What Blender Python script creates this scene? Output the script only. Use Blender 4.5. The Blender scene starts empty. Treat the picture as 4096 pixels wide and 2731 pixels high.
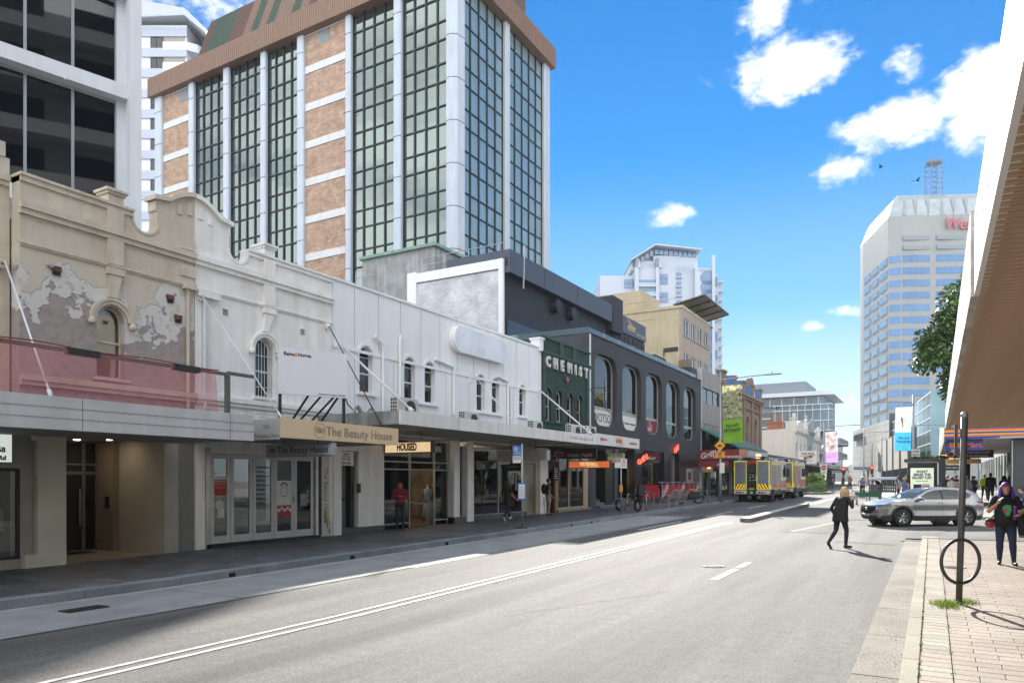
import bpy,bmesh,math,random
import numpy as np
from mathutils import Vector,Matrix
from mathutils.geometry import tessellate_polygon,delaunay_2d_cdt
R=math.radians
rnd=random.Random(7)
scn=bpy.context.scene
COL=scn.collection
#camera
cam_d=bpy.data.cameras.new('camera')
cam=bpy.data.objects.new('camera',cam_d);COL.objects.link(cam)
cam_d.sensor_width=36.0
cam_d.lens=36.0*2890/4096
cam_d.shift_y=(1921-1365.5)/4096
cam_d.clip_start=0.05;cam_d.clip_end=3000
cam.location=(0,0,1.95)
cam.rotation_euler=(R(90),0,R(30.2))
scn.camera=cam
#sky
SUN_AZ=R(-23.3)
SUN_EL=R(28.5)
w=bpy.data.worlds.new('World');scn.world=w;w.use_nodes=True
def build_world():
 nt=w.node_tree;N=nt.nodes;Lk=nt.links
 for n in list(N):N.remove(n)
 out=N.new('ShaderNodeOutputWorld');bg=N.new('ShaderNodeBackground')
 sky=N.new('ShaderNodeTexSky');sky.sky_type='NISHITA';sky.sun_disc=False
 sky.sun_elevation=SUN_EL;sky.sun_rotation=SUN_AZ
 sky.air_density=1.0;sky.dust_density=0.0;sky.ozone_density=3.0;sky.altitude=0
 hs=N.new('ShaderNodeHueSaturation');hs.inputs['Saturation'].default_value=SKY_SAT
 hs.inputs['Hue'].default_value=SKY_HUE;hs.inputs['Value'].default_value=.52
 Lk.new(sky.outputs[0],hs.inputs['Color'])
 tc=N.new('ShaderNodeTexCoord')
 sx=N.new('ShaderNodeSeparateXYZ');Lk.new(tc.outputs['Generated'],sx.inputs[0])
 hz=N.new('ShaderNodeValToRGB');Lk.new(sx.outputs['Z'],hz.inputs[0])
 hz.color_ramp.interpolation='EASE'
 e=hz.color_ramp.elements;e[0].position=0;e[0].color=(.88,)*3+(1,);e[1].position=.62;e[1].color=(0,0,0,1)
 for p_,v_ in((.1,.66),(.25,.24),(.42,.02)):q_=e.new(p_);q_.color=(v_,v_,v_,1)
 hm=N.new('ShaderNodeMixRGB');hm.inputs['Color2'].default_value=HAZE_COL
 Lk.new(hz.outputs[0],hm.inputs['Fac']);Lk.new(hs.outputs[0],hm.inputs['Color1'])
 def mth(op,a,b=None,cl=False):
  m=N.new('ShaderNodeMath');m.operation=op;m.use_clamp=cl
  for i,v in enumerate((a,b)):
   if v is None:continue
   if isinstance(v,(int,float)):m.inputs[i].default_value=v
   else:Lk.new(v,m.inputs[i])
  return m.outputs[0]
 def noise(sc,det,rough=.6):
  mp=N.new('ShaderNodeMapping');mp.inputs['Scale'].default_value=(1,1,1.5)
  Lk.new(tc.outputs['Generated'],mp.inputs[0])
  n=N.new('ShaderNodeTexNoise');n.inputs['Scale'].default_value=sc
  n.inputs['Detail'].default_value=det;n.inputs['Roughness'].default_value=rough
  Lk.new(mp.outputs[0],n.inputs['Vector']);return n
 nz=noise(15,9,.6)
 acc=None
 for az,el,sa,se,wt in CLOUDS:
  d=Vector((math.sin(R(az))*math.cos(R(el)),math.cos(R(az))*math.cos(R(el)),math.sin(R(el))))
  right=Vector((math.cos(R(az)),-math.sin(R(az)),0));up=right.cross(d)
  def dot(v,k):
   n=N.new('ShaderNodeVectorMath');n.operation='DOT_PRODUCT'
   Lk.new(tc.outputs['Generated'],n.inputs[0]);n.inputs[1].default_value=v
   return mth('DIVIDE',n.outputs['Value'],k)
  a=dot(right,math.sin(R(sa)));b=dot(up,math.sin(R(se)))
  fr=N.new('ShaderNodeVectorMath');fr.operation='DOT_PRODUCT'
  Lk.new(tc.outputs['Generated'],fr.inputs[0]);fr.inputs[1].default_value=d
  front=mth('GREATER_THAN',fr.outputs['Value'],0.5)
  r2=mth('ADD',mth('MULTIPLY',a,a),mth('MULTIPLY',b,b))
  f=mth('MULTIPLY',mth('MULTIPLY',mth('SUBTRACT',1.0,r2),wt),front)
  f=mth('MAXIMUM',f,0.0)
  acc=f if acc is None else mth('MAXIMUM',acc,f)
 nf=noise(60,6,.6)
 nn=mth('ADD',mth('MULTIPLY',mth('SUBTRACT',nz.outputs['Fac'],.5),2.6),mth('MULTIPLY',mth('SUBTRACT',nf.outputs['Fac'],.5),.7))
 cl=mth('ADD',mth('MULTIPLY',acc,1.5),mth('SUBTRACT',nn,.56))
 cl=mth('MULTIPLY',cl,mth('MINIMUM',mth('MULTIPLY',acc,4.0),1.0))
 mr=N.new('ShaderNodeMapRange');mr.interpolation_type='SMOOTHSTEP'
 mr.inputs['From Min'].default_value=0.0;mr.inputs['From Max'].default_value=.95
 Lk.new(cl,mr.inputs['Value'])
 mx=N.new('ShaderNodeMixRGB');mx.inputs['Color2'].default_value=CLOUD_COL
 Lk.new(mth('MULTIPLY',mr.outputs[0],.95),mx.inputs['Fac']);Lk.new(hm.outputs[0],mx.inputs['Color1'])
 vd=N.new('ShaderNodeVectorMath');vd.operation='DOT_PRODUCT';Lk.new(tc.outputs['Generated'],vd.inputs[0])
 vd.inputs[1].default_value=(-math.sin(SUN_AZ),-math.cos(SUN_AZ),0)
 vr=N.new('ShaderNodeMapRange');vr.interpolation_type='SMOOTHSTEP';vr.inputs['From Min'].default_value=-.25;vr.inputs['From Max'].default_value=.45
 Lk.new(vd.outputs['Value'],vr.inputs['Value'])
 mp=N.new('ShaderNodeMapping');mp.inputs['Scale'].default_value=(1,3.2,5);mp.inputs['Rotation'].default_value=(0,.3,.6);Lk.new(tc.outputs['Generated'],mp.inputs[0])
 cn=N.new('ShaderNodeTexNoise');cn.inputs['Scale'].default_value=2.2;cn.inputs['Detail'].default_value=7;cn.inputs['Distortion'].default_value=.6;Lk.new(mp.outputs[0],cn.inputs['Vector'])
 cs=N.new('ShaderNodeMapRange');cs.inputs['From Min'].default_value=.3;cs.inputs['From Max'].default_value=.52;cs.inputs['To Min'].default_value=.35;cs.inputs['To Max'].default_value=.97;Lk.new(cn.outputs['Fac'],cs.inputs['Value'])
 m3=N.new('ShaderNodeMixRGB');m3.inputs['Color2'].default_value=VEIL_COL
 Lk.new(mth('MULTIPLY',vr.outputs[0],cs.outputs[0]),m3.inputs['Fac']);Lk.new(mx.outputs[0],m3.inputs['Color1'])
 Lk.new(m3.outputs[0],bg.inputs['Color']);bg.inputs['Strength'].default_value=SKY_STR
 Lk.new(bg.outputs[0],out.inputs['Surface'])
SKY_STR=0.05;SKY_SAT=1.6;SKY_HUE=0.502
HAZE_COL=(2.75,3.1,3.6,1)
VEIL_COL=(9.6,9.7,9.9,1)
CLOUD_COL=(4.6,4.7,4.8,1)
CLOUDS=[(-9.3,28.0,5.2,3.2,1.0),(-10.9,31.6,2.6,3.4,.85),(-15.8,28.0,2.2,1.6,.55),(-1.9,23.4,5.0,2.3,1.0),(2.6,23.9,3.2,3.9,1.1),(-5.6,21.2,2.8,1.7,.75),(-1.7,26.8,1.8,1.6,.6),(-18.0,19.6,2.6,1.3,.75),(-7.6,11.2,1.3,.7,.7),(-5.1,12.1,2.2,.8,.7),(-3,5.5,9,2.2,.5),(-7.5,31.5,1.6,2.2,.5),(-56,33,9,5,.8),(-95,30,20,7,.9),(50,30,15,6,1),(110,35,22,8,1),(170,28,20,7,1),(-140,33,20,8,1)]
build_world()
#sun
sd=bpy.data.lights.new('sun','SUN');so=bpy.data.objects.new('sun',sd);COL.objects.link(so)
sd.energy=2.15;sd.angle=R(.53);sd.color=(1,.95,.86)
sv=Vector((math.sin(SUN_AZ)*math.cos(SUN_EL),math.cos(SUN_AZ)*math.cos(SUN_EL),math.sin(SUN_EL)))
so.rotation_euler=(-sv).to_track_quat('-Z','Y').to_euler();so.location=(-20,40,60)
#exposure
vs=scn.view_settings
vs.view_transform='Standard';vs.look='None';vs.exposure=2.6;vs.gamma=1.0
vs.use_curve_mapping=False
scn.render.engine='CYCLES'
scn.cycles.max_bounces=6;scn.cycles.transparent_max_bounces=12
scn.cycles.diffuse_bounces=3;scn.cycles.glossy_bounces=3
scn.cycles.caustics_reflective=False;scn.cycles.caustics_refractive=False
#helpers
def gz(Y):return .0095*max(0.0,min(Y,130.0)-7.8)
FX=-16.15
def lin(c):
 if isinstance(c,str):
  c=c.lstrip('#');v=[int(c[i:i+2],16)/255 for i in(0,2,4)]
  return tuple(x/12.92 if x<=.04045 else((x+.055)/1.055)**2.4 for x in v)
 return tuple(c)
MATS={}
def mat(name,col,rough=.7,metal=0.,var=.12,scale=3.,bump=0.,bscale=40.,spec=.5,emit=None,estr=0.,col2=None,streak=0.,coat=0.,detail=5.,stretch=(1,1,1),obj=True):
 if name in MATS:return MATS[name]
 m=bpy.data.materials.new(name);m.use_nodes=True;MATS[name]=m
 nt=m.node_tree;N=nt.nodes;L=nt.links;b=N['Principled BSDF']
 c=lin(col)
 b.inputs['Roughness'].default_value=rough;b.inputs['Metallic'].default_value=metal
 b.inputs['Specular IOR Level'].default_value=spec;b.inputs['Coat Weight'].default_value=coat
 b.inputs['Base Color'].default_value=(*c,1)
 tc=N.new('ShaderNodeTexCoord');src=tc.outputs['Object']
 if stretch!=(1,1,1):
  mp=N.new('ShaderNodeMapping');mp.inputs['Scale'].default_value=stretch
  L.new(src,mp.inputs[0]);src=mp.outputs[0]
 if var>0 or col2:
  n=N.new('ShaderNodeTexNoise');n.inputs['Scale'].default_value=scale;n.inputs['Detail'].default_value=detail
  n.inputs['Roughness'].default_value=.52
  L.new(src,n.inputs['Vector'])
  cr=N.new('ShaderNodeValToRGB');L.new(n.outputs['Fac'],cr.inputs[0])
  c2=lin(col2)if col2 else tuple(min(1,x*(1+var))for x in c)
  c1=c if col2 else tuple(x*(1-var)for x in c)
  cr.color_ramp.elements[0].position=.32;cr.color_ramp.elements[1].position=.68
  cr.color_ramp.elements[0].color=(*c1,1);cr.color_ramp.elements[1].color=(*c2,1)
  last=cr.outputs[0]
  if streak>0:
   mp=N.new('ShaderNodeMapping');mp.inputs['Scale'].default_value=(2.2,2.2,.22)
   L.new(tc.outputs['Object'],mp.inputs[0])
   n2=N.new('ShaderNodeTexNoise');n2.inputs['Scale'].default_value=1.6;n2.inputs['Detail'].default_value=6
   L.new(mp.outputs[0],n2.inputs['Vector'])
   r2=N.new('ShaderNodeValToRGB');L.new(n2.outputs['Fac'],r2.inputs[0])
   r2.color_ramp.elements[0].position=.38;r2.color_ramp.elements[1].position=.62
   s=1-streak
   r2.color_ramp.elements[0].color=(s,s*.98,s*.95,1);r2.color_ramp.elements[1].color=(1,1,1,1)
   mx=N.new('ShaderNodeMixRGB');mx.blend_type='MULTIPLY';mx.inputs[0].default_value=1
   L.new(last,mx.inputs[1]);L.new(r2.outputs[0],mx.inputs[2]);last=mx.outputs[0]
  L.new(last,b.inputs['Base Color'])
 if bump>0:
  n=N.new('ShaderNodeTexNoise');n.inputs['Scale'].default_value=bscale;n.inputs['Detail'].default_value=4
  L.new(src,n.inputs['Vector'])
  bp=N.new('ShaderNodeBump');bp.inputs['Strength'].default_value=min(1,bump);bp.inputs['Distance'].default_value=.02
  L.new(n.outputs['Fac'],bp.inputs['Height']);L.new(bp.outputs[0],b.inputs['Normal'])
 if emit:
  b.inputs['Emission Color'].default_value=(*lin(emit),1);b.inputs['Emission Strength'].default_value=estr
 return m
def glass(name,tint=(.6,.7,.7),refl=.9,trans=.8,rough=.02,dark=(.02,.025,.03),ior=1.5):
 """thin window glass: fresnel mix of mirror and see-through"""
 if name in MATS:return MATS[name]
 m=bpy.data.materials.new(name);m.use_nodes=True;MATS[name]=m
 nt=m.node_tree;N=nt.nodes;L=nt.links
 for n in list(N):N.remove(n)
 out=N.new('ShaderNodeOutputMaterial');g=N.new('ShaderNodeBsdfGlossy');t=N.new('ShaderNodeBsdfTransparent')
 d=N.new('ShaderNodeBsdfDiffuse');d.inputs[0].default_value=(*dark,1)
 g.inputs['Roughness'].default_value=rough;g.inputs['Color'].default_value=(refl,refl,refl,1)
 t.inputs[0].default_value=(*tint,1)
 fr=N.new('ShaderNodeFresnel');fr.inputs[0].default_value=ior
 m0=N.new('ShaderNodeMixShader');m0.inputs[0].default_value=trans
 L.new(d.outputs[0],m0.inputs[1]);L.new(t.outputs[0],m0.inputs[2])
 ad=N.new('ShaderNodeMath');ad.operation='MULTIPLY_ADD';ad.inputs[1].default_value=1.2;ad.inputs[2].default_value=.02;ad.use_clamp=True
 L.new(fr.outputs[0],ad.inputs[0])
 m1=N.new('ShaderNodeMixShader');L.new(ad.outputs[0],m1.inputs[0])
 L.new(m0.outputs[0],m1.inputs[1]);L.new(g.outputs[0],m1.inputs[2]);L.new(m1.outputs[0],out.inputs[0])
 return m
ORG={}
class MB:
 def __init__(s):s.v=[];s.f=[];s.m=[];s.M=None;s.mi=0
 def add(s,vs,fs):
  o=len(s.v)
  if s.M is not None:vs=[tuple(s.M@Vector(p))for p in vs]
  s.v+=[tuple(p)for p in vs];s.f+=[tuple(i+o for i in f)for f in fs];s.m+=[s.mi]*len(fs);return s
 def box(s,x0,x1,y0,y1,z0,z1):
  if x0>x1:x0,x1=x1,x0
  if y0>y1:y0,y1=y1,y0
  if z0>z1:z0,z1=z1,z0
  return s.add([(x0,y0,z0),(x1,y0,z0),(x1,y1,z0),(x0,y1,z0),(x0,y0,z1),(x1,y0,z1),(x1,y1,z1),(x0,y1,z1)],[(0,3,2,1),(4,5,6,7),(0,1,5,4),(1,2,6,5),(2,3,7,6),(3,0,4,7)])
 def bbox(s,x0,x1,y0,y1,z0,z1,c=.01):
  """box with chamfered edges"""
  vs=[];X=(x0,x1);Y=(y0,y1);Z=(z0,z1);sg=(1,-1)
  idx={}
  for i in(0,1):
   for j in(0,1):
    for k in(0,1):
     for a in range(3):
      p=[X[i]+sg[i]*c,Y[j]+sg[j]*c,Z[k]+sg[k]*c]
      p[a]=(X[i],Y[j],Z[k])[a]
      idx[(i,j,k,a)]=len(vs);vs.append(tuple(p))
  F=[]
  for a in range(3):
   b,d=[(1,2),(2,0),(0,1)][a]
   for e in(0,1):
    q=[]
    for(m_,n_)in((0,0),(1,0),(1,1),(0,1)):
     t=[0,0,0];t[a]=e;t[b]=m_;t[d]=n_;q.append(idx[(*t,a)])
    F.append(tuple(q if e else q[::-1]))
  for a in range(3):
   b,d=[(1,2),(2,0),(0,1)][a]
   for m_ in(0,1):
    for n_ in(0,1):
     t0=[0,0,0];t1=[0,0,0];t1[a]=1
     t0[b]=t1[b]=m_;t0[d]=t1[d]=n_
     q=[idx[(*t0,b)],idx[(*t1,b)],idx[(*t1,d)],idx[(*t0,d)]]
     F.append(tuple(q if(m_^n_)==0 else q[::-1]))
  for i in(0,1):
   for j in(0,1):
    for k in(0,1):
     q=[idx[(i,j,k,0)],idx[(i,j,k,1)],idx[(i,j,k,2)]]
     F.append(tuple(q if(i+j+k)%2 else q[::-1]))
  return s.add(vs,F)
 def poly(s,pts):return s.add(pts,[tuple(range(len(pts)))])
 def prism(s,pts,a,b,axis='y'):
  """2-D outline extruded from a to b. axis y: pts=(x,z); axis x: pts=(y,z); axis z: pts=(x,y)"""
  n=len(pts)
  f={'y':lambda p,t:(p[0],t,p[1]),'x':lambda p,t:(t,p[0],p[1]),'z':lambda p,t:(p[0],p[1],t)}[axis]
  vs=[f(p,a)for p in pts]+[f(p,b)for p in pts]
  tri=tessellate_polygon([[Vector((p[0],p[1],0))for p in pts]])
  fs=[t for t in tri]+[tuple(n+i for i in t[::-1])for t in tri]
  fs+=[(i,(i+1)%n,n+(i+1)%n,n+i)for i in range(n)]
  return s.add(vs,fs)
 def panel(s,outer,holes,y0,y1):
  """wall slab in the x-z plane with openings, from depth y0 (front) to y1"""
  loops=[outer]+holes;P=[p for l in loops for p in l];n=len(P)
  tri=tessellate_polygon([[Vector((p[0],p[1],0))for p in l]for l in loops])
  vs=[(p[0],y0,p[1])for p in P]+[(p[0],y1,p[1])for p in P]
  fs=[tuple(t)for t in tri]+[tuple(n+i for i in t[::-1])for t in tri]
  o=0
  for l in loops:
   m=len(l);fs+=[(o+i,o+(i+1)%m,n+o+(i+1)%m,n+o+i)for i in range(m)];o+=m
  return s.add(vs,fs)
 def tube(s,path,r,n=8,caps=True):
  P=[Vector(p)for p in path];rr=r if isinstance(r,(list,tuple))else[r]*len(P)
  vs=[];up=None
  for i,p in enumerate(P):
   t=(P[min(i+1,len(P)-1)]-P[max(i-1,0)])
   if t.length<1e-9:t=Vector((0,0,1))
   t.normalize()
   if up is None:
    up=Vector((0,0,1))if abs(t.z)<.9 else Vector((1,0,0))
   a=(up-t*up.dot(t))
   if a.length<1e-6:a=t.orthogonal()
   a.normalize();up=a;b=t.cross(a)
   for k in range(n):
    q=2*math.pi*k/n
    vs.append(p+(a*math.cos(q)+b*math.sin(q))*rr[i])
  fs=[]
  for i in range(len(P)-1):
   for k in range(n):
    k2=(k+1)%n;fs.append((i*n+k,i*n+k2,(i+1)*n+k2,(i+1)*n+k))
  if caps:fs+=[tuple(range(n))[::-1],tuple((len(P)-1)*n+k for k in range(n))]
  return s.add(vs,fs)
 def lathe(s,prof,c=(0,0,0),n=16,axis='z',cap=True):
  vs=[];c=Vector(c)
  for r,z in prof:
   for k in range(n):
    q=2*math.pi*k/n;a,b=r*math.cos(q),r*math.sin(q)
    vs.append(c+Vector({'z':(a,b,z),'x':(z,a,b),'y':(b,z,a)}[axis]))
  fs=[]
  for i in range(len(prof)-1):
   for k in range(n):
    k2=(k+1)%n;fs.append((i*n+k,i*n+k2,(i+1)*n+k2,(i+1)*n+k))
  if cap and prof[0][0]>1e-6:fs.append(tuple(range(n))[::-1])
  if cap and prof[-1][0]>1e-6:fs.append(tuple((len(prof)-1)*n+k for k in range(n)))
  return s.add(vs,fs)
 def ball(s,c,r,n=12,m=8):
  r=r if isinstance(r,(tuple,list))else(r,r,r)
  vs=[(c[0],c[1],c[2]-r[2])]
  for i in range(1,m):
   t=math.pi*i/m-math.pi/2
   for k in range(n):
    q=2*math.pi*k/n
    vs.append((c[0]+r[0]*math.cos(t)*math.cos(q),c[1]+r[1]*math.cos(t)*math.sin(q),c[2]+r[2]*math.sin(t)))
  vs.append((c[0],c[1],c[2]+r[2]));e=len(vs)-1
  fs=[(0,1+(k+1)%n,1+k)for k in range(n)]
  for i in range(m-2):
   for k in range(n):
    a=1+i*n;fs.append((a+k,a+(k+1)%n,a+n+(k+1)%n,a+n+k))
  a=1+(m-2)*n;fs+=[(a+k,a+(k+1)%n,e)for k in range(n)]
  return s.add(vs,fs)
 def torus(s,c,Rr,r,axis='z',n=28,m=8,a0=0,a1=2*math.pi):
  full=abs(a1-a0-2*math.pi)<1e-6
  pts=[]
  for i in range(n+(0 if full else 1)):
   q=a0+(a1-a0)*i/n;a,b=Rr*math.cos(q),Rr*math.sin(q)
   pts.append(Vector(c)+Vector({'z':(a,b,0),'x':(0,a,b),'y':(a,0,b)}[axis]))
  if not full:return s.tube(pts,r,m)
  vs=[];C=Vector(c);ax=Vector({'z':(0,0,1),'x':(1,0,0),'y':(0,1,0)}[axis])
  for p in pts:
   d=(p-C).normalized()
   for k in range(m):
    q=2*math.pi*k/m;vs.append(p+d*r*math.cos(q)+ax*r*math.sin(q))
  nn=len(pts)
  return s.add(vs,[(i*m+k,((i+1)%nn)*m+k,((i+1)%nn)*m+(k+1)%m,i*m+(k+1)%m)for i in range(nn)for k in range(m)])
 def mesh(s,name,org=(0,0,0),smooth=False):
  me=bpy.data.meshes.new(name)
  ox,oy,oz=org
  me.from_pydata([(a-ox,b-oy,c-oz)for a,b,c in s.v],[],s.f)
  if any(s.m):me.polygons.foreach_set('material_index',s.m)
  bm=bmesh.new();bm.from_mesh(me);bmesh.ops.recalc_face_normals(bm,faces=bm.faces);bm.to_mesh(me);bm.free()
  if smooth:me.polygons.foreach_set('use_smooth',[True]*len(me.polygons))
  me.update();return me
 def build(s,name,m,parent=None,smooth=False,loc=None):
  org=ORG.get(parent.name,(0,0,0))if parent else(0,0,0)
  me=s.mesh(name,org,smooth)
  for q in(m if isinstance(m,(list,tuple))else[m]):me.materials.append(q)
  return put(name,me,parent,loc)
def put(name,me,parent=None,loc=None,rot=None):
 o=bpy.data.objects.new(name,me);COL.objects.link(o)
 if parent:o.parent=parent
 if parent and o.parent and parent.name in ORG and parent.parent is None:pass
 if loc:o.location=loc
 if rot:o.rotation_euler=rot
 return o
def child_org(o,root):
 """a sub-part's parent sits at the thing's origin, so it shares the thing's offset"""
 ORG[o.name]=ORG.get(root.name,(0,0,0));return o
def tag(o,label=None,cat=None,group=None,kind=None):
 if label:o['label']=label
 if cat:o['category']=cat
 if group:o['group']=group
 if kind:o['kind']=kind
 return o
def thing(name,label,cat,loc=(0,0,0),rz=0.,org=(0,0,0),group=None):
 o=bpy.data.objects.new(name,None);COL.objects.link(o);o.location=loc;o.rotation_euler=(0,0,rz)
 o.empty_display_size=.3;ORG[o.name]=org
 return tag(o,label,cat,group)
def part(name,mb,m,parent,smooth=False,kind=None,label=None):
 o=mb.build(name,m,parent,smooth)
 ORG[o.name]=ORG.get(parent.name,(0,0,0))
 if kind:o['kind']=kind
 if label:o['label']=label
 return o
def left(name,label,cat,Y0,group=None,X=FX):
 """thing on the left building line: local x = world Y, local y = depth into the building, z = world height"""
 return thing(name,label,cat,(X,Y0,0),R(90),(Y0,0,0),group)
TXT={}
def text(name,s,size,m,parent,loc,rot=(R(90),0,0),ext=.004,bold=0.,align='CENTER',xs=1.,shear=0.,label=None):
 """lettering as flat extruded mesh; loc in the parent's authoring coordinates"""
 key=(s,round(size,4),ext,bold,align,round(xs,3),shear)
 if key not in TXT:
  cu=bpy.data.curves.new('lettering','FONT');cu.body=s;cu.size=size;cu.extrude=ext;cu.offset=bold
  cu.align_x=align;cu.align_y='CENTER';cu.shear=shear;cu.resolution_u=3
  ob=bpy.data.objects.new('lettering',cu)
  me=bpy.data.meshes.new_from_object(ob);bpy.data.objects.remove(ob)
  for v in me.vertices:v.co.x*=xs
  TXT[key]=me
 me=TXT[key]
 if len(me.materials)and me.materials[0]!=m:me=me.copy();me.materials.clear()
 if not len(me.materials):me.materials.append(m)
 org=ORG.get(parent.name,(0,0,0))if parent else(0,0,0)
 o=put(name,me,parent,tuple(loc[i]-org[i]for i in range(3)),rot)
 if label:o['label']=label
 return o
def arch(x0,x1,z0,z1,n=10):
 """outline of a round-headed opening"""
 r=(x1-x0)/2;c=(x0+x1)/2;zs=z1-r
 return[(x0,z0),(x1,z0)]+[(c+r*math.cos(math.pi*i/n),zs+r*math.sin(math.pi*i/n))for i in range(n+1)]
def rect(x0,x1,z0,z1):return[(x0,z0),(x1,z0),(x1,z1),(x0,z1)]
def rrect(x0,x1,z0,z1,r,n=6,r2=None):
 r2=r if r2 is None else r2;P=[]
 for cx,cz,a,q in((x0+r2,z0+r2,180,r2),(x1-r2,z0+r2,270,r2),(x1-r,z1-r,0,r),(x0+r,z1-r,90,r)):
  P+=[(cx+q*math.cos(R(a+90*i/n)),cz+q*math.sin(R(a+90*i/n)))for i in range(n+1)]
 return P
def inset(p,d):
 """shrink a convex outline by d (approx.)"""
 cx=(min(q[0]for q in p)+max(q[0]for q in p))/2;cz=(min(q[1]for q in p)+max(q[1]for q in p))/2
 wx=max(q[0]for q in p)-cx;wz=max(q[1]for q in p)-cz
 return[(cx+(a-cx)*(wx-d)/wx,cz+(b-cz)*(wz-d)/wz)for a,b in p]
KL=-12.05;GR=-.71;KR=-.26;CE=-9.85
ROWS=[-30,7.8,130,420]
def strip(x0,x1,y0,y1,dz,name,m,kind='structure',n=0,thick=0.):
 ys=sorted({y0,y1}|{y for y in ROWS if y0<y<y1}|{y0+(y1-y0)*i/(n+1)for i in range(1,n+1)})
 b=MB()
 vs=[(x,y,gz(y)+dz)for y in ys for x in(x0,x1)]
 b.add(vs,[(2*i,2*i+1,2*i+3,2*i+2)for i in range(len(ys)-1)])
 if thick:
  for i in range(len(ys)-1):
   for xx in(x0,x1):
    b.add([(xx,ys[i],gz(ys[i])+dz-thick),(xx,ys[i+1],gz(ys[i+1])+dz-thick),(xx,ys[i+1],gz(ys[i+1])+dz),(xx,ys[i],gz(ys[i])+dz)],[(0,1,2,3)])
  for yy in(y0,y1):
   b.add([(x0,yy,gz(yy)+dz-thick),(x1,yy,gz(yy)+dz-thick),(x1,yy,gz(yy)+dz),(x0,yy,gz(yy)+dz)],[(0,1,2,3)])
 o=b.build(name,m)
 if kind:o['kind']=kind
 return o
def asphalt(name,c1,c2,rough=.9):
 m=bpy.data.materials.new(name);m.use_nodes=True;nt=m.node_tree;N=nt.nodes;L=nt.links;b=N['Principled BSDF']
 tc=N.new('ShaderNodeTexCoord')
 def nz(sc,det,r=.6,st=None):
  src=tc.outputs['Object']
  if st:
   mp=N.new('ShaderNodeMapping');mp.inputs['Scale'].default_value=st;L.new(src,mp.inputs[0]);src=mp.outputs[0]
  n=N.new('ShaderNodeTexNoise');n.inputs['Scale'].default_value=sc;n.inputs['Detail'].default_value=det;n.inputs['Roughness'].default_value=r
  L.new(src,n.inputs['Vector']);return n.outputs['Fac']
 big=nz(.5,7,.66,(2.2,.16,1));fine=nz(30,4,.9);mid=nz(6,5,.7)
 cr=N.new('ShaderNodeValToRGB');L.new(big,cr.inputs[0])
 cr.color_ramp.elements[0].position=.35;cr.color_ramp.elements[1].position=.66
 cr.color_ramp.elements[0].color=(*c1,1);cr.color_ramp.elements[1].color=(*c2,1)
 f=N.new('ShaderNodeValToRGB');L.new(fine,f.inputs[0])
 f.color_ramp.elements[0].position=.32;f.color_ramp.elements[1].position=.72
 f.color_ramp.elements[0].color=(.2,.2,.2,1);f.color_ramp.elements[1].color=(1.85,1.82,1.75,1)
 g=N.new('ShaderNodeValToRGB');L.new(mid,g.inputs[0])
 g.color_ramp.elements[0].position=.3;g.color_ramp.elements[1].position=.7
 g.color_ramp.elements[0].color=(.78,.78,.78,1);g.color_ramp.elements[1].color=(1.16,1.16,1.16,1)
 last=cr.outputs[0]
 for q in(f,g):
  mx=N.new('ShaderNodeMixRGB');mx.blend_type='MULTIPLY';mx.inputs[0].default_value=1
  L.new(last,mx.inputs[1]);L.new(q.outputs[0],mx.inputs[2]);last=mx.outputs[0]
 sx=N.new('ShaderNodeSeparateXYZ');L.new(tc.outputs['Object'],sx.inputs[0])
 def mth(op,a,c):
  q=N.new('ShaderNodeMath');q.operation=op
  for i,v in enumerate((a,c)):
   if isinstance(v,(int,float)):q.inputs[i].default_value=v
   else:L.new(v,q.inputs[i])
  return q.outputs[0]
 d=mth('ABSOLUTE',mth('SUBTRACT',mth('FRACT',mth('DIVIDE',mth('ADD',sx.outputs['X'],20.15),3.1),0),.5),0)
 lane=N.new('ShaderNodeMapRange');lane.interpolation_type='SMOOTHSTEP';lane.inputs['From Min'].default_value=.0;lane.inputs['From Max'].default_value=.2;lane.inputs['To Min'].default_value=.5;lane.inputs['To Max'].default_value=0;L.new(d,lane.inputs['Value'])
 ns=nz(1.3,7,.7,(1.4,.35,1));dk=mth('SUBTRACT',1.0,mth('MULTIPLY',lane.outputs[0],ns))
 mx=N.new('ShaderNodeMixRGB');mx.blend_type='MULTIPLY';mx.inputs[0].default_value=1;L.new(last,mx.inputs[1]);L.new(dk,mx.inputs[2]);last=mx.outputs[0]
 L.new(last,b.inputs['Base Color']);b.inputs['Roughness'].default_value=rough
 bp=N.new('ShaderNodeBump');bp.inputs['Strength'].default_value=.8;bp.inputs['Distance'].default_value=.006
 L.new(fine,bp.inputs['Height']);L.new(bp.outputs[0],b.inputs['Normal'])
 return m
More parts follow.
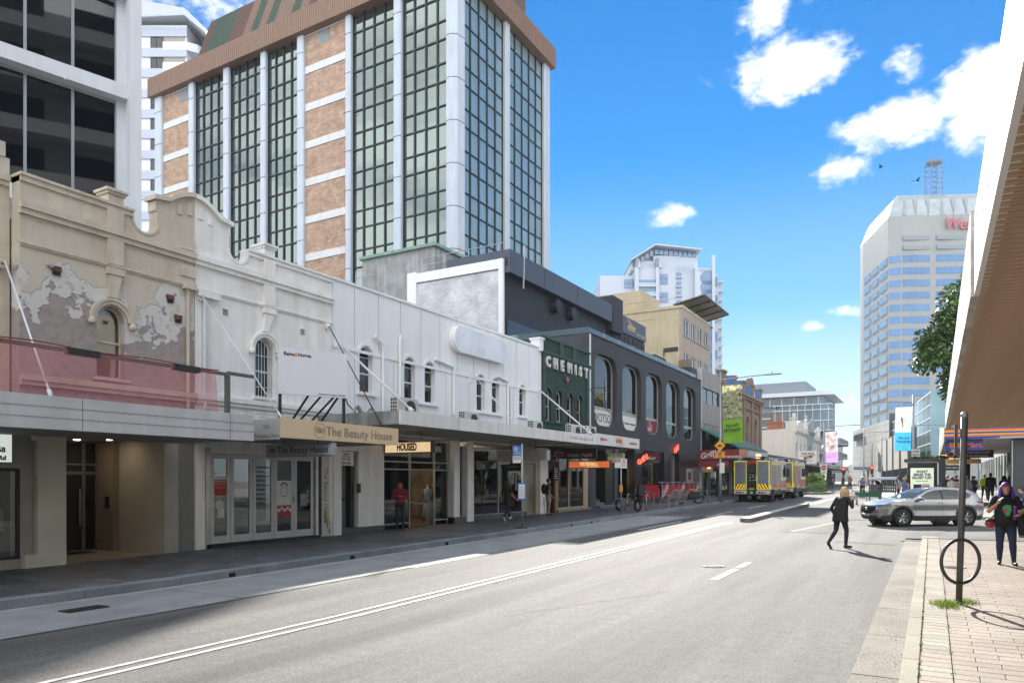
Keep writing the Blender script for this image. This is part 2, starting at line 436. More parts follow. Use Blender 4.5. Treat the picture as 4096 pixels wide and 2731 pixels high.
def paver_mat(name,cols,rough=.75,speck=.5,bump=.4):
 """stone or concrete unit pavers: colour differs from piece to piece, speckled"""
 m=bpy.data.materials.new(name);m.use_nodes=True;nt=m.node_tree;N=nt.nodes;L=nt.links;b=N['Principled BSDF']
 oi=N.new('ShaderNodeObjectInfo');ge=N.new('ShaderNodeNewGeometry')
 ad=N.new('ShaderNodeMath');ad.operation='ADD';L.new(oi.outputs['Random'],ad.inputs[0]);L.new(ge.outputs['Random Per Island'],ad.inputs[1])
 fr=N.new('ShaderNodeMath');fr.operation='FRACT';L.new(ad.outputs[0],fr.inputs[0])
 cr=N.new('ShaderNodeValToRGB');L.new(fr.outputs[0],cr.inputs[0])
 e=cr.color_ramp.elements
 while len(e)<len(cols):e.new(.5)
 for i,c in enumerate(cols):e[i].position=i/(len(cols)-1);e[i].color=(*lin(c),1)
 tc=N.new('ShaderNodeNewGeometry')
 n=N.new('ShaderNodeTexNoise');n.inputs['Scale'].default_value=70;n.inputs['Detail'].default_value=2;L.new(tc.outputs['Position'],n.inputs['Vector'])
 n2=N.new('ShaderNodeTexNoise');n2.inputs['Scale'].default_value=1.3;n2.inputs['Detail'].default_value=6;L.new(tc.outputs['Position'],n2.inputs['Vector'])
 last=cr.outputs[0]
 for nn,lo,hi,p0,p1 in((n,1-speck,1+speck,.35,.7),(n2,.75,1.15,.3,.7)):
  q=N.new('ShaderNodeValToRGB');L.new(nn.outputs['Fac'],q.inputs[0])
  q.color_ramp.elements[0].position=p0;q.color_ramp.elements[1].position=p1
  q.color_ramp.elements[0].color=(lo,lo,lo,1);q.color_ramp.elements[1].color=(hi,hi,hi,1)
  mx=N.new('ShaderNodeMixRGB');mx.blend_type='MULTIPLY';mx.inputs[0].default_value=1
  L.new(last,mx.inputs[1]);L.new(q.outputs[0],mx.inputs[2]);last=mx.outputs[0]
 L.new(last,b.inputs['Base Color']);b.inputs['Roughness'].default_value=rough
 bp=N.new('ShaderNodeBump');bp.inputs['Strength'].default_value=bump;bp.inputs['Distance'].default_value=.006
 L.new(n.outputs['Fac'],bp.inputs['Height']);L.new(bp.outputs[0],b.inputs['Normal'])
 return m
M_asph=asphalt('asphalt',(.072,.071,.070),(.138,.136,.131))
M_asphd=asphalt('asphalt_patch',(.06,.06,.06),(.085,.085,.083))
M_conc=mat('road_concrete',(.24,.245,.24),.8,var=.16,scale=1.5,bump=.4,bscale=60,streak=.0)
M_kerb=paver_mat('kerb_stone',['#6f767c','#7d8488','#747a7c'],.7,.2,.3)
M_kerbR=paver_mat('kerb_concrete',['#857e70','#8f887a','#898376'],.85,.25,.5)
M_gran=paver_mat('granite_paver',['#45484c','#5c5f62','#505458','#686b70'],.5,.75,.3)
M_pink=paver_mat('footpath_paver',['#8f8278','#968a80','#948a80','#8a7d72','#9a8f86'],.85,.3,.5)
M_head=paver_mat('edge_paver',['#8f8b7f','#98948a','#a08f80','#858378','#9a978c'],.85,.35,.5)
M_joint=mat('joint_sand','#6b655b',.95,var=.3,scale=6)
M_white=mat('line_paint',(.24,.235,.23),.75,col2=(.5,.49,.475),scale=5,detail=10)
M_ground=mat('ground_far',(.16,.155,.15),.9,var=.15,scale=.1)
M_iron=mat('cast_iron','#2c2b2a',.6,metal=.4,var=.2,scale=20,bump=.5,bscale=80)
M_weed=mat('weed_leaf','#6d8a2b',.7,var=.3,scale=30)
b=MB();ys=[-58,7.8,130,695]
b.add([(x,y,gz(y)-.05)for y in ys for x in(-415,415)],[(2*i,2*i+1,2*i+3,2*i+2)for i in range(3)])
tag(b.build('ground',M_ground),kind='structure')
strip(CE,GR,-30,110,0,'road',M_asph,n=8)
strip(KL,CE,-30,33.5,.003,'parking_strip',M_conc,n=4)
strip(KL,CE,33.5,110,.002,'road_edge',M_asph)
b=MB();b.add([(x,y,gz(y)+.004)for x,y in((GR,25.4),(60,25.4),(60,36.5),(GR,36.5))],[(0,1,2,3)])
tag(b.build('side_street',M_asph),kind='structure')
b=MB();b.add([(x,y,gz(y)+.001)for x,y in((-90,110),(60,110),(60,132),(-90,132))],[(0,1,2,3)])
tag(b.build('cross_road',M_asph),kind='structure')
for y in(-2,2.6,8.1,13.5,18.9,24.3,29.7):strip(KL+.06,CE-.02,y,y+.018,.006,'slab_joint',M_asphd)
strip(CE-.02,CE+.03,-30,33,.008,'edge_joint',M_asphd)
strip(CE+.03,CE+.1,12.5,33.5,.008,'road_line',M_white)
strip(KL+.01,KL+.16,-10,33,.007,'gutter_line',mat('gutter_conc',(.34,.34,.33),.8,var=.2,scale=2))
def dash(x0,x1,y0,y1):strip(x0,x1,y0,y1,.008,'road_line',M_white)
for x in(-7.4,-7.16):dash(x-.042,x+.042,-12,30.4)
for a,c in((13.8,15.6),(15.8,16.85)):dash(-3.67,-3.52,a,c)
for a in(24.9,34,43):dash(-9.3,-9.12,a,a+5.2)
M_worn=mat('worn_line',(.2,.2,.19),.8,var=.5,scale=14,detail=9)
for x in(-6.9,-6.62):dash(x-.05,x+.05,50,74)
for a,x in((39.6,-5.55),(33,-4.6),(36,-5)):strip(x,x+1.2,a,a+.16,.008,'road_line',M_worn)
b=MB();b.add([(x,y,gz(y)+.008)for x,y in((-4.3,26.5),(-4.18,26.5),(-3.2,33),(-3.36,33))],[(0,1,2,3)]);tag(b.build('road_line',M_worn),kind='structure')
for pts in([(-4.6,26.3),(-2.5,26.2),(-2.3,28.2),(-3.1,31.0),(-4.9,31.2)],[(-2.5,23.1),(-.95,22.75),(-.95,23.2),(-2.4,23.55)],[(-5.6,43.3),(-3.3,39.9),(-2.9,42.5),(-4.9,46)],[(-11.9,36),(-9.9,35.4),(-9.7,50.5),(-11.9,50.5)]):
 b=MB();b.add([(x,y,gz(y)+.006)for x,y in pts],[tuple(range(len(pts)))]);tag(b.build('asphalt_patch',M_asphd),kind='structure')
for(a,c,d,e)in((-4.9,31.25,-2.6,28.6),(-4.6,26.2,-2.4,26.1),(-2.4,28.2,-.75,27.6),(-6.0,20.5,-4.4,22.0),(-5.2,9.0,-3.9,12.2),(-7.05,4.5,-7.1,9.5),(-7.06,10,-7.1,15),(-7.05,16,-7.08,21)):
 pts=[(a+(d-a)*i/14+rnd.uniform(-.07,.07),c+(e-c)*i/14+rnd.uniform(-.06,.06))for i in range(15)]
 b=MB();b.add([(x,y+s*.014,gz(y)+.010)for x,y in pts for s in(-1,1)],[(2*i,2*i+1,2*i+3,2*i+2)for i in range(14)]);tag(b.build('road_crack',M_asphd),kind='structure')
def cover(name,label,x,y,z,r,rect_=None):
 b=MB()
 if rect_:b.bbox(-rect_[0]/2,rect_[0]/2,-rect_[1]/2,rect_[1]/2,-.03,.012,.006)
 else:b.lathe([(r,-.03),(r,.010),(r-.02,.014),(r-.03,.008),(.001,.008)],n=24)
 t=thing(name,label,'cover',(x,y,z));part('lid',b,M_iron,t)
 c=MB()
 for i in range(-3,4):
  q=(rect_[0]*.4 if rect_ else math.sqrt(max(.001,(r*.8)**2-(i*r*.24)**2)));sp=(rect_[1]/8 if rect_ else r*.24)
  c.box(-q,q,i*sp-.012,i*sp+.012,.008,.016)
 part('tread_rib',c,M_iron,t)
cover('manhole_cover','round iron manhole cover set in the sunlit lane beside the broken white line',-4.14,15.85,gz(15.85)+.004,.24)
cover('drain_cover','rectangular iron cover in the shaded concrete parking strip',-11.1,6.2,.006,.2,(.3,.62))
cover('manhole_cover','round iron cover set in the pink footpath pavers behind the cycle hoop',.37,16.9,gz(16.9)+.125,.2)
cover('pit_lid','rectangular pit lid at the end of the pink footpath pavers',.66,24.0,gz(24)+.125,.2,(.52,.2))
#left kerb and granite footpath
kl=tag(bpy.data.objects.new('left_kerb',None),kind='structure');COL.objects.link(kl)
def pieces(parent,spots,name,m,limit=290,cx=0,cy=0):
 """spots: (x, y, z, sx, sy, h): one small chamfered slab each; nearest ones are objects, the rest one joined part"""
 spots.sort(key=lambda s:(s[0]-cx)**2+(s[1]-cy)**2)
 cache={}
 for s in spots[:limit]:
  k=(round(s[3],3),round(s[4],3),round(s[5],3))
  if k not in cache:
   b=MB();b.bbox(-k[0]/2,k[0]/2,-k[1]/2,k[1]/2,-k[2],0,.004);me=b.mesh(name);me.materials.append(m);cache[k]=me
  put(name,cache[k],parent,(s[0],s[1],s[2]),((.0095 if s[1]>7.8 else 0)+rnd.uniform(-.001,.001)*(4 if s[4]<.4 else 1),rnd.uniform(-.003,.003),0))
 if len(spots)>limit:
  b=MB()
  for x,y,z,sx,sy,h in spots[limit:]:b.bbox(x-sx/2,x+sx/2,y-sy/2,y+sy/2,z-h,z,.004)
  o=b.build(name,m,parent);o['kind']='stuff'
y=-9.0;sp=[]
while y<76:
 l=1.75;sp.append((KL-.15,y+l/2,gz(y+l/2)+.15,.30,l-.008,.3));y+=l
pieces(kl,sp,'kerb_stone',M_kerb)
b=MB()
for y in(9.55,13.0,16.9,25.2,27.1):b.box(KL-.01,KL+.004,y,y+.16,gz(y)+.02,gz(y)+.1)
part('drain_hole',b,mat('black_hole',(.004,.004,.004),.9,var=0),kl)
fl=strip(FX-8,KL-.3,-10,110,.132,'left_footpath',mat('joint_dark','#1f1e1c',.95,var=.3,scale=6),thick=.3)
sp=[]
nx=6;wx=(abs(FX-(KL-.3))-.0)/nx
for j in range(-14,210):
 y0=j*.3
 for i in range(nx+1):
  off=(j%2)*wx/2
  x0=KL-.3-i*wx+off-wx;x1=x0+wx
  x0=max(x0,FX);x1=min(x1,KL-.3)
  if x1-x0<.05:continue
  zc=gz(y0+.15)+.15
  sp.append(((x0+x1)/2,y0+.15,zc,x1-x0-.006,.288,.05))
pieces(fl,sp,'granite_paver',M_gran,cx=-13,cy=9)
#right gutter, kerb, footpath
gr=tag(bpy.data.objects.new('right_gutter',None),kind='structure');COL.objects.link(gr)
y=-6.35;sp=[]
while y<24.2:
 l=2.05;sp.append(((GR+KR)/2,y+l/2,gz(y+l/2)+.012,KR-GR-.004,l-.012,.2));y+=l
pieces(gr,sp,'gutter_slab',paver_mat('gutter_slab',['#78736a','#837d74','#747068'],.9,.6,.8))
kr=tag(bpy.data.objects.new('right_kerb',None),kind='structure');COL.objects.link(kr)
y=-6.2;sp=[]
while y<24.1:
 l=1.22;sp.append((KR+.07,y+l/2,gz(y+l/2)+.125,.15,l-.008,.3));y+=l
pieces(kr,sp,'kerb_stone',M_kerbR)
b=MB();b.bbox(-.27,.16,24.15,24.75,gz(24.4)-.2,gz(24.4)+.14,.02)
part('kerb_block',b,M_kerbR,kr)
rp=strip(KR+.145,9,-10,25.2,.105,'right_footpath',M_joint,thick=.3)
sp=[]
for j in range(-30,126):
 y0=j*.2
 if y0>24.0:continue
 zc=gz(y0+.1)+.125
 sp.append(((KR+.15+.17)/2,y0+.1,zc,.17-KR-.15-.008,.192,.05))
pieces(rp,sp,'edge_paver',M_head,limit=120,cy=9)
sp=[]
for j in range(-20,120):
 y0=j*.2
 for i in range(9):
  x0=.17+(i-(j%2)*.5)*.42;x1=x0+.42;x0=max(x0,.17);x1=min(x1,3.6)
  if x1-x0>.04:sp.append(((x0+x1)/2,y0+.1,gz(y0+.1)+.125,x1-x0-.007,.193,.05))
pieces(rp,sp,'footpath_paver',M_pink,limit=290,cx=1,cy=9)
b=MB();b.add([(x,y,gz(y)+.128)for x,y in((.17,24.15),(3.2,24.15),(3.2,25.15),(.17,25.15))],[(0,1,2,3)]);part('granite_band',b,M_gran,rp)
b=MB()
for i in range(900):
 y=rnd.uniform(5,24)if rnd.random()<.6 else rnd.choice((6.6,7.9,9.2,10.6,13.4))+rnd.gauss(0,.35)
 x=(KR+.15 if rnd.random()<.75 else .17)+rnd.gauss(0,.008);a=rnd.uniform(0,6.28);h=rnd.uniform(.004,.018);z=gz(y)+.122
 b.add([(x,y,z),(x+.012*math.cos(a),y+.012*math.sin(a),z+h),(x-.01*math.sin(a),y+.01*math.cos(a),z+h)],[(0,1,2)])
tag(b.build('moss',M_weed),'green moss growing in the joint behind the right kerb','moss',kind='stuff')
b=MB()
for i in range(420):
 if rnd.random()<.5:x,y=KR-abs(rnd.gauss(0,.12)),rnd.uniform(4,24)
 elif rnd.random()<.4:x,y=KL+abs(rnd.gauss(0,.2)),rnd.uniform(2,30)
 else:x,y=rnd.uniform(-11,-.8),rnd.uniform(4,40)
 a=rnd.uniform(0,6.28);l=rnd.uniform(.008,.03);z=gz(y)+.016
 b.add([(x,y,z),(x+l*math.cos(a),y+l*math.sin(a),z+.004),(x-l*.5*math.sin(a),y+l*.5*math.cos(a),z+.006)],[(0,1,2)])
tag(b.build('leaf_litter',mat('litter','#3a2f24',.9,var=.4,scale=30)),'dark leaf litter and grit scattered along the gutters','litter',kind='stuff')
t=thing('drain_grate','iron drain grate in the gutter at the end of the right kerb','drain',(-.5,24.5,gz(24.5)))
b=MB();b.box(-.3,.24,-.32,.28,-.1,.012);part('frame',b,M_iron,t)
for i in range(11):
 b=MB();b.box(-.27+i*.046,-.27+i*.046+.024,-.28,.24,.013,.024);part('bar',b,mat('worn_steel','#77736c',.5,metal=.6),t)
b=MB()
op=[(3.6,36.6),(60,36.6),(60,110),(-5.4,110),(-5.3,82),(-4.3,70),(-2.4,58),(-.5,47),(-.35,40),(.2,37.4),(1.4,36.7)]
b.add([(x,y,gz(y)+.13)for x,y in op]+[(x,y,gz(y)-.02)for x,y in op],[tuple(range(len(op)))]+[(i,(i+1)%len(op),len(op)+(i+1)%len(op),len(op)+i)for i in range(len(op))])
tag(b.build('far_right_footpath',mat('far_paving',(.27,.255,.24),.85,var=.15,scale=2,bump=.2)),kind='structure')
t=thing('median_island','narrow raised concrete median strip between the two traffic directions','kerb',(-6.7,31,gz(31)))
t.rotation_euler=(math.atan(.0095),0,0)
b=MB();b.prism([(-.28,0),(-.2,-.22),(0,-.3),(.12,-.24),(.2,0),(.18,15.5),(.0,17.6),(-.1,17.8),(-.28,15.5)],-.1,.16,'z');part('kerb',b,mat('island_conc',(.15,.145,.14),.85,var=.25,scale=3,bump=.4),t)
b=MB();b.prism([(-.21,.05),(0,-.2),(.13,.05),(.11,15.4),(-.03,17.3),(-.21,15.4)],.161,.168,'z');part('infill',b,mat('island_top',(.4,.39,.37),.85,var=.2,scale=4),t)
t=thing('kerb_island','kerbed traffic island with a clipped hedge behind the fire engines','kerb',(-9.2,74,gz(74)))
b=MB();b.prism([(-2.2,0),(-.4,-.6),(.2,0),(.6,6),(-.4,8.5),(-2.2,7)],-.1,.15,'z');part('kerb',b,MATS['island_conc'],t)
b=MB();b.prism([(-2.0,.1),(-.4,-.4),(.1,.1),(.4,6),(-.4,8.2),(-2.0,6.9)],.151,.16,'z');part('infill',b,MATS['island_top'],t)
#left row: near houses
M_cream=mat('cream_paint','#ccc2b1',.85,var=.06,scale=2,bump=.9,bscale=28,streak=.12)
M_creams=mat('cream_trim','#cac0b0',.8,var=.07,scale=3,bump=.15,bscale=60,streak=.12)
M_wht=mat('white_render','#efeeeb',.8,var=.05,scale=2,bump=.3,bscale=40,streak=.10)
M_whtr=mat('white_roughcast','#ecebe7',.85,var=.06,scale=2,bump=.9,bscale=30,streak=.10)
M_whtp=mat('white_panel','#e9ebed',.6,var=.025,scale=.9,bump=.05,bscale=20,streak=.035)
M_awn=mat('awning_metal','#bcbec0',.5,var=.05,scale=2,streak=.08)
M_awnw=mat('awning_white','#dcdbd7',.55,var=.05,scale=2,streak=.08)
M_soff=mat('soffit_paint','#8d8c88',.7,var=.08,scale=2)
M_dark=mat('dark_interior',(.02,.02,.022),.8,var=.2)
M_alu=mat('aluminium','#9d9f9f',.4,metal=.5,var=.05)
M_galv=mat('galvanised','#9aa0a3',.45,metal=.7,var=.15,scale=12)
M_rust=mat('rusty_rod','#4a2d25',.7,metal=.3,var=.3,scale=20)
M_timber=mat('old_timber','#5c5f5a',.85,var=.25,scale=6,stretch=(1,6,6))
M_blk=mat('black_paint','#1c1d1f',.5,var=.15)
M_pipe=mat('white_pipe','#cfd2d4',.5,var=.05)
G_win=glass('window_glass',(.55,.6,.6),.9,.75)
G_shop=glass('shop_glass',(.75,.8,.78),.95,.93)
G_dark=glass('dark_glass',(.15,.17,.19),.9,.5,dark=(.012,.015,.018))
M_blind=mat('roller_blind','#c9c3a4',.8,var=.05)
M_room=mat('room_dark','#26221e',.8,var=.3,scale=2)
M_red=mat('poster_red','#a63a2a',.6,var=.05)
M_ink=mat('black_ink','#141414',.6,var=0)
M_paper=mat('paper_white','#d8d6d0',.6,var=.03)
def peel():
 m=bpy.data.materials.new('peeling_plaster');m.use_nodes=True;nt=m.node_tree;N=nt.nodes;L=nt.links;b=N['Principled BSDF']
 tc=N.new('ShaderNodeTexCoord');src=tc.outputs['Object']
 sp=N.new('ShaderNodeSeparateXYZ');L.new(src,sp.inputs[0])
 def nz(s,d,r=.6):
  n=N.new('ShaderNodeTexNoise');n.inputs['Scale'].default_value=s;n.inputs['Detail'].default_value=d;n.inputs['Roughness'].default_value=r
  L.new(src,n.inputs['Vector']);return n.outputs['Fac']
 def mth(op,a,c,e=None):
  q=N.new('ShaderNodeMath');q.operation=op
  for i,v in enumerate((a,c,e)):
   if v is None:continue
   if isinstance(v,(int,float)):q.inputs[i].default_value=v
   else:L.new(v,q.inputs[i])
  return q.outputs[0]
 hgt=mth('MULTIPLY',mth('SUBTRACT',6.55,sp.outputs['Z']),.42)
 ax=mth('ABSOLUTE',mth('SUBTRACT',sp.outputs['X'],2.35),0)
 side=mth('MULTIPLY',mth('SUBTRACT',.75,ax),.5)
 v=mth('SUBTRACT',mth('ADD',hgt,mth('MULTIPLY',mth('SUBTRACT',nz(1.1,8,.62),.5),2.3)),mth('MAXIMUM',side,0))
 def ramp(val,a,c):
  q=N.new('ShaderNodeMapRange');q.inputs['From Min'].default_value=a;q.inputs['From Max'].default_value=c;q.clamp=True
  L.new(val,q.inputs['Value']);return q.outputs[0]
 cream=N.new('ShaderNodeRGB');cream.outputs[0].default_value=(*lin('#cac0b0'),1)
 white=N.new('ShaderNodeRGB');white.outputs[0].default_value=(*lin('#d0cdc8'),1)
 bare=N.new('ShaderNodeValToRGB');L.new(nz(5,9,.7),bare.inputs[0])
 for i,(p,c)in enumerate(((.3,'#857a75'),(.5,'#a09793'),(.7,'#b09a93'))):
  e=bare.color_ramp.elements[i]if i<2 else bare.color_ramp.elements.new(p)
  e.position=p;e.color=(*lin(c),1)
 m1=N.new('ShaderNodeMixRGB');L.new(ramp(v,.0,.03),m1.inputs[0]);L.new(cream.outputs[0],m1.inputs[1]);L.new(white.outputs[0],m1.inputs[2])
 v2=mth('ADD',v,mth('MULTIPLY',mth('SUBTRACT',nz(2.6,7,.65),.55),1.6))
 m2=N.new('ShaderNodeMixRGB');L.new(ramp(v2,.22,.27),m2.inputs[0]);L.new(m1.outputs[0],m2.inputs[1]);L.new(bare.outputs[0],m2.inputs[2])
 L.new(m2.outputs[0],b.inputs['Base Color']);b.inputs['Roughness'].default_value=.9
 h=mth('ADD',mth('ADD',mth('MULTIPLY',ramp(v,0,.03),-.5),mth('MULTIPLY',ramp(v2,.22,.27),-.7)),mth('MULTIPLY',nz(30,4),.5))
 bp=N.new('ShaderNodeBump');bp.inputs['Strength'].default_value=.9;bp.inputs['Distance'].default_value=.03
 L.new(h,bp.inputs['Height']);L.new(bp.outputs[0],b.inputs['Normal'])
 return m
M_peel=peel()
def moulding(b,u0,u1,z0,z1,d,steps=((0,1,1.0),(.0,.45,.6))):
 """a stepped horizontal string course: boxes proud of the wall (d metres)"""
 h=z1-z0
 b.box(u0,u1,-d,.02,z0+h*.45,z1);b.box(u0+.003,u1-.003,-d*.6,.02,z0,z0+h*.45-.002)
def archring(b,c,zs,r0,r1,y0,y1,n=14,a0=0,a1=180):
 P=[(c+r1*math.cos(R(a0+(a1-a0)*i/n)),zs+r1*math.sin(R(a0+(a1-a0)*i/n)))for i in range(n+1)]
 Q=[(c+r0*math.cos(R(a0+(a1-a0)*i/n)),zs+r0*math.sin(R(a0+(a1-a0)*i/n)))for i in range(n+1)]
 b.prism(P+Q[::-1],y0,y1,'y')
def sash(root,u0,u1,z0,z1,dep=.16,fr=.06,fm=None,gm=None,back=None,meet=None,arched=True,name='window',backd=.12):
 """timber sash window: frame (part) > pane, meeting_rail (sub-parts)"""
 fm=fm or M_pipe;gm=gm or G_win
 out=arch(u0,u1,z0,z1)if arched else rect(u0,u1,z0,z1)
 inn=arch(u0+fr,u1-fr,z0+fr,z1-fr)if arched else rect(u0+fr,u1-fr,z0+fr,z1-fr)
 b=MB();b.panel(out,[inn],dep,dep+.07);f=part(name,b,fm,root)
 zm=meet if meet is not None else(z0+z1)/2
 b=MB();b.box(u0+fr+.002,u1-fr-.002,dep-.02,dep+.05,zm-.025,zm+.025);part('meeting_rail',b,fm,f)
 low=rect(u0+fr,u1-fr,z0+fr,zm);b=MB();b.prism(low,dep+.02,dep+.026,'y');part('pane',b,gm,f)
 up=(arch(u0+fr,u1-fr,zm,z1-fr)if arched else rect(u0+fr,u1-fr,zm,z1-fr));b=MB();b.prism(up,dep+.03,dep+.036,'y');part('pane',b,gm,f)
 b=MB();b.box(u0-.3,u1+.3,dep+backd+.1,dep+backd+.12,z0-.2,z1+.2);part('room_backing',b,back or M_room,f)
 return f
def aircon(label,Y,d,z,w_=.85,h=.6,group='air conditioners on the awning'):
 t=thing('air_conditioner',label,'air conditioner',(FX-d,Y,z),R(90),(0,0,0),group)
 b=MB();b.bbox(0,w_,-.32,0,.05,h,.015);part('casing',b,mat('aircon_white','#c4c4bd',.5,var=.06),t)
 b=MB();b.lathe([(h*.36,-.335),(h*.36,-.322)],(w_*.62,0,h*.53),20,'y');part('fan_opening',b,M_blk,t)
 g=MB()
 for i in range(9):g.tube([(w_*.62-h*.34,-.345,h*.2+i*h*.083),(w_*.62+h*.34,-.345,h*.2+i*h*.083)],.005,5)
 part('grille',g,M_galv,t)
 g=MB()
 for i in range(5):
  for j in range(3):g.box(-.004,.004,-.29+j*.09,-.29+j*.09+.06,.13+i*h*.16,.13+i*h*.16+h*.11)
 part('side_vent',g,M_blk,t)
 b=MB();b.box(.05,.12,-.3,-.02,0,.05);b.box(w_-.12,w_-.05,-.3,-.02,0,.05);part('foot',b,M_galv,t)
 return t
def facade(root,name,u0,u1,z0,z1,holes,m,d0=0.,d1=.32):
 b=MB();b.panel(rect(u0,u1,z0,z1),holes,d0,d1);return part(name,b,m,root)
def terrace(name,label,u0,u1,cx,pier,mwall,mrough,mtrim,mirror):
 """one half of the pair of two-storey houses with the shared curved pediment at u=11.77"""
 t=left(name,label,'building',u0)
 win=arch(cx-.33,cx+.33,4.27,5.91)
 facade(t,'wall',u0,u1,2.95,6.80,[win],mwall)
 facade(t,'frieze_wall',u0,u1,6.80,7.42,[],mrough)
 PC=11.77
 sgn=-1 if mirror else 1
 sc=PC-1.33;r=.30
 ped=lambda x:8.83+.31*math.cos(min(1,abs(x-PC)/.72)*math.pi/2)
 P=[]
 scoop=[(sc+r*math.cos(R(a))*(-1),8.12+r*math.sin(R(a)))for a in range(0,-181,-15)]
 pedp=[(sc+r,8.42),(sc+r-.04,8.45),(sc+r-.04,8.68),(sc+r+.02,8.80),(PC-.72,8.83)]+[(PC-.72+.72*i/8,ped(PC-.72+.72*i/8))for i in range(1,9)]
 prof=[(u0 if not mirror else 2*PC-u1,7.42),(u0 if not mirror else 2*PC-u1,8.2),(sc-r-.0,8.2)]+scoop+pedp+[(PC,7.42)]
 if mirror:prof=[(2*PC-x,z)for x,z in prof][::-1]
 b=MB();b.prism(prof,0,.30,'y');part('parapet',b,mrough,t)
 mx=(lambda x:2*PC-x)if mirror else(lambda x:x)
 def bx(b,a,c,y0,y1,z0,z1):a,c=sorted((mx(a),mx(c)));b.box(a,c,y0,y1,z0,z1)
 e0=mx(u1)if mirror else u0
 b=MB();moulding(b,u0-.02,u1,7.42,7.67,.13);part('cornice',b,mtrim,t)
 b=MB();moulding(b,u0,u1,6.77,6.86,.06);part('string_course',b,mtrim,t)
 b=MB();bx(b,e0-.02,sc-r,-.09,.33,8.2,8.26);bx(b,e0,sc-r-.02,-.05,.31,8.09,8.198);part('coping',b,mtrim,t)
 b=MB();cop=[]
 top=[(sc+r-.1,8.68),(sc+r-.1,8.80),(PC-.72,8.86)]+[(PC-.72+.72*i/8,ped(PC-.72+.72*i/8)+.045)for i in range(1,9)]
 bot=[(x,z-.11)for x,z in top[1:]][::-1]
 out=[(mx(x),z)for x,z in top+bot];b.prism(out,-.10,.34,'y');part('pediment_coping',b,mtrim,t)
 b=MB()
 q=[(mx(sc-(r+.05)*math.cos(R(a))),8.12-(r+.05)*math.sin(R(a)))for a in range(0,181,15)];q2=[(mx(sc-r*math.cos(R(a))),8.12-r*math.sin(R(a)))for a in range(0,181,15)]
 b.prism(q+q2[::-1],-.03,.02,'y');part('scoop_rim',b,mtrim,t)
 b=MB()
 for x,zz in((PC-.22,8.62),(PC-.5,8.56)):
  b=MB();bx(b,x,x+.12,-.035,.02,zz-.02,zz+.26-(.06 if x<PC-.3 else 0));part('pediment_block',b,mtrim,t)
 p0,p1=pier
 b=MB();b.box(p0,p1,-.075,.02,6.862,7.418);b.box(p0,p1,-.075,.33,7.672,8.088);b.box(p0+.01,p1-.01,-.06,.33,8.262,8.5)
 part('pier',b,mtrim,t)
 b=MB();b.box(p0-.07,p1+.07,-.14,.40,8.50,8.56);b.box(p0-.03,p1+.03,-.10,.36,8.44,8.498);part('pier_cap',b,mtrim,t)
 b=MB();b.box(p0-.02,p1+.02,-.11,.02,6.62,6.768);b.prism([(cx-.09,6.1),(cx+.09,6.1),(p1-.04,6.618),(p0+.04,6.618)],-.08,.02,'y');part('keystone',b,mtrim,t)
 b=MB();archring(b,cx,5.58,.36,.50,-.07,.02);archring(b,cx,5.58,.44,.50,-.10,-.071);part('hood_mould',b,mtrim,t)
 for s in(-1,1):
  b=MB();b.ball((cx+s*.47,-.07,5.50),(.085,.09,.085),10,7)
  for k in range(5):b.ball((cx+s*.47+rnd.uniform(-.06,.06),-.13,5.50+rnd.uniform(-.06,.06)),.025,6,4)
  part('label_stop',b,mtrim,t,True)
 b=MB();b.box(cx-.42,cx+.42,-.08,.05,4.20,4.265);part('window_sill',b,mtrim,t)
 b=MB();moulding(b,u0,u1,3.92,4.14,.12);part('sill_course',b,mtrim,t)
 return t
t=terrace('cream_terrace_house','cream rendered two storey house with peeling plaster beside the white house',7.71,11.76,9.62,(9.51,9.88),M_peel,M_cream,M_creams,False)
cream=t
f=sash(t,9.29,9.95,4.27,5.91,.17,.05,M_creams,glass('blind_glass',(.9,.9,.85),.9,.95),M_blind,5.10,backd=.04)
b=MB();b.box(9.55,9.66,.2,.3,5.52,5.6);part('window_vent',b,M_creams,t)
b=MB();b.tube([(11.55,-.05,6.75),(11.55,-.05,3.4)],.045,8);part('downpipe',b,M_creams,t)
b=MB();b.box(11.40,11.72,-.16,.02,6.72,6.9);part('rain_hopper',b,M_creams,t)
for u,z in((8.42,6.42),(11.08,6.40),(11.3,5.95)):
 b=MB();b.box(u-.1,u+.1,-.04,.02,z-.02,z+.09);part('broken_vent',b,mat('broken_brick','#6b4d3d',.9,var=.4,scale=15,bump=.5),t)
 b=MB()
 for i in range(3):b.box(u-.08,u+.08,-.05,.0,z-.1+i*.027,z-.1+i*.027+.013)
 part('vent_slat',b,M_blk,t)
b=MB();b.tube([(8.28,-.12,6.47),(8.28,.05,6.47)],.04,10);part('pipe_stub',b,M_galv,t)
for z0,z1 in((7.05,7.33),(7.72,7.98)):
 b=MB();b.box(11.35,11.77,-.045,.02,z0,z1)
 for i in range(3):b.ball((11.45+i*.12,-.05,(z0+z1)/2),.014,6,4)
 part('tie_plate',b,M_creams,t)
b=MB();b.box(7.74,11.74,.33,9,3,7.4);part('rear_block',b,M_creams,t)
M_tan=mat('entry_render','#a39f95',.8,var=.06,scale=2,bump=.2)
b=MB();b.box(8.0,8.57,-.12,1.0,.1,2.95);b.box(7.75,8.57,-.125,.05,.1,.42);part('pillar',b,mat('pillar_render','#d3cbb9',.8,var=.07,scale=2,bump=.2),t)
b=MB();b.box(10.9,11.28,-.05,.6,.1,2.95);part('pillar',b,M_tan,t)
b=MB();b.box(11.28,11.8,.06,.5,.1,2.95);part('corner_wall',b,mat('grey_render','#7d7c78',.8,var=.06),t)
b=MB();b.box(10.9,11.0,.6,2.6,.1,2.95);part('recess_wall',b,M_tan,t)
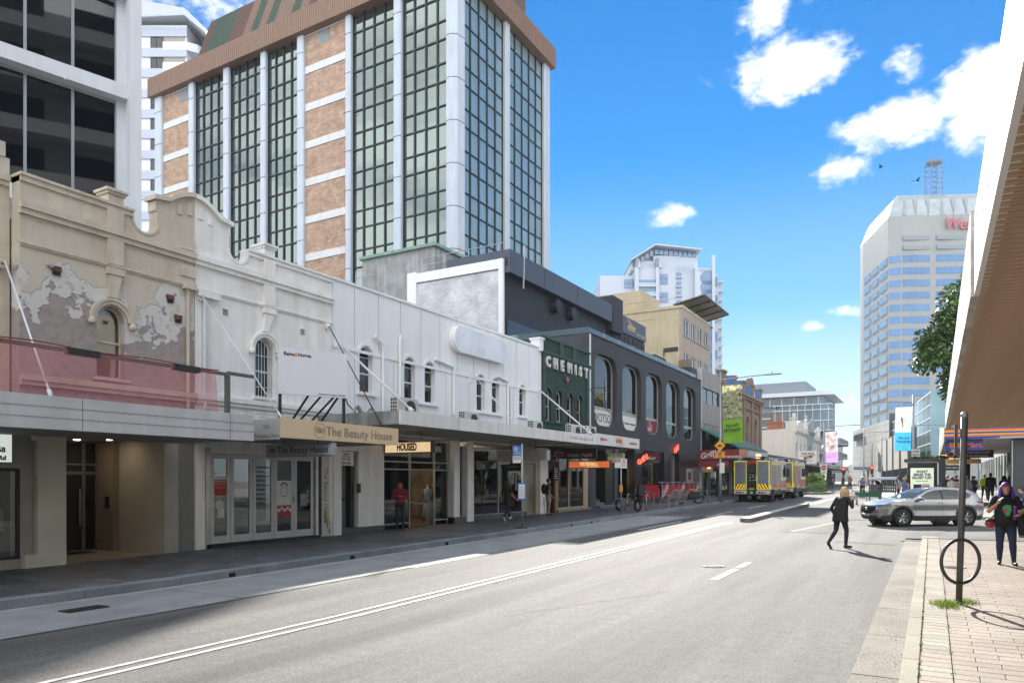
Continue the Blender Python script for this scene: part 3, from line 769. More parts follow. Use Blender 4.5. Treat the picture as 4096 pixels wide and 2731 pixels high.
b=MB();b.box(10.74,10.9,1.8,2.5,.1,2.95);part('recess_pier',b,mat('entry_brown','#84796a',.8,var=.06),t)
b=MB();b.box(8.4,10.9,-.02,4.4,.11,.165);part('entry_floor',b,mat('polished_tile','#a59c8b',.25,var=.05),t)
b=MB();b.box(7.6,11.3,.4,5,2.945,3.0);part('entry_ceiling',b,M_tan,t)
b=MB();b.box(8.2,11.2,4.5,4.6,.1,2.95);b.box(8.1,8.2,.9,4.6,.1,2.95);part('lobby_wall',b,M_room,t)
b=MB();b.panel(rect(8.57,10.74,.165,2.94),[rect(u0,u1,z0,z1)for u0,u1 in((8.63,9.4),(9.46,10.36),(10.44,10.7))for z0,z1 in((.2,2.1),(2.18,2.34),(2.38,2.9))],2.5,2.56)
fr=part('door_frame',b,mat('bronze_alu','#6d6f70',.4,metal=.4),t)
b=MB();b.box(8.57,10.73,2.52,2.53,.17,2.93);part('pane',b,G_dark,fr)
b=MB();b.tube([(10.28,2.45,.8),(10.28,2.45,1.75)],.018,8);part('handle',b,M_galv,fr)
b=MB();b.box(10.7,10.738,1.95,2.1,1.25,1.55);part('intercom',b,M_blk,t)
b=MB();b.box(9.3,10.3,1.8,2.4,.166,.175);part('door_mat',b,M_blk,t)
M_dl=mat('downlight','#ffe2b0',.5,var=0,emit='#ffe4c0',estr=11)
for x,y in((9.3,.8),(10.3,1.2),(9.9,1.9)):
 b=MB();b.lathe([(.07,2.938),(.07,2.943)],(x,y,0),14);part('downlight',b,M_dl,t)
b=MB();b.ball((7.9,-.18,2.82),(.06,.06,.06),10,7);b.box(7.84,7.96,-.22,-.1,2.86,2.93);part('security_camera',b,M_pipe,t,True)
#neighbouring shop at the left edge
t=left('corner_shop','cream rendered shop left of the peeling cream house with a lit sign box','building',1.0)
b=MB();b.panel(rect(1.0,7.69,2.95,8.6),[],.35,.7);part('wall',b,M_creams,t)
b=MB();moulding(b,1.0,7.66,8.0,8.22,.1);b.v=[(a,c+.35,d_)for a,c,d_ in b.v];part('cornice',b,M_creams,t)
b=MB();b.box(1,7.6,.32,.42,8.6,8.9);part('coping',b,M_creams,t)
b=MB();b.tube([(7.44,.1,6.37),(7.44,.36,6.37)],.13,12);b.tube([(7.44,.02,6.37),(7.44,.1,6.37)],.05,8);part('anchor_plate',b,M_creams,t)
b=MB();b.panel(rect(1.0,7.99,.1,2.95),[rect(5.6,7.72,.35,2.2)],.02,.2);sf=part('shop_wall',b,M_tan,t)
b=MB();b.panel(rect(5.6,7.72,.35,2.2),[rect(5.66,7.66,.41,2.14)],.0,.08);wf=part('window_frame',b,M_blk,t)
b=MB();b.box(5.6,7.7,.03,.036,.36,2.18);part('pane',b,G_shop,wf)
b=MB();b.box(5.2,7.9,1.2,1.3,.1,2.95)
part('shop_back',b,mat('shop_timber','#6b5a45',.7,var=.35,scale=3,stretch=(1,1,9)),t)
b=MB();b.box(6.6,7.6,.4,.7,.9,1.35);part('planter',b,M_paper,t)
b=MB()
for i in range(60):b.ball((rnd.uniform(6.65,7.55),rnd.uniform(.42,.68),1.36+rnd.uniform(0,.12)),rnd.uniform(.02,.045),5,4)
part('planter_plant',b,mat('dark_leaf','#2f3a26',.7),t)
sb=thing('sign_box','white lit sign box under the awning reading 58 and Rd','sign',(FX+.05,7.0,2.3),R(90),(0,0,0))
b=MB();b.bbox(-.7,.55,-.02,.18,0,.62,.012);part('box',b,M_alu,sb)
b=MB();b.box(-.68,.53,-.03,-.021,.02,.60);part('face',b,mat('lit_face','#cfd6d2',.5,var=.05,emit='#dfe8e2',estr=.12),sb)
text('lettering','58',.14,M_ink,sb,(.34,-.034,.26),bold=.006);text('lettering','Bronte Rd',.12,M_ink,sb,(.17,-.034,.1),bold=.006)
#white house with the beauty salon
t=terrace('white_terrace_house','white rendered two storey house with barred arched window above the beauty salon',11.78,16.62,13.98,(13.93,14.31),M_wht,M_whtr,M_wht,True)
white_h=t
f=sash(t,13.65,14.31,4.27,5.91,.17,.05,M_wht,G_dark,M_room,5.0)
bars=MB()
for i in range(6):
 x=13.72+i*.104;zt=5.52+math.sqrt(max(0,.30**2-(x-13.98)**2))*.95
 b=MB();b.tube([(x,.06,4.3),(x,.06,zt)],.009,6);part('window_bar',b,M_pipe,t)
for z in(4.55,5.0,5.42):b=MB();b.box(13.66,14.30,.05,.07,z-.008,z+.008);part('window_bar',b,M_pipe,t)
b=MB();b.tube([(12.02,-.06,6.6),(12.02,-.06,3.5)],.05,8);part('downpipe',b,M_pipe,t)
b=MB();b.box(11.8,12.45,-.14,.02,6.62,6.77);part('rain_hopper',b,M_wht,t)
for u,z in((12.68,6.39),(15.38,6.35)):
 b=MB();b.box(u-.1,u+.1,-.012,.02,z-.1,z+.1);v=part('air_vent',b,M_wht,t)
 b=MB()
 for i in range(5):b.box(u-.085,u+.085,-.018,-.0,z-.075+i*.034,z-.075+i*.034+.016)
 part('slot',b,M_blk,v)
for u,z in((11.93,6.62),(16.38,6.70)):
 b=MB();b.lathe([(.11,-.06),(.11,0)],(u,0,z),14,'y');b.tube([(u,-.14,z),(u,0,z)],.03,8);part('anchor_plate',b,M_wht,t)
b=MB();b.box(11.8,16.6,.33,9,3,7.4);part('rear_block',b,M_wht,t)
b=MB()
for j in range(5):
 for i in range(20):
  x=11.85+i*.235+(j%2)*.11;b.bbox(x,x+.225,-.018+rnd.uniform(-.012,.01),.02,3.46+j*.082,3.46+j*.082+.074,.006)
part('brick_course',b,M_wht,t,kind='stuff')
b=MB();b.panel(rect(11.8,16.64,.1,2.95),[rect(12.2,15.95,.3,2.78)],0,.3);part('shop_wall',b,M_wht,t)
b=MB();b.box(12.08,12.22,-.03,.1,.2,2.8);part('steel_jamb',b,mat('brushed_steel','#a8a49c',.35,metal=.8,var=.2,scale=3,stretch=(1,1,.3)),t)
b=MB();b.box(12.1,16.1,-.03,.2,.12,.30);part('threshold',b,M_blk,t)
b=MB();b.box(12.22,16.0,-.015,.1,2.66,2.82);part('door_head',b,M_wht,t)
M_dfr=mat('door_white','#c6c4bf',.5,var=.05)
xs=[12.25,12.87,13.60,14.35,15.09,15.86]
salon_doors=[]
for i in range(5):
 a,c=xs[i]+.008,xs[i+1]-.008
 b=MB();b.panel(rect(a,c,.305,2.65),[rect(a+.1,c-.1,.5,2.53)],.02,.07);dr=part('folding_door',b,M_dfr,t)
 b=MB();b.box(a+.095,c-.095,.04,.046,.49,2.54);part('pane',b,G_shop,dr)
 b=MB()
 for z in(.5,1.45,2.45):b.tube([(c,.015,z),(c,.015,z+.1)],.012,6)
 part('hinge',b,M_galv,dr)
 salon_doors.append((dr,a+.1,c-.1))
b=MB();b.box(xs[4]-.05,xs[4]-.02,-.02,.02,1.3,1.5);b.tube([(xs[4]-.035,-.03,1.4),(xs[4]+.06,-.03,1.4)],.01,6);part('handle',b,M_galv,salon_doors[4][0])
M_pgrey=mat('poster_grey','#8e8d8b',.6,var=.25,scale=4)
M_skin_p=mat('poster_pale','#c9c2ba',.6,var=.15,scale=5)
def prt(door,a,c,z0,z1,m,d=.034):b=MB();b.box(a,c,d,d+.003,z0,z1);return part('poster',b,m,door)
d1,a,c=salon_doors[0]
prt(d1,a+.01,c-.01,1.55,1.98,M_red);prt(d1,a+.01,c-.01,.95,1.54,M_pgrey)
bb=MB();bb.mi=0;bb.lathe([(.001,.030),(.13,.031),(.13,.033)],((a+c)/2-.02,0,1.3),18,'y');bb.box(a+.12,a+.32,.030,.033,.97,1.2);part('printed_portrait',bb,M_skin_p,d1)
text('lettering','ENVIRON SKINCARE',.052,M_paper,d1,((a+c)/2,.030,1.93),xs=.75,ext=.001,bold=.001);text('lettering','PLATINUM STOCKIST',.042,M_paper,d1,((a+c)/2,.030,1.85),xs=.8,ext=.001)
text('lettering','EXPERIENCE A FACIAL LIKE NO OTHER',.026,M_paper,d1,((a+c)/2,.030,1.77),xs=.7,ext=.001)
for i in range(4):prt(d1,a+.02+i*.1,a+.1+i*.1,2.0,2.07,M_paper)
prt(d1,a+.02,a+.1,2.12,2.18,M_paper)
d3,a,c=salon_doors[2]
M_inkg=mat('window_lettering','#0c0d0e',.5,var=0)
for i,s in enumerate(('Microdermabrasion','LED Light','Eyelash Extensions','Eyelash Lift','Body Treatments','Body Scrubs','Body Wraps','Body Massage','Spray Tans')):
 text('lettering',s,.075,M_inkg,d3,(a+.03,.030,2.32-i*.125),xs=.8,ext=.001,align='LEFT',bold=.001)
d4,a,c=salon_doors[3]
prt(d4,a+.005,c-.005,.98,1.95,M_paper);prt(d4,a+.005,c-.005,.92,1.24,M_red,.029)
bb=MB();bb.torus(((a+c)/2+.01,.031,1.62),.14,.006,'y',24,4);bb.torus(((a+c)/2+.01,.031,1.76),.12,.018,'y',14,4,R(10),R(170));bb.tube([((a+c)/2-.06,.031,1.6),((a+c)/2-.02,.031,1.595)],.006,4);bb.tube([((a+c)/2+.05,.031,1.6),((a+c)/2+.09,.031,1.595)],.006,4);bb.tube([((a+c)/2-.02,.031,1.5),((a+c)/2+.05,.031,1.5)],.008,4)
part('printed_portrait',bb,M_ink,d4)
for i in range(5):bb=MB();bb.lathe([(.055,.026),(.055,.028)],(a+.07+i*.105,0,1.1+(i%2)*.05),6,'y');part('printed_hexagon',bb,M_paper,d4)
d5,a,c=salon_doors[4]
prt(d5,a+.15,a+.42,1.2,1.55,M_pgrey);prt(d5,a+.15,a+.42,1.56,1.62,M_ink)
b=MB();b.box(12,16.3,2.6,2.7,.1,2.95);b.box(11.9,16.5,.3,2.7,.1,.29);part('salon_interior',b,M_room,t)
b=MB();b.box(13.2,14.6,1.9,2.3,.3,1.25);part('reception_desk',b,mat('desk_white','#77736a',.5),t)
b=MB();b.box(16.05,16.12,-.04,.05,.3,2.8);part('black_trim',b,M_blk,t)
b=MB();b.box(16.13,16.45,-.05,.05,.25,2.8);part('name_board',b,mat('board_white','#c9c5bd',.5,var=.04),t)
text('lettering','The Beauty House',.24,mat('engraved_brass','#8d7f66',.5,metal=.3),t,(16.29,-.055,1.5),(R(90),R(90),0),xs=.95)
b=MB();b.bbox(16.24,16.38,-.13,-.052,.78,1.02,.01);part('meter_box',b,mat('meter_beige','#b8a986',.6),t)
b=MB();b.tube([(16.31,-.09,.78),(16.33,-.08,.55),(16.42,-.08,.4),(16.48,-.06,.3)],.01,6);b.tube([(16.36,-.09,.8),(16.5,-.06,.5),(16.46,-.06,.28)],.008,6);part('cable',b,M_blk,t)
#awnings of the near houses
AE=-3.2
def awning(name,label,u0,u1,z0,z1,mf,grooves=(),d1=0.,endl=None,zt=None):
 t=left(name,label,'awning',u0)
 b=MB();b.box(u0,u1,AE,AE+.06,z0,z1);part('fascia',b,mf,t)
 b=MB();b.box(u0+.02,u1-.02,AE+.062,d1-.005,z0+.05,z0+.12);part('soffit',b,M_soff,t)
 b=MB();b.box(u0+.02,u1-.02,AE+.062,d1-.005,(zt or z1)-.12,(zt or z1)-.06);part('deck',b,M_galv,t)
 b=MB();b.box(u0,u0+.06,AE+.062,d1-.005,z0+.01,z1-.01);part('end_panel',b,endl or mf,t)
 b=MB();b.box(u1-.06,u1,AE+.062,d1-.005,z0+.01,z1-.01);part('end_panel',b,mf,t)
 for g in grooves:
  b=MB();b.box(u0,u1,AE-.008,AE+.01,g-.006,g+.006);part('trim_strip',b,M_galv if len(grooves)>1 else M_blk,t)
 return t
aw1=awning('grey_awning','long grey metal awning across the cream peeling house',-3.0,10.92,2.82,3.39,M_awn,(3.2,3.02))
for u in(4.1,7.2,10.3):b=MB();b.box(u-.004,u+.004,AE-.003,AE+.01,2.83,3.38);part('panel_joint',b,M_blk,aw1)
aw2=awning('beige_awning','beige fascia awning lettered The Beauty House in front of the salon',11.68,15.91,2.94,3.4,mat('beige_fascia','#d3bb97',.5,var=.03),())
M_eng=mat('engraved','#8f8473',.6,var=0)
text('lettering','The Beauty House',.33,M_eng,aw2,(14.38,AE-.006,3.16),xs=1.02,ext=.006)
text('lettering','TBH',.2,M_eng,aw2,(12.9,AE-.006,3.17),xs=.8,ext=.006,shear=.0)
b=MB();b.torus((12.9,AE-.004,3.17),.19,.005,'y',28,4);part('emblem_ring',b,M_eng,aw2)
b=MB();b.box(11.665,11.678,AE+.01,AE+.92,2.9,3.38);ep=part('side_sign',b,mat('grey_sign','#9a9c9c',.5,var=.04),aw2)
text('lettering','The Beauty House',.135,M_eng,aw2,(11.66,AE+.46,3.0),(R(90),0,R(-90)),xs=.85);text('lettering','TBH',.15,M_eng,aw2,(11.66,AE+.46,3.2),(R(90),0,R(-90)),xs=.8)
aw3=awning('white_awning','long white awning across the white arched-window building',16.01,29.72,3.54,3.94,M_awnw,(),0,mat('stained_conc','#8f9694',.85,var=.2,scale=2,bump=.3,streak=.35))
for u in(18.9,21.3,23.8,26.3):b=MB();b.box(u-.004,u+.004,AE-.003,AE+.01,3.55,3.93);part('panel_joint',b,M_blk,aw3)
b=MB()
for i in range(15):b.box(27.0+i*.16,27.08+i*.16+rnd.uniform(0,.05),AE-.004,AE-.001,3.66+rnd.uniform(0,.03),3.8+rnd.uniform(-.06,.03))
part('lettering_ghost',b,mat('ghost_letter','#aba9a3',.7,var=.3,scale=20),aw3,kind='stuff')
aw4=awning('fayshell_awning','short white awning with red shop lettering beside the long white awning',29.74,35.2,3.56,4.06,mat('fay_white','#cfcdca',.5,var=.03),())
M_fay=mat('fay_red','#b5473a',.6,var=0)
text('lettering','FAYSHELL',.27,M_fay,aw4,(32.45,AE-.006,3.81),xs=.75,bold=.008)
text('lettering','@fayshell.au',.2,M_fay,aw4,(30.55,AE-.006,3.83),xs=.75);text('lettering','www.fayshell.com',.2,M_fay,aw4,(34.3,AE-.006,3.8),xs=.7)
for a,c,z in((31.8,32.8,3.98),(32.1,33.1,3.64)):b=MB();b.box(a,c,AE-.008,AE+.01,z-.008,z+.008);part('red_rule',b,M_fay,aw4)
def rod(label,p,q,r,m,group='awning tie rods',kink=False):
 t=thing('tie_rod',label,'rod',p)
 v=Vector(q)-Vector(p);b=MB();b.tube([(0,0,0),tuple(v)],r,8);part('bar',b,m,t,True)
 b=MB();n=v.normalized();b.tube([tuple(v-n*.18),tuple(v)],r*1.9,8);part('end_fitting',b,m,t,True)
rod('white tie rod from the corner shop wall to the grey awning',(FX-.0+.0,7.44,6.37),(-13.0,6.7,3.38),.02,M_pipe)
rod('thin white tie rod from the white house wall past the barred window',(FX+.1,11.93,6.62),(-13.0,11.75,3.41),.014,M_pipe)
rod('rusty brown tie rod behind the billboard',(FX+.1,16.38,6.70),(-13.05,15.35,3.42),.016,M_rust)
rod('thick white tie rod running down to the corner of the long white awning',(FX+.1,16.9,6.21),(-13.05,16.7,3.95),.035,M_pipe)
rod('thin white tie rod beside the twin arched windows',(FX+.1,24.5,6.22),(-13.0,22.6,3.95),.02,M_pipe)
rod('thick white tie rod across the front of the green chemist building',(FX+.1,30.2,6.22),(-13.05,29.4,4.0),.038,M_pipe)
rod('thin black tie rod across the green chemist windows',(FX+.05,30.6,7.3),(-13.05,29.9,4.05),.013,M_blk)
rod('thin black tie rod from the green chemist parapet to the fayshell awning',(FX+.05,36.0,6.95),(-13.05,34.2,4.07),.016,M_blk)
t=thing('timber_rail','weathered timber rail on posts above the grey awning holding pink netting','rail',(-13.3,4,3.33))
b=MB();b.M=Matrix.Translation((0,0,0));b.box(-.03,.03,-3,6.55,.90,.965);part('rail',b,M_timber,t)
b=MB();b.box(-.03,.03,6.5,7.2,.93,1.0);part('rail_end',b,M_timber,t)
for y in(6.5,):b=MB();b.box(-.045,.045,y-.045,y+.045,.0,.96);part('post',b,M_timber,t)
for y in(1.7,3.4,5.5):b=MB();b.box(-.07,.07,y-.28,y+.28,.865,.985);part('bracket',b,M_blk,t)
b=MB();b.tube([(.03,y,.99+.02*math.sin(y*3))for y in[i*.25-3 for i in range(38)]],.013,5);part('red_rope',b,mat('rope_red','#8f2f35',.8),t)
net=bpy.data.materials.new('pink_net');net.use_nodes=True
N=net.node_tree.nodes;Lk=net.node_tree.links
for n in list(N):N.remove(n)
o_=N.new('ShaderNodeOutputMaterial');df=N.new('ShaderNodeBsdfDiffuse');tl=N.new('ShaderNodeBsdfTranslucent');tr=N.new('ShaderNodeBsdfTransparent');m1=N.new('ShaderNodeMixShader');m2=N.new('ShaderNodeMixShader')
df.inputs[0].default_value=(.75,.27,.33,1);tl.inputs[0].default_value=(.75,.27,.33,1);m1.inputs[0].default_value=.4;m2.inputs[0].default_value=.36
tr.inputs[0].default_value=(1,.86,.88,1)
Lk.new(df.outputs[0],m1.inputs[1]);Lk.new(tl.outputs[0],m1.inputs[2]);Lk.new(tr.outputs[0],m2.inputs[1]);Lk.new(m1.outputs[0],m2.inputs[2]);Lk.new(m2.outputs[0],o_.inputs[0])
b=MB();vs=[]
for i in range(60):
 y=-3+i*.155
 for j in range(8):
  z=.93-j*.135;vs.append((.03+.02*math.sin(y*2.1+j*.8)+(.03*math.sin(y*5)*j/8),y+(j*.02 if i==59 else 0),z+.0))
b.add(vs,[(i*8+j,i*8+j+1,(i+1)*8+j+1,(i+1)*8+j)for i in range(59)for j in range(7)]);b2=b
o=b.build('safety_net',net,None,True);o.location=(-13.28,4,3.33);tag(o,'pink translucent safety netting hung from the timber rail above the grey awning','net')
ang=math.atan2(1.65,.72)
t=thing('billboard','large plain white estate agent billboard standing on the beige awning','billboard',(-14.0,12.55,3.36),ang)
W=math.hypot(.72,1.65)
b=MB();b.box(0,W,-.03,.03,.74,1.90);part('board',b,mat('board_grey','#d5d5de',.5,var=.02),t)
text('lettering','Raine',.125,M_ink,t,(.12,-.034,1.745),bold=.002,align='LEFT');text('lettering','&',.125,mat('amber_ink','#c98a3a',.6,var=0),t,(.40,-.034,1.745),bold=.002,align='LEFT');text('lettering','Horne.',.125,M_ink,t,(.485,-.034,1.745),bold=.002,align='LEFT')
text('lettering','Randwick | Coogee | Clovelly',.06,M_ink,t,(W-.42,-.034,.8),ext=.002);b=MB();b.box(.09,.12,-.033,-.029,.79,.796);part('small_mark',b,M_ink,t)
for x in(.06,W-.06):b=MB();b.box(x-.035,x+.035,.032,.08,0.02,1.85);part('leg',b,M_blk,t)
for(x,dx,yy)in((.75,.45,.9),(1.05,.5,.9),(1.35,.3,.9),(.6,.25,1.0)):
 b=MB();b.tube([(x,yy,0.03),(x+dx,.06,.85)],.03,6);part('brace',b,M_blk,t)
def hang(name,label,Y,x0,x1,z0,z1,mface,msides=None,th=.14,group=None,rodz=None):
 t=thing(name,label,'sign',(x0,Y,z0),0,(x0,Y,z0),group)
 b=MB();b.bbox(x0,x1,Y,Y+th,z0,z1,.012);part('box',b,msides or M_blk,t)
 b=MB();b.box(x0+.03,x1-.03,Y-.006,Y+.001,z0+.03,z1-.03);part('face',b,mface,t)
 b=MB()
 for x in(x0+.25*(x1-x0),x0+.75*(x1-x0)):b.tube([(x,Y+th/2,z1),(x,Y+th/2,rodz or z1+.35)],.012,6)
 part('hanger',b,M_blk,t)
 return t
t=hang('hanging_sign','grey hanging sign box reading The Beauty House under the beige awning',13.3,-15.3,-12.9,2.57,2.89,mat('sign_grey','#a9abaf',.5,var=.04),M_galv,rodz=3.0)
text('lettering','The Beauty House',.25,M_ink,t,(-13.95,13.29,2.73),xs=.95,ext=.003);text('lettering','TBH',.17,M_ink,t,(-15.05,13.29,2.73),xs=.75,ext=.003)
#white arched-window building
t=left('white_arcade_building','long white panelled building with six arched windows and a blank oval sign','building',16.64)
WB=t
wins=[(17.86,18.5,4.85,6.36),(20.17,20.8,4.83,6.33),(21.36,21.99,4.83,6.33),(24.87,25.49,4.83,6.31),(26.05,26.66,4.83,6.30),(28.40,28.98,4.9,6.28)]
facade(t,'wall',16.64,30.52,3.6,8.22,[arch(*w_)for w_ in wins],M_whtp,0,.3)
b=MB();b.box(16.64,30.52,-.05,.34,8.22,8.30);part('coping',b,M_whtp,t)
b=MB();b.box(16.64,30.52,-.035,.01,6.10,6.20);part('string_course',b,M_whtp,t)
for u in[17.63+i*1.168 for i in range(11)]:
 b=MB();b.box(u-.008,u+.008,-.004,.01,6.201,8.218);part('panel_joint',b,mat('joint_grey','#8f969c',.7,var=.1),t)
for u in(17.63,19.6,22.7,24.3,27.9):b=MB();b.box(u-.006,u+.006,-.004,.01,3.9,6.098);part('panel_joint',b,MATS['joint_grey'],t)
M_backg=mat('room_beige','#6e6048',.8,var=.4,scale=2.5,stretch=(1,1,3))
for i,(a,c,z0,z1)in enumerate(wins):
 f=sash(t,a,c,z0,z1,.14,.045,M_pipe,G_win,M_backg if i in(1,2,3,4)else M_room,z0+.62)
 b=MB();archring(b,(a+c)/2,z1-(c-a)/2,(c-a)/2+.03,(c-a)/2+.12,-.03,.01);part('arch_trim',b,M_whtp,t)
 b=MB();b.box(a+.04,c-.04,.13,.19,z1-.36,z1-.33);part('transom',b,M_pipe,f)
for a,c,z in((17.7,18.66,4.83),(20.0,22.15,4.80),(24.7,26.83,4.80),(28.28,29.1,4.87)):
 b=MB();b.box(a,c,-.10,.02,z-.09,z);part('window_sill',b,M_whtp,t)
P=rrect(22.9,26.95,6.95,7.98,.5,8)
b=MB();b.prism(P,-.28,-.005,'y');part('sign_box',b,M_whtp,t)
b=MB();b.prism(inset(P,.06),-.286,-.281,'y');part('sign_face',b,mat('faded_sign','#dfe3e9',.35,var=.10,scale=1.6),t)
def pipe(pts,r=.05,m=None,root=None):
 b=MB();b.tube(pts,r,8);part('downpipe',b,m or M_whtp,root or t)
pipe([(18.5,-.1,6.75),(18.9,-.1,6.55),(18.95,-.07,6.35),(18.95,-.07,3.9)]);pipe([(19.95,.02,6.98),(19.87,-.1,6.98),(19.85,-.07,6.85),(19.85,-.07,3.9)],.06)
pipe([(21.9,-.08,6.48),(23.05,-.08,6.36),(23.13,-.07,6.2),(23.13,-.07,4.5)],.055);pipe([(26.4,-.08,6.4),(27.2,-.08,6.3),(27.28,-.07,6.2),(27.28,-.07,3.95)],.055);pipe([(27.55,-.06,6.05),(27.55,-.06,3.95)],.04)
for u in(16.95,24.4,30.15):
 b=MB();b.box(u-.13,u+.13,-.03,.01,5.9,6.5);part('anchor_pad',b,M_whtp,t)
b=MB();b.box(16.7,30.5,.35,12,3.5,8.0);part('rear_block',b,M_whtp,t)
b=MB();b.prism([(24.6,8.0),(30.2,8.0),(27.0,9.35)],2.5,2.8,'y');part('rear_gable',b,mat('mossy_gable','#4d4a42',.9,var=.4,scale=4,bump=.4),t)
b=MB();b.tube([(17.0,-.12,4.75),(17.1,-.2,4.35),(17.3,-.35,4.1)],.02,6);part('cable',b,M_blk,t)
for k in range(6):
 b=MB();b.tube([(17.0+.12*i,-.35-.05*k,4.0+.02*k+.22*math.sin(i*.6+.2*k)**2)for i in range(9)],.018,5);part('coiled_hose',b,M_pipe,t)
aircon('boxy white air conditioner on the white awning below the first arched window',18.3,-.9,3.95,1.1,.72)
aircon('white air conditioner on the white awning between the two pairs of arched windows',22.65,-.6,3.95,1.0,.62)
aircon('white air conditioner on the white awning below the last single arched window',28.05,-.6,3.95,.9,.66)
aircon('slatted air conditioner in front of the first green chemist windows',31.5,-.8,3.95,1.2,.72);aircon('air conditioner with a round white fan in front of the green chemist wall',33.3,-.8,3.95,1.2,.76)
b=MB();b.panel(rect(16.64,19.06,.2,3.5),[rect(16.98,17.8,.42,2.9)],-.02,.35);part('shop_wall',b,M_wht,t)
b=MB();b.box(16.64,16.985,-.05,-.021,.1,3.3);part('wall_pier',b,M_wht,t)
b=MB();b.box(17.0,19.06,-.05,.3,.1,.44);part('plinth',b,mat('plinth_grey','#55585a',.7,var=.2),t)
b=MB();b.box(16.99,17.55,.30,.34,.44,2.42);d_=part('side_door',b,mat('door_grey','#6e6a66',.6,var=.08),t)
b=MB();b.tube([(17.4,.24,1.35),(17.4,.31,1.35)],.04,10);part('knob',b,M_blk,d_)
b=MB();b.box(17.56,17.70,.1,.34,.44,2.42);part('door_post',b,M_blk,t)
b=MB();b.box(16.985,17.64,.05,.09,2.43,2.88);pl=part('number_plate',b,M_wht,t)
for s,sz,z in(('Level 1',.10,2.80),('17-21',.2,2.66),('Bronte Road',.095,2.51)):text('lettering',s,sz,M_ink,t,(17.3,.045,z),xs=.85)
b=MB();b.box(17.72,17.86,-.06,-.021,1.55,1.85);part('key_box',b,M_blk,t)
M_scr=mat('scuff','#aaa59b',.8,var=.3,scale=9)
M_sfr=mat('shop_frame','#a3a39c',.4,metal=.3,var=.05)
def glazing(root,u0,u1,z0,z1,mull,trans,d,m,gm,name='shop_window',w_=.05):
 holes=[];us=[u0]+list(mull)+[u1];zs=[z0]+list(trans)+[z1]
 for i in range(len(us)-1):
  for j in range(len(zs)-1):holes.append(rect(us[i]+w_/2+(w_/2 if i==0 else 0),us[i+1]-w_/2-(w_/2 if i==len(us)-2 else 0),zs[j]+w_/2,zs[j+1]-w_/2))
 b=MB();b.panel(rect(u0,u1,z0-.01,z1+.01),holes,d,d+.07);f=part(name,b,m,root)
 for h in holes:
  b=MB();b.box(h[0][0]-.01,h[1][0]+.01,d+.03,d+.036,h[0][1]-.01,h[2][1]+.01);part('pane',b,gm,f)
 return f
glazing(t,19.16,20.82,.22,3.42,[],[.42,2.35,2.62],.25,M_sfr,G_shop)
glazing(t,20.82,22.3,2.35,3.42,[],[2.62],.25,M_sfr,G_shop)
glazing(t,22.3,23.2,.25,3.42,[],[.45,2.35,2.62],.25,M_sfr,G_shop)
b=MB();b.box(23.2,23.62,-.02,.3,.2,3.5);part('column',b,M_wht,t)
b=MB();b.box(24.02,24.48,-.12,.3,.2,3.5);part('column',b,M_wht,t)
b=MB();b.box(23.2,29.0,-.06,.3,.15,.52);part('plinth',b,MATS['plinth_grey'],t)
glazing(t,23.62,24.02,.53,3.3,[],[],.12,M_sfr,G_shop)
glazing(t,24.48,28.75,.53,3.3,[26.6],[],.0,M_sfr,G_shop)
b=MB();b.panel(rect(28.75,30.2,.15,3.5),[rect(28.95,29.95,.4,2.75)],0,.2);part('panelled_wall',b,mat('panel_putty','#a59d8c',.6,var=.05),t)
b=MB();b.box(28.96,29.94,.1,.14,.41,2.74);dd=part('putty_door',b,mat('door_putty','#968e7d',.6,var=.06),t)
b=MB();b.box(30.2,31.0,-.12,.3,.1,3.5);part('column',b,M_wht,t)
for k in range(2):b=MB();b.box(30.5+k*.25,30.66+k*.25,-.2,-.121,.75,1.15);b.tube([(30.58+k*.25,-.16,.75),(30.58+k*.25,-.16,.36)],.03,6);part('meter',b,M_pipe,t)
b=MB();b.box(19.0,30.2,4.4,4.5,.2,3.5);b.box(18.95,19.05,.3,4.5,.2,3.5);part('shop_back_wall',b,mat('shop_brown','#6d6255',.8,var=.4,scale=1.5),t)
b=MB();b.box(19.05,30.2,.3,4.5,3.45,3.5);part('shop_ceiling',b,M_soff,t)
b=MB();b.box(19.05,30.2,.32,4.5,.2,.3);part('shop_floor',b,mat('timber_floor','#5a4230',.5,var=.2,scale=4),t)
M_lamp=mat('pendant_lamp','#ffd9a0',.5,var=0,emit='#ffdcb0',estr=26)
for x,y in((20.0,1.4),(21.2,1.8),(21.6,3),(22.6,1.2),(25.4,1.6),(27.3,2)):
 b=MB();b.ball((x,y,2.95),.06,10,7);b.tube([(x,y,3.0),(x,y,3.45)],.006,5);part('pendant_lamp',b,M_lamp,t,True)
cl=['#7d7468','#55605f','#8a8a84','#2b2d30','#8f6f52','#b8b3a7','#3c4a55','#6d3f38']
def mannequin(x,y,z,col,skirt=None,lab=''):
 o=thing('mannequin','shop mannequin '+lab,'mannequin',(FX-y,x,z),R(90),(0,0,0),'mannequins in the clothes shop')
 b=MB();b.M=None
 prof=[(.05,1.42),(.05,1.36),(.17,1.30),(.165,1.15),(.115,.98),(.155,.82)]
 b.lathe(prof,n=14);part('torso',b,mat('garment'+col,col,.9,var=.15,scale=8),o,True)
 b=MB();b.lathe([(.15,.84),(.21 if skirt else .16,.45),(.25 if skirt else .13,.1),(.0,.1)],n=14);part('skirt',b,mat('garment'+(skirt or col),skirt or col,.9,var=.15),o,True)
 b=MB();b.lathe([(.0,1.50),(.045,1.49),(.04,1.40)],n=10);part('neck',b,mat('mannequin_neck','#b39a78',.6),o,True)
 b=MB();b.lathe([(.17,0),(.17,.02),(.02,.03),(.02,.2)],n=14);part('stand',b,M_galv,o)
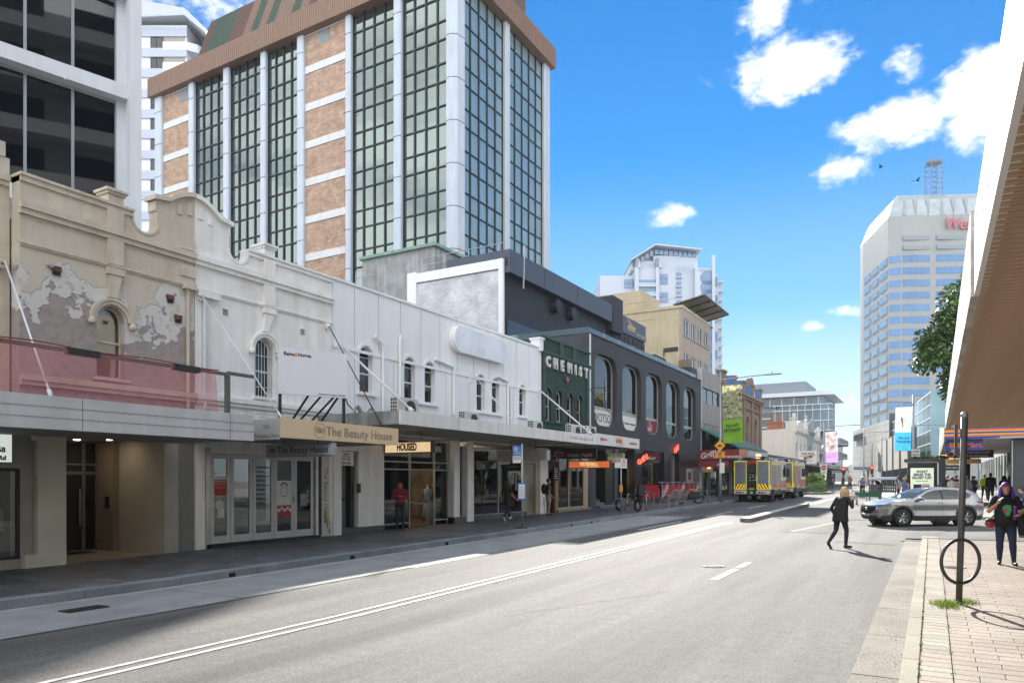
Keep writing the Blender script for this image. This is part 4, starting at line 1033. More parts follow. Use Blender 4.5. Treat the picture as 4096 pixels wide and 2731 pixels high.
ML=['in grey behind the person in the red jacket','in cream top and slate skirt left of the open shop door','in pale blue dress right of the open shop door','in black top and grey skirt beside the white column','in tan top and cream skirt next to the second white column','in cream dress second from the white column','in black top and pale skirt beside the window mullion','in grey top and black skirt right of the window mullion','in pale top and slate skirt behind the walking woman','in brown top and tan skirt beside the maroon pennant']
for x,y,c_,s_ in((19.5,.9,'#8a8a84',None),(20.4,1.0,'#b8b3a7','#55605f'),(22.55,.75,'#8f9aa0','#7d8a90'),(22.95,.8,'#2b2d30','#8a8a84'),(24.9,.7,'#a39784','#b8b3a7'),(25.6,.8,'#b8b3a7','#8f8878'),(26.35,.7,'#2b2d30','#8f8f8c'),(27.1,.8,'#8f8f8c','#2b2d30'),(27.7,.75,'#a6a29a','#55605f'),(28.3,.8,'#8f6f52','#a39784')):mannequin(x,y,.53 if x>23.5 else .3,c_,s_,ML.pop(0))
for k,(x,y)in enumerate(((20.9,2.2),(21.7,3.0),(20.2,3.2))):
 o=thing('clothes_rack',('steel clothes rack nearest the open shop door','steel clothes rack against the right of the shop back wall','steel clothes rack against the left of the shop back wall')[k],'rack',(FX-y,x,.3),R(90),(0,0,0),'clothes racks in the shop')
 b=MB();b.tube([(-.6,0,0),(-.6,0,1.5),(.6,0,1.5),(.6,0,0)],.014,6);part('frame',b,M_galv,o)
 for i in range(9):
  h=rnd.uniform(.55,.95);xx=-.52+i*.13;g=MB();g.prism([(-.2,1.4-h),(.2,1.4-h),(.2,1.3),(.03,1.46),(-.03,1.46),(-.2,1.3)],xx,xx+.05,'x');part('garment',g,mat('garment'+cl[(i+k*3)%8],cl[(i+k*3)%8],.9,var=.15,scale=8),o)
b=MB();b.tube([(20.9,.9,1.2),(22.2,.5,1.05),(22.2,.5,.3)],.025,8);part('hand_rail',b,M_alu,t)
for k in range(4):b=MB();b.bbox(24.8+k*.75,25.4+k*.75,.35,.75,.54,.8+.1*(k%2),.01);part('display_box',b,mat('display_box','#b0aa98',.7,var=.2),t)
b=MB();b.box(28.0,28.3,.03,.05,1.5,2.3);hv=part('pennant',b,mat('pennant_maroon','#4a2526',.7),t);text('lettering','HARVARD',.17,M_paper,t,(28.15,.02,1.9),(R(90),R(90),0))
h=hang('hanging_sign','lit white hanging sign reading HOUSED in bold black letters',19.0,-16.05,-14.1,2.86,3.24,mat('housed_face','#c9bda2',.5,var=.12,scale=2,emit='#ffd9a8',estr=.12),M_blk,.2)
text('lettering','HOUSED',.34,M_ink,h,(-15.1,18.985,3.05),xs=.62,bold=.014)
h=hang('hanging_sign','blank pale grey hanging sign box under the white awning',26.0,-15.9,-13.5,2.78,3.2,mat('blank_face','#a9a8a2',.5,var=.04),mat('blank_side','#b3b2ad',.5),.3)
h=hang('hanging_sign','dark purple hanging sign reading Holistic Health',31.0,-15.85,-13.5,2.98,3.44,mat('purple_face','#3a1f38',.5,var=.05),M_blk,.14)
M_gold=mat('gold_letter','#c9b389',.5,var=0)
text('lettering','Holistic Health',.25,M_gold,h,(-14.35,30.985,3.14),xs=.85,bold=.003);text('lettering','MEDICINAL',.11,M_gold,h,(-15.45,30.985,3.27));text('lettering','COLLECTIVE',.11,M_gold,h,(-15.45,30.985,3.12))
b=MB();b.torus((-15.45,30.988,3.2),.2,.008,'y',22,4,R(60),R(300));part('emblem',b,M_gold,h)
h=hang('hanging_sign','orange hanging sign reading FAYSHELL in pale yellow letters',33.0,-15.9,-13.65,2.56,2.93,mat('orange_face','#b5623a',.5,var=.05,emit='#d9703a',estr=.12),M_blk,.16,rodz=3.5)
text('lettering','FAYSHELL',.22,mat('pale_yellow','#d9cf8f',.5,var=0,emit='#d9cf8f',estr=.15),h,(-14.77,32.985,2.745),bold=.008)
for x0,x1,z in((-15.3,-14.6,2.87),(-14.9,-14.2,2.62)):b=MB();b.box(x0,x1,32.985,32.993,z-.008,z+.008);part('rule',b,MATS['pale_yellow'],h)
#green chemist building
t=left('green_chemist_building','dark green two storey building with CHEMIST in white letters','building',30.54)
M_green=mat('green_paint','#263b33',.7,var=.08,scale=2,bump=.3,bscale=30,streak=.15);M_greent=mat('green_trim','#2f473d',.65,var=.08)
cw=[(30.9,31.53),(32.12,32.74),(33.35,33.98),(34.58,35.15)]
facade(t,'wall',30.54,36.1,3.6,8.8,[arch(a,c,4.85,6.42)for a,c in cw],M_green)
for a,c in cw:
 sash(t,a,c,4.85,6.42,.12,.06,mat('sash_cream','#b9b7a9',.6,var=.05),G_win,mat('room_curtain','#8a8270',.8,var=.5,scale=3),5.55)
 b=MB();archring(b,(a+c)/2,6.42-(c-a)/2,(c-a)/2+.02,(c-a)/2+.12,-.05,.01);part('hood_mould',b,M_greent,t)
 b=MB();b.box(a-.08,c+.08,-.08,.02,4.76,4.845);part('window_sill',b,M_greent,t)
b=MB();moulding(b,30.5,36.14,7.98,8.16,.14);part('cornice',b,M_greent,t)
b=MB();b.box(30.5,36.14,-.08,.34,8.8,8.9);part('coping',b,M_greent,t)
b=MB();moulding(b,30.5,36.14,4.42,4.6,.1);part('sill_course',b,M_greent,t)
for u in(32.4,33.9):b=MB();b.box(u,u+.38,-.09,.01,8.17,8.79);part('parapet_pilaster',b,M_greent,t)
for u in(30.62,35.7):b=MB();b.box(u,u+.3,-.06,.01,4.61,7.97);part('pilaster',b,M_greent,t)
M_chem=mat('chemist_letter','#c9c8c2',.6,var=.06)
for i,ch in enumerate('CHEMIST'):
 text('letter',ch,.70,M_chem,t,(30.95+(.0,.78,1.52,2.4,3.1,3.7,4.4)[i]+.1,-.1,7.66),xs=.85,bold=.035,ext=.05)
b=MB();b.ball((33.2,-.08,7.05),(.11,.1,.16),10,8);part('carved_head',b,mat('carved_stone','#8a6f60',.8,var=.3,scale=12),t,True)
b=MB();b.box(30.2,30.56,-.1,.4,8.1,8.65);b.box(30.15,30.6,-.16,.46,8.65,8.73);part('party_pier',b,M_whtp,t)
b=MB();b.box(30.6,36.05,.35,12,3.5,8.6);part('rear_block',b,M_green,t)
b=MB();b.tube([(30.75,-.08,5.0),(30.75,-.08,4.4),(30.95,-.2,4.1)],.05,8);part('downpipe',b,M_green,t)
M_maroon=mat('maroon_panel','#4a2430',.6,var=.1);M_beige=mat('beige_frame','#b39b7f',.6,var=.05)
b=MB();b.panel(rect(31.0,32.1,.15,3.5),[rect(31.35,31.85,.4,2.4)],0,.2);part('maroon_wall',b,M_maroon,t)
b=MB();b.box(31.36,31.84,.12,.16,.41,2.39);dq=part('glazed_door',b,G_dark,t)
b=MB();b.box(31.86,32.1,-.06,-.0,.4,2.0);part('timber_post',b,mat('timber_tan','#8a6c47',.7,var=.2,scale=5),t)
b=MB();b.panel(rect(32.1,35.95,.35,3.5),[rect(32.3,33.5,.6,3.2),arch(33.65,35.35,.6,3.3)],0,.12);sw=part('arched_frame',b,M_beige,t)
for a,c in((32.3,33.5),(33.65,35.35)):b=MB();b.box(a,c,.05,.056,.58,3.35);part('pane',b,G_shop,sw)
b=MB();b.box(32.1,36.1,-.15,.2,.1,.5);part('plinth',b,mat('plinth_stone','#8f8878',.8,var=.1),t)
b=MB();b.box(31.2,36.0,3.0,3.1,.2,3.5);b.box(32.2,35.9,1.2,1.25,1.55,1.6);part('shop_back_wall',b,mat('salon_back','#6b4a3a',.8,var=.3,scale=1.2),t)
for k,(x,m_)in enumerate(((32.7,'#5a1f22'),(33.3,'#6a2326'),(34.1,'#3a3338'),(34.6,'#4a443c'))):b=MB();b.ball((x,.9,1.85),(.25,.2,.22),12,8);part('display_helmet',b,mat('helmet'+m_,m_,.3,var=.05),t,True)
for k,x in enumerate((32.6,33.9,34.8)):b=MB();b.torus((x,.8,1.0),.38,.05,'y',24,8);b.torus((x,.8,1.0),.1,.03,'y',12,6);part('display_wheel',b,M_blk,t)
pn=thing('pennant_flag','dark purple pennant hung on a slanted pole outside the maroon shop','flag',(FX+.02,31.15,2.75),R(90))
b=MB();b.tube([(0,0,-.3),(.9,-.25,.3)],.012,6);part('pole',b,M_galv,pn);b=MB();b.prism([(.32,-.9),(.9,-.75),(.88,.28),(.32,-.05)],-.16,-.155,'y');part('cloth',b,mat('pennant_navy','#26202f',.8),pn)
for i in range(6):b=MB();b.box(.4,.8-.05*(i%3),-.168,-.161,-.7+i*.1,-.67+i*.1);part('text_line',b,M_paper,pn)
#charcoal building with rounded windows
t=left('charcoal_office_building','charcoal rendered building with five tall rounded windows and a glass roof balustrade','building',36.12)
CH=t
M_char=mat('charcoal_render','#3b3d42',.75,var=.07,scale=1.5,bump=.3,bscale=30,streak=.10)
ww=[(36.82+i*4.14,40.08+i*4.13)for i in range(5)]
facade(t,'wall',36.12,58.0,3.88,9.96,[rrect(a,c,5.03,9.06,.85,7,.85)for a,c in ww],M_char,0,.45)
b=MB();b.box(36.12,36.3,-.02,.0,3.9,9.96);part('edge_trim',b,M_pipe,t)
for i,(a,c)in enumerate(ww):
 b=MB();b.panel(rrect(a,c,5.03,9.06,.85,7),[rrect(a+.14,c-.14,6.15,8.95,.75,7,.05),rrect(a+.14,c-.14,5.12,5.98,.05,3,.55)],.28,.36);f=part('window_frame',b,M_sfr,t)
 b=MB();b.prism(rrect(a+.12,c-.12,6.1,8.97,.75,7,.05),.31,.316,'y');part('pane',b,G_win,f)
 lowm=[M_paper,M_paper,mat('elixr_red','#7d3238',.6,var=.04),G_win,G_win][i]
 b=MB();b.prism(rrect(a+.12,c-.12,5.1,6.0,.05,3,.55),.31,.316,'y');lp=part('spandrel_panel' if i<3 else 'pane',b,lowm,f)
 b=MB();b.box(a,c,2.2,2.25,4.9,9.2);part('room_backing',b,mat('office_back','#55534e',.8,var=.5,scale=.8),f)
 for k in range(3):b=MB();b.lathe([(.09,8.3-.25*k),(.09,8.28-.25*k)],(a+.5+.3*k,1.2,0),10);part('office_lamp',b,M_lamp if i==0 else M_pipe,f)
text('lettering','WOTSO',.72,M_ink,t,(38.6,.30,5.52),xs=.95);b=MB();b.lathe([(.3,.298),(.3,.306)],(37.3,0,5.55),14,'y');part('logo_disc',b,mat('wotso_green','#5f9a7a',.6,var=.2,scale=6),t)
text('lettering','Meeting rooms   Serviced offices   Coworking spaces',.17,M_ink,t,(42.55,.30,5.5),xs=.75)
text('lettering','elixr',.55,M_paper,t,(46.7,.30,5.42),xs=.85);
def wave(t,u,z,s,m,d=.30):
 for k in range(3):b=MB();b.tube([(u+s*(-.5+.1*i)+k*.04,d,z+s*(.25-.05*i+.10*math.sin(i*.9))-k*s*.13)for i in range(11)],.018*s,4);part('logo_wave',b,m,t)
wave(t,46.8,5.78,.6,M_paper)
b=MB();b.box(36.12,58.0,-.06,.5,9.96,10.02);part('coping',b,mat('coping_dark','#303236',.6,var=.1),t)
for i in range(9):
 a=36.2+i*2.3;b=MB();b.box(a,a+2.22,.1,.115,10.03,10.34);part('glass_panel',b,glass('baluster_glass',(.75,.85,.85),.9,.8,dark=(.3,.4,.42)),t)
 b=MB();b.box(a+2.23,a+2.27,.08,.14,10.02,10.36);part('post',b,M_galv,t)
b=MB();b.box(36.2,36.22,.14,5.8,10.03,10.35);part('glass_panel',b,MATS['baluster_glass'],t)
b=MB();b.box(36.15,57.9,.46,12,3.9,9.9);part('rear_block',b,M_char,t)
b=MB();b.box(36.13,36.4,.4,7,8.0,9.95);part('side_wall',b,mat('blue_brick','#42474f',.8,var=.2,scale=6),t)
b=MB();b.box(56.2,58.0,.3,3,10.0,10.9);part('stair_head',b,M_char,t)
M_neon=mat('neon_red','#d93a30',.4,var=0,emit='#ff3524',estr=1.2)
nb=thing('neon_sign',"red neon script reading Grill'd on the charcoal wall",'sign',(FX+.14,50.6,4.2),R(90));text('lettering',"Grill'd",.5,M_neon,nb,(.55,0,0),(R(90),R(-20),0),shear=.3,bold=.008,ext=.02,xs=.8)
nb=thing('neon_sign',"red neon script reading Grill'd under the soffit by the steps",'sign',(-15.3,42.1,3.2),0);text('lettering',"Grill'd",.38,M_neon,nb,(.0,0,0),(R(90),R(-35),0),shear=.3,bold=.015,ext=.02,xs=.8)
M_black=mat('black_tile','#1b1d20',.3,var=.1,scale=3);M_bluec=mat('slate_column','#3a4048',.6,var=.08)
for a,c,m_ in((35.95,36.2,M_black),(36.2,36.95,M_bluec),(38.3,39.4,M_black),(39.7,40.2,M_bluec),(43.0,44.4,M_black),(48.8,50.4,M_black),(52.2,57.6,M_black)):
 b=MB();b.box(a,c,-.02,.5,.2,3.87);part('column',b,m_,t)
b=MB();b.box(57.6,58.0,-.02,.5,.2,3.87);part('column',b,mat('white_brick_col','#b9bbb8',.7,var=.1),t)
for k in range(3):b=MB();b.box(36.95,43.0,-.3+.32*k,3,.2,.55+.15*k);part('step',b,mat('step_stone','#5d6468',.7,var=.12),t)
b=MB();b.box(36.9,57.6,3.0,3.1,.2,3.87);part('restaurant_back',b,mat('restaurant_dark','#24221f',.8,var=.3),t)
b=MB();b.box(44.4,48.8,.3,.5,.4,1.3);b.box(44.4,48.8,.3,.5,3.2,3.87);b.box(50.4,52.2,.3,.5,.3,3.87);part('putty_wall',b,mat('rest_putty','#6d6a60',.7,var=.08),t)
b=MB();b.panel(rect(44.9,48.2,1.3,3.2),[rect(45.0,46.5,1.4,3.1),rect(46.6,48.1,1.4,3.1)],.35,.42);wf=part('restaurant_window',b,M_blk,t)
for a in(45.0,46.6):b=MB();b.box(a,a+1.5,.38,.386,1.4,3.1);part('pane',b,G_dark,wf)
b=MB();b.panel(rect(54.0,55.6,1.75,2.85),[rect(54.25,55.35,2.0,2.6)],-.06,-.021);part('menu_frame',b,M_sfr,t)
b=MB();b.box(41.9,42.3,.9,1.0,1.6,2.5);part('lit_menu',b,mat('lit_menu','#d9a860',.5,emit='#ffb860',estr=.7),t)
b=MB();b.ball((41.2,1.6,2.6),.07,10,6);part('pendant_lamp',b,M_lamp,t,True)
for x in(38.9,44.0,46.0):b=MB();b.lathe([(.1,3.84),(.1,3.85)],(x+1,.8,0),12);part('downlight',b,M_dl,t)
b=MB();b.box(36.2,58,.46,3.0,3.80,3.87);part('soffit',b,M_soff,t)
b=MB();b.tube([(42.4,-.3,.8),(42.4,-.3,1.45),(44.2,-.9,1.1),(44.5,-1.0,1.05),(44.5,-1.0,.95)],.025,8);b.tube([(44.1,-.88,1.1),(44.1,-.88,.5)],.025,8);part('hand_rail',b,M_galv,t)
h=hang('hanging_sign','small hanging sign reading WOTSO over the office steps',38.5,-16.1,-15.1,2.95,3.5,mat('wotso_face','#a8a886',.5),M_alu,.2,rodz=3.82);text('lettering','WOTSO',.26,M_ink,h,(-15.62,38.485,3.38))
h=hang('hanging_sign','maroon hanging sign with the elixr logo under the charcoal soffit',45.0,-16.3,-15.2,3.2,3.78,mat('maroon_sign','#5a2226',.5,var=.05),M_blk,.2,rodz=3.85);text('lettering','elixr',.34,M_paper,h,(-15.75,44.985,3.4));
b=MB();b.box(42.0,43.0,1.0,1.05,3.2,3.4);ex=part('exit_sign',b,mat('exit_green','#1f8a6a',.5,emit='#30c090',estr=.5),t);text('lettering','EXIT',.16,M_paper,t,(42.5,.99,3.3))
t=thing('dining_barrier',"red barrier panels lettered Grill'd round the outdoor tables",'barrier',(-15.0,44.9,gz(46)+.15),R(90))
M_gred=mat('banner_red','#9a2430',.6,var=.06)
b=MB();b.box(0,8.6,-.02,.4,.0,.28);part('base',b,mat('barrier_base','#4a5254',.7,var=.1),t)
b=MB();b.tube([(-.6,0,1.32),(8.6,0,1.32)],.03,8);part('top_rail',b,M_galv,t)
for i in range(8):b=MB();b.tube([(i*1.2,0,.28),(i*1.2,0,1.32)],.025,8);part('post',b,M_galv,t)
for i in range(7):
 b=MB();b.box(i*1.2+.05,i*1.2+1.15,-.012,.012,.34,1.18);pn=part('panel',b,M_gred,t)
 if i%3==0:text('lettering',"Grill'd",.55,M_paper,t,(i*1.2+.6,-.018,.75),(R(90),R(-28),0),shear=.3,bold=.008)
 elif i%3==1:text('lettering','HEALTHY BURGERS',.1,M_paper,t,(i*1.2+.6,-.018,.42))
 else:text('lettering','made with love',.13,M_paper,t,(i*1.2+.6,-.018,.8))
b=MB();b.box(-.6,-.57,.02,1.1,.3,1.15);part('panel',b,M_gred,t)
#background: left side
def camframe(xc,zc):
 """world point at camera-space offset (right, forward)"""
 c,s=math.cos(R(30.2)),math.sin(R(30.2));return(xc*c-zc*s,xc*s+zc*c,0)
t=thing('glazed_apartment_block','pale grey apartment block with large dark windows behind the cream house','building',(-18.9,12.0,0),R(74.3))
M_bl=mat('pale_render','#d0d5dc',.7,var=.04,scale=1,streak=.05)
b=MB();b.box(-.2,.1,0,1.2,0,21);part('corner_pier',b,M_bl,t)
for z in(12.42,9.0,15.2,18.6):
 b=MB();b.box(-9,-.2,.18,1.0,z,z+.38);part('floor_slab',b,M_bl,t)
M_fr=mat('window_frame_grey','#8f979e',.5,metal=.3,var=.04)
M_curt=mat('curtain','#3f4752',.9,var=.55,scale=2,stretch=(9,9,.3))
for z0,z1 in((9.38,12.42),(12.80,15.2),(15.58,18.6)):
 for i,(a,c)in enumerate(((-1.45,-.4),(-2.52,-1.45),(-3.58,-2.52),(-4.64,-3.58),(-5.7,-4.64))):
  b=MB();b.panel(rect(a,c,z0,z1),[rect(a+.035,c-.035,z0+.06,z1-.08)],.5,.58);f=part('window',b,M_fr,t)
  b=MB();b.box(a+.03,c-.03,.53,.536,z0+.05,z1-.07);part('pane',b,G_dark,f)
  b=MB();b.box(a,c,.9,.92,z0,z1);part('curtain',b,M_curt,f)
 b=MB();b.box(-.4,-.2,.45,.9,z0,z1);part('jamb',b,M_bl,t)
b=MB();b.box(-9,.09,1.0,14,0,21);part('core',b,M_bl,t)
b=MB();b.ball((-1.7,.1,12.38),.05,8,6);part('wall_lamp',b,M_pipe,t,True)
b=MB();b.box(-.2,2.6,4,9,0,8.7);part('rear_wing',b,mat('pale_blue_render','#8f9aa6',.8,var=.05),t)
#white residential tower far behind
t=thing('white_residential_tower','tall white apartment tower with banded floors and balconies behind the brown office tower','building',camframe(-70,124),R(30.2))
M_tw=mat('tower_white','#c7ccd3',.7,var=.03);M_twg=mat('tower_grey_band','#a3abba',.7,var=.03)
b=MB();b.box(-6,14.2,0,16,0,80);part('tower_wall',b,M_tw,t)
for k in range(21):
 z=77.7-3.49*k
 b=MB();b.box(-6.1,14.3,-.25,.0,z+.25,z+1.75);part('floor_band',b,M_twg,t)
 b=MB();b.panel(rect(8.0,10.2,z-1.75,z+.2),[rect(8.1,8.95,z-1.65,z+.1),rect(9.05,10.1,z-1.65,z+.1)],-.12,0);f=part('window',b,M_blk,t)
 b=MB();b.box(8.05,10.15,-.07,-.06,z-1.7,z+.15);part('pane',b,G_dark,f)
 if k<5:
  b=MB();b.prism([(10.2,-.3),(14.2,-.3),(15.8,.6),(16.6,2.4),(16.6,4),(10.2,4)],z-2.1,z-1.75,'z');b.prism([(10.2,-.32),(14.2,-.32),(15.8,.58),(16.62,2.4),(16.5,2.4),(15.7,.72),(14.15,-.2),(10.2,-.2)],z-1.75,z-.7,'z');part('balcony',b,M_tw,t)
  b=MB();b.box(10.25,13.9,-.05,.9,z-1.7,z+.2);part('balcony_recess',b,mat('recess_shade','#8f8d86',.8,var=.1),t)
b=MB();b.prism([(-6,79.5),(6,83.5),(14.4,82),(18,78.6),(18,77.8),(14.4,80.8),(-6,80.2)],-1.5,12,'y');part('roof',b,mat('roof_grey','#a9b0b6',.6,var=.04),t)
b=MB();b.tube([(10.2,4,82),(10.2,4,93)],.08,6);part('mast',b,M_galv,t)
b=MB();b.box(14.2,17,3,16,0,78);part('side_wing',b,M_tw,t)
#brown office tower
t=thing('brown_office_tower','tall office tower of brown brick, pale pillars and green reflective glass','building',(-37.83,54.8,0),0,(-37.83,54.8,0))
M_brk=mat('tower_brick','#a89280',.85,var=.16,scale=1.1);M_brk2=paver_mat('tower_bricks',['#a68c79','#b09683','#a0856f','#b69e8c'],.85,.15,.2)
M_pil=mat('tower_pillar','#b0bac6',.6,var=.05,scale=.5,streak=.08);M_band=mat('tower_band','#c3c6c8',.6,var=.05,streak=.08)
M_fas=mat('brown_cladding','#7d6556',.6,var=.08,scale=2);M_mul=mat('dark_mullion','#262d33',.4,metal=.3,var=.1)
def tower_glass():
 m=bpy.data.materials.new('mirror_glass');m.use_nodes=True;b=m.node_tree.nodes['Principled BSDF']
 b.inputs['Base Color'].default_value=(.19,.225,.205,1);b.inputs['Metallic'].default_value=.9;b.inputs['Roughness'].default_value=.03
 N=m.node_tree.nodes;L=m.node_tree.links;n=N.new('ShaderNodeTexNoise');n.inputs['Scale'].default_value=.35;tc=N.new('ShaderNodeTexCoord');L.new(tc.outputs['Object'],n.inputs['Vector'])
 bp=N.new('ShaderNodeBump');bp.inputs['Strength'].default_value=.05;bp.inputs['Distance'].default_value=.3;L.new(n.outputs['Fac'],bp.inputs['Height']);L.new(bp.outputs[0],b.inputs['Normal'])
 return m
M_mir=tower_glass();M_mir2=mat('sky_pale_glass','#a3b8b8',.12,metal=.55,var=.10,scale=.25,streak=.12)  # second glass, for the street face: bright sky reflection put into its paler colour
XR=-37.83;YT=54.8;XL=-82.28
b=MB();b.box(XL+.6,XR-.6,YT+.5,73,0,50.5);part('core',b,M_brk,t)
levels=[42.83-3.93*k for k in range(-1,9)]
pil=[(XL,-80.95),(-75.83,-74.89),(-69.67,-68.73),(-63.54,-62.69),(-57.94,-56.98),(-51.12,-50.38),(-44.92,-43.97)]
for a,c in pil:b=MB();b.bbox(a,c,YT-.45,YT+.5,0,48.7,.12);part('pillar',b,M_pil,t)
b=MB();b.prism([(-38.63,YT-.45),(-38.1,YT-.5),(-37.6,YT-.1),(-37.45,YT+.85),(-38.5,YT+.85)],0,48.7,'z');part('corner_pillar',b,M_pil,t)
for a,c in((63.15,64.05),(71.7,73.0)):b=MB();b.bbox(XR-.5,XR+.38,a,c,0,48.7,.1);part('pillar',b,M_pil,t)
for lv in levels:
 for a,c in pil:b=MB();b.box(a-.01,c+.01,YT-.46,YT-.4,lv-.04,lv+.02);part('pillar_joint',b,M_mul,t)
 b=MB();b.prism([(-38.64,YT-.46),(-38.1,YT-.51),(-37.59,YT-.11),(-37.44,YT+.86),(-38.0,YT+.5)],lv-.04,lv+.02,'z');part('pillar_joint',b,M_mul,t)
course=[]
for a,c in((-80.95,-75.83),(-56.98,-51.12)):
 for lv in levels:
  b=MB();b.box(a,c,YT-.12,YT+.5,lv+1.75,lv+2.5);part('white_band',b,M_band,t)
  b=MB();b.box(a,c,YT-.02,YT+.5,lv-1.43,lv+1.75);part('brick_panel',b,M_joint,t)
  if lv>14:
   nb=int((c-a)/.46)
   for j in range(16):
    for i in range(nb+1):
     x0=a+(i-.5*(j%2))*.46;x1=min(x0+.44,c);x0=max(x0,a)
     if x1-x0>.05:course.append((x0,x1,lv-1.43+j*.197,lv-1.43+j*.197+.178))
b=MB()
for x0,x1,z0,z1 in course:b.add([(x0,YT-.05,z0),(x1,YT-.05,z0),(x1,YT-.05,z1),(x0,YT-.05,z1)]+[(x0,YT-.02,z0),(x1,YT-.02,z0),(x1,YT-.02,z1),(x0,YT-.02,z1)],[(0,1,2,3),(4,5,1,0),(3,2,6,7),(4,0,3,7),(1,5,6,2)])
part('brick',b,M_brk2,t,kind='stuff')
for a,c in((-55.2,-53.6),(-78.0,-76.2)):
 b=MB();b.box(a,c,YT-.1,YT+.3,47.2,48.6);v=part('louvre_vent',b,M_galv,t)
 for i in range(7):b=MB();b.box(a+.06,c-.06,YT-.16,YT-.1,47.3+i*.18,47.38+i*.18);part('louvre',b,M_galv,v)
rows=[]
for lv in levels:rows+=[(lv+.08,lv+1.75),(lv-2.14,lv+.08)]
rows=[(max(a,8),min(c,48.6))for a,c in rows if c>9];rows.append((46.84+1.67-.0,48.6))if False else None
spots=[]
for(a,c)in((-74.89,-69.67),(-68.73,-63.54),(-62.69,-57.94),(-50.38,-44.92),(-43.97,-38.63)):
 wv=(c-a)/4
 b=MB();b.box(a,c,YT+.3,YT+.5,8,48.6);part('bay_backing',b,M_mul,t)
 for i in range(5):x=a+i*wv;b=MB();b.box(x-.075,x+.075,YT-.06,YT+.3,8,48.6);part('mullion',b,M_mul,t)
 for z0,z1 in rows:
  b=MB();b.box(a+.075,c-.075,YT-.03,YT+.3,z0-.07,z0+.07);part('transom',b,M_mul,t)
  for i in range(4):spots.append(('y',a+i*wv+.075,a+(i+1)*wv-.075,z0+.07,z1-.07))
for(a,c)in((55.65,63.15),(64.05,71.7)):
 wv=(c-a)/5
 b=MB();b.box(XR-.5,XR-.3,a,c,8,48.6);part('bay_backing',b,M_mul,t)
 for i in range(6):y=a+i*wv;b=MB();b.box(XR-.3,XR+.03,y-.09,y+.09,8,48.6);part('mullion',b,M_mul,t)
 for z0,z1 in rows:
  b=MB();b.box(XR-.3,XR+.0,a+.09,c-.09,z0-.07,z0+.07);part('transom',b,M_mul,t)
  for i in range(5):spots.append(('x',a+i*wv+.09,a+(i+1)*wv-.09,z0+.07,z1-.07))
spots.sort(key=lambda s:-s[3]);cache={};rest=MB();org=ORG[t.name]
for n_,(ax,a,c,z0,z1)in enumerate(spots):
 if z1-z0<.2:continue
 if n_<295:
  k=(ax,round(c-a,2),round(z1-z0,2))
  if k not in cache:
   q=MB();q.box(-k[1]/2-.02,k[1]/2+.02,-.02,.02,-k[2]/2-.02,k[2]/2+.02)if ax=='y' else q.box(-.02,.02,-k[1]/2-.02,k[1]/2+.02,-k[2]/2-.02,k[2]/2+.02)
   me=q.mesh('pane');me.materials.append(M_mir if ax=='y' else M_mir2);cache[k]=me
  p=((a+c)/2-org[0],YT+.1-org[1],(z0+z1)/2)if ax=='y' else(XR-.1-org[0],(a+c)/2-org[1],(z0+z1)/2)
  put('pane',cache[k],t,p,(rnd.uniform(-.006,.006),rnd.uniform(-.006,.006),rnd.uniform(-.007,.007)))
 else:
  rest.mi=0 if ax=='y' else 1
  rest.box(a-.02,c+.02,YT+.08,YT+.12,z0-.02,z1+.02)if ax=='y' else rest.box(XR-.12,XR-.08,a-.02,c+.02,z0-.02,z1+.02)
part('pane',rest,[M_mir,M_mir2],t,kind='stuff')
b=MB();b.box(XL-.5,XR+.9,YT-1.0,YT-.9,48.6,50.85);b.box(XL-.5,XR+.9,YT-.9,73.4,50.75,50.85);b.box(XR+.8,XR+.9,YT-.9,73.4,48.6,50.75);b.box(XL-.5,XR+.8,YT-.9,73.4,48.62,48.7);part('fascia',b,M_fas,t)
b=MB()
x=XL-.4
while x<XR+.8:b.box(x,x+.06,YT-1.05,YT-.999,48.65,50.8);x+=.32
y=YT-.8
while y<73.3:b.box(XR+.899,XR+.95,y,y+.06,48.65,50.8);y+=.32
part('fascia_rib',b,M_fas,t,kind='stuff')
cols=[mat('roof_brown','#5f4a40',.6,var=.06),mat('roof_green','#3f5244',.6,var=.06),mat('roof_tan','#7d665a',.6,var=.06)]
x=-75.5;seq=[0,1,1,1,0,0,2,1,2,1,2,2,1,2,0,2,1,1,2,1,2,0,1,2,2,1,0,2,1]
i=0
def slope(x):return 0
while x<-39:
 wv=1.3;k=seq[i%len(seq)];i+=1
 sh=max(0,3.2*(1-(x+75.5)/3.2))if x<-72.3 else 0
 b=MB();lean=3.2 if i==1 else 0
 b.add([(x,YT+.2,50.86),(x+wv,YT+.2,50.86),(x+wv+(3.2 if i<=1 else 0)*0,YT+2.6,57.5),(x+(3.3*.9 if i==1 else 0),YT+2.6,57.5),(x,YT+.5,50.86),(x+wv,YT+.5,50.86),(x+wv,YT+2.9,57.5),(x,YT+2.9,57.5)],[(0,1,2,3),(4,7,6,5),(0,3,7,4),(1,5,6,2)])
 part('roof_sheet',b,cols[k],t)
 b=MB()
 for j in range(4):
  xx=x+j*.325;b.add([(xx,YT+.12,50.86),(xx+.1,YT+.12,50.86),(xx+.1,YT+2.52,57.5),(xx,YT+2.52,57.5),(xx+.13,YT+.22,50.86),(xx+.13,YT+2.62,57.5),(xx-.03,YT+.22,50.86),(xx-.03,YT+2.62,57.5)],[(0,1,2,3),(1,4,5,2),(6,0,3,7)])
 part('sheet_rib',b,cols[k],t,kind='stuff')
 x+=wv
b=MB();b.prism([(-75.5,50.85),(-72.2,57.5),(-39,57.5),(-39,50.85)],YT+2.9,70,'y');part('roof_core',b,cols[0],t)
b=MB();b.box(-79,-76,YT+1,YT+1.02,50.85,51.1);part('roof_curb',b,M_fas,t)
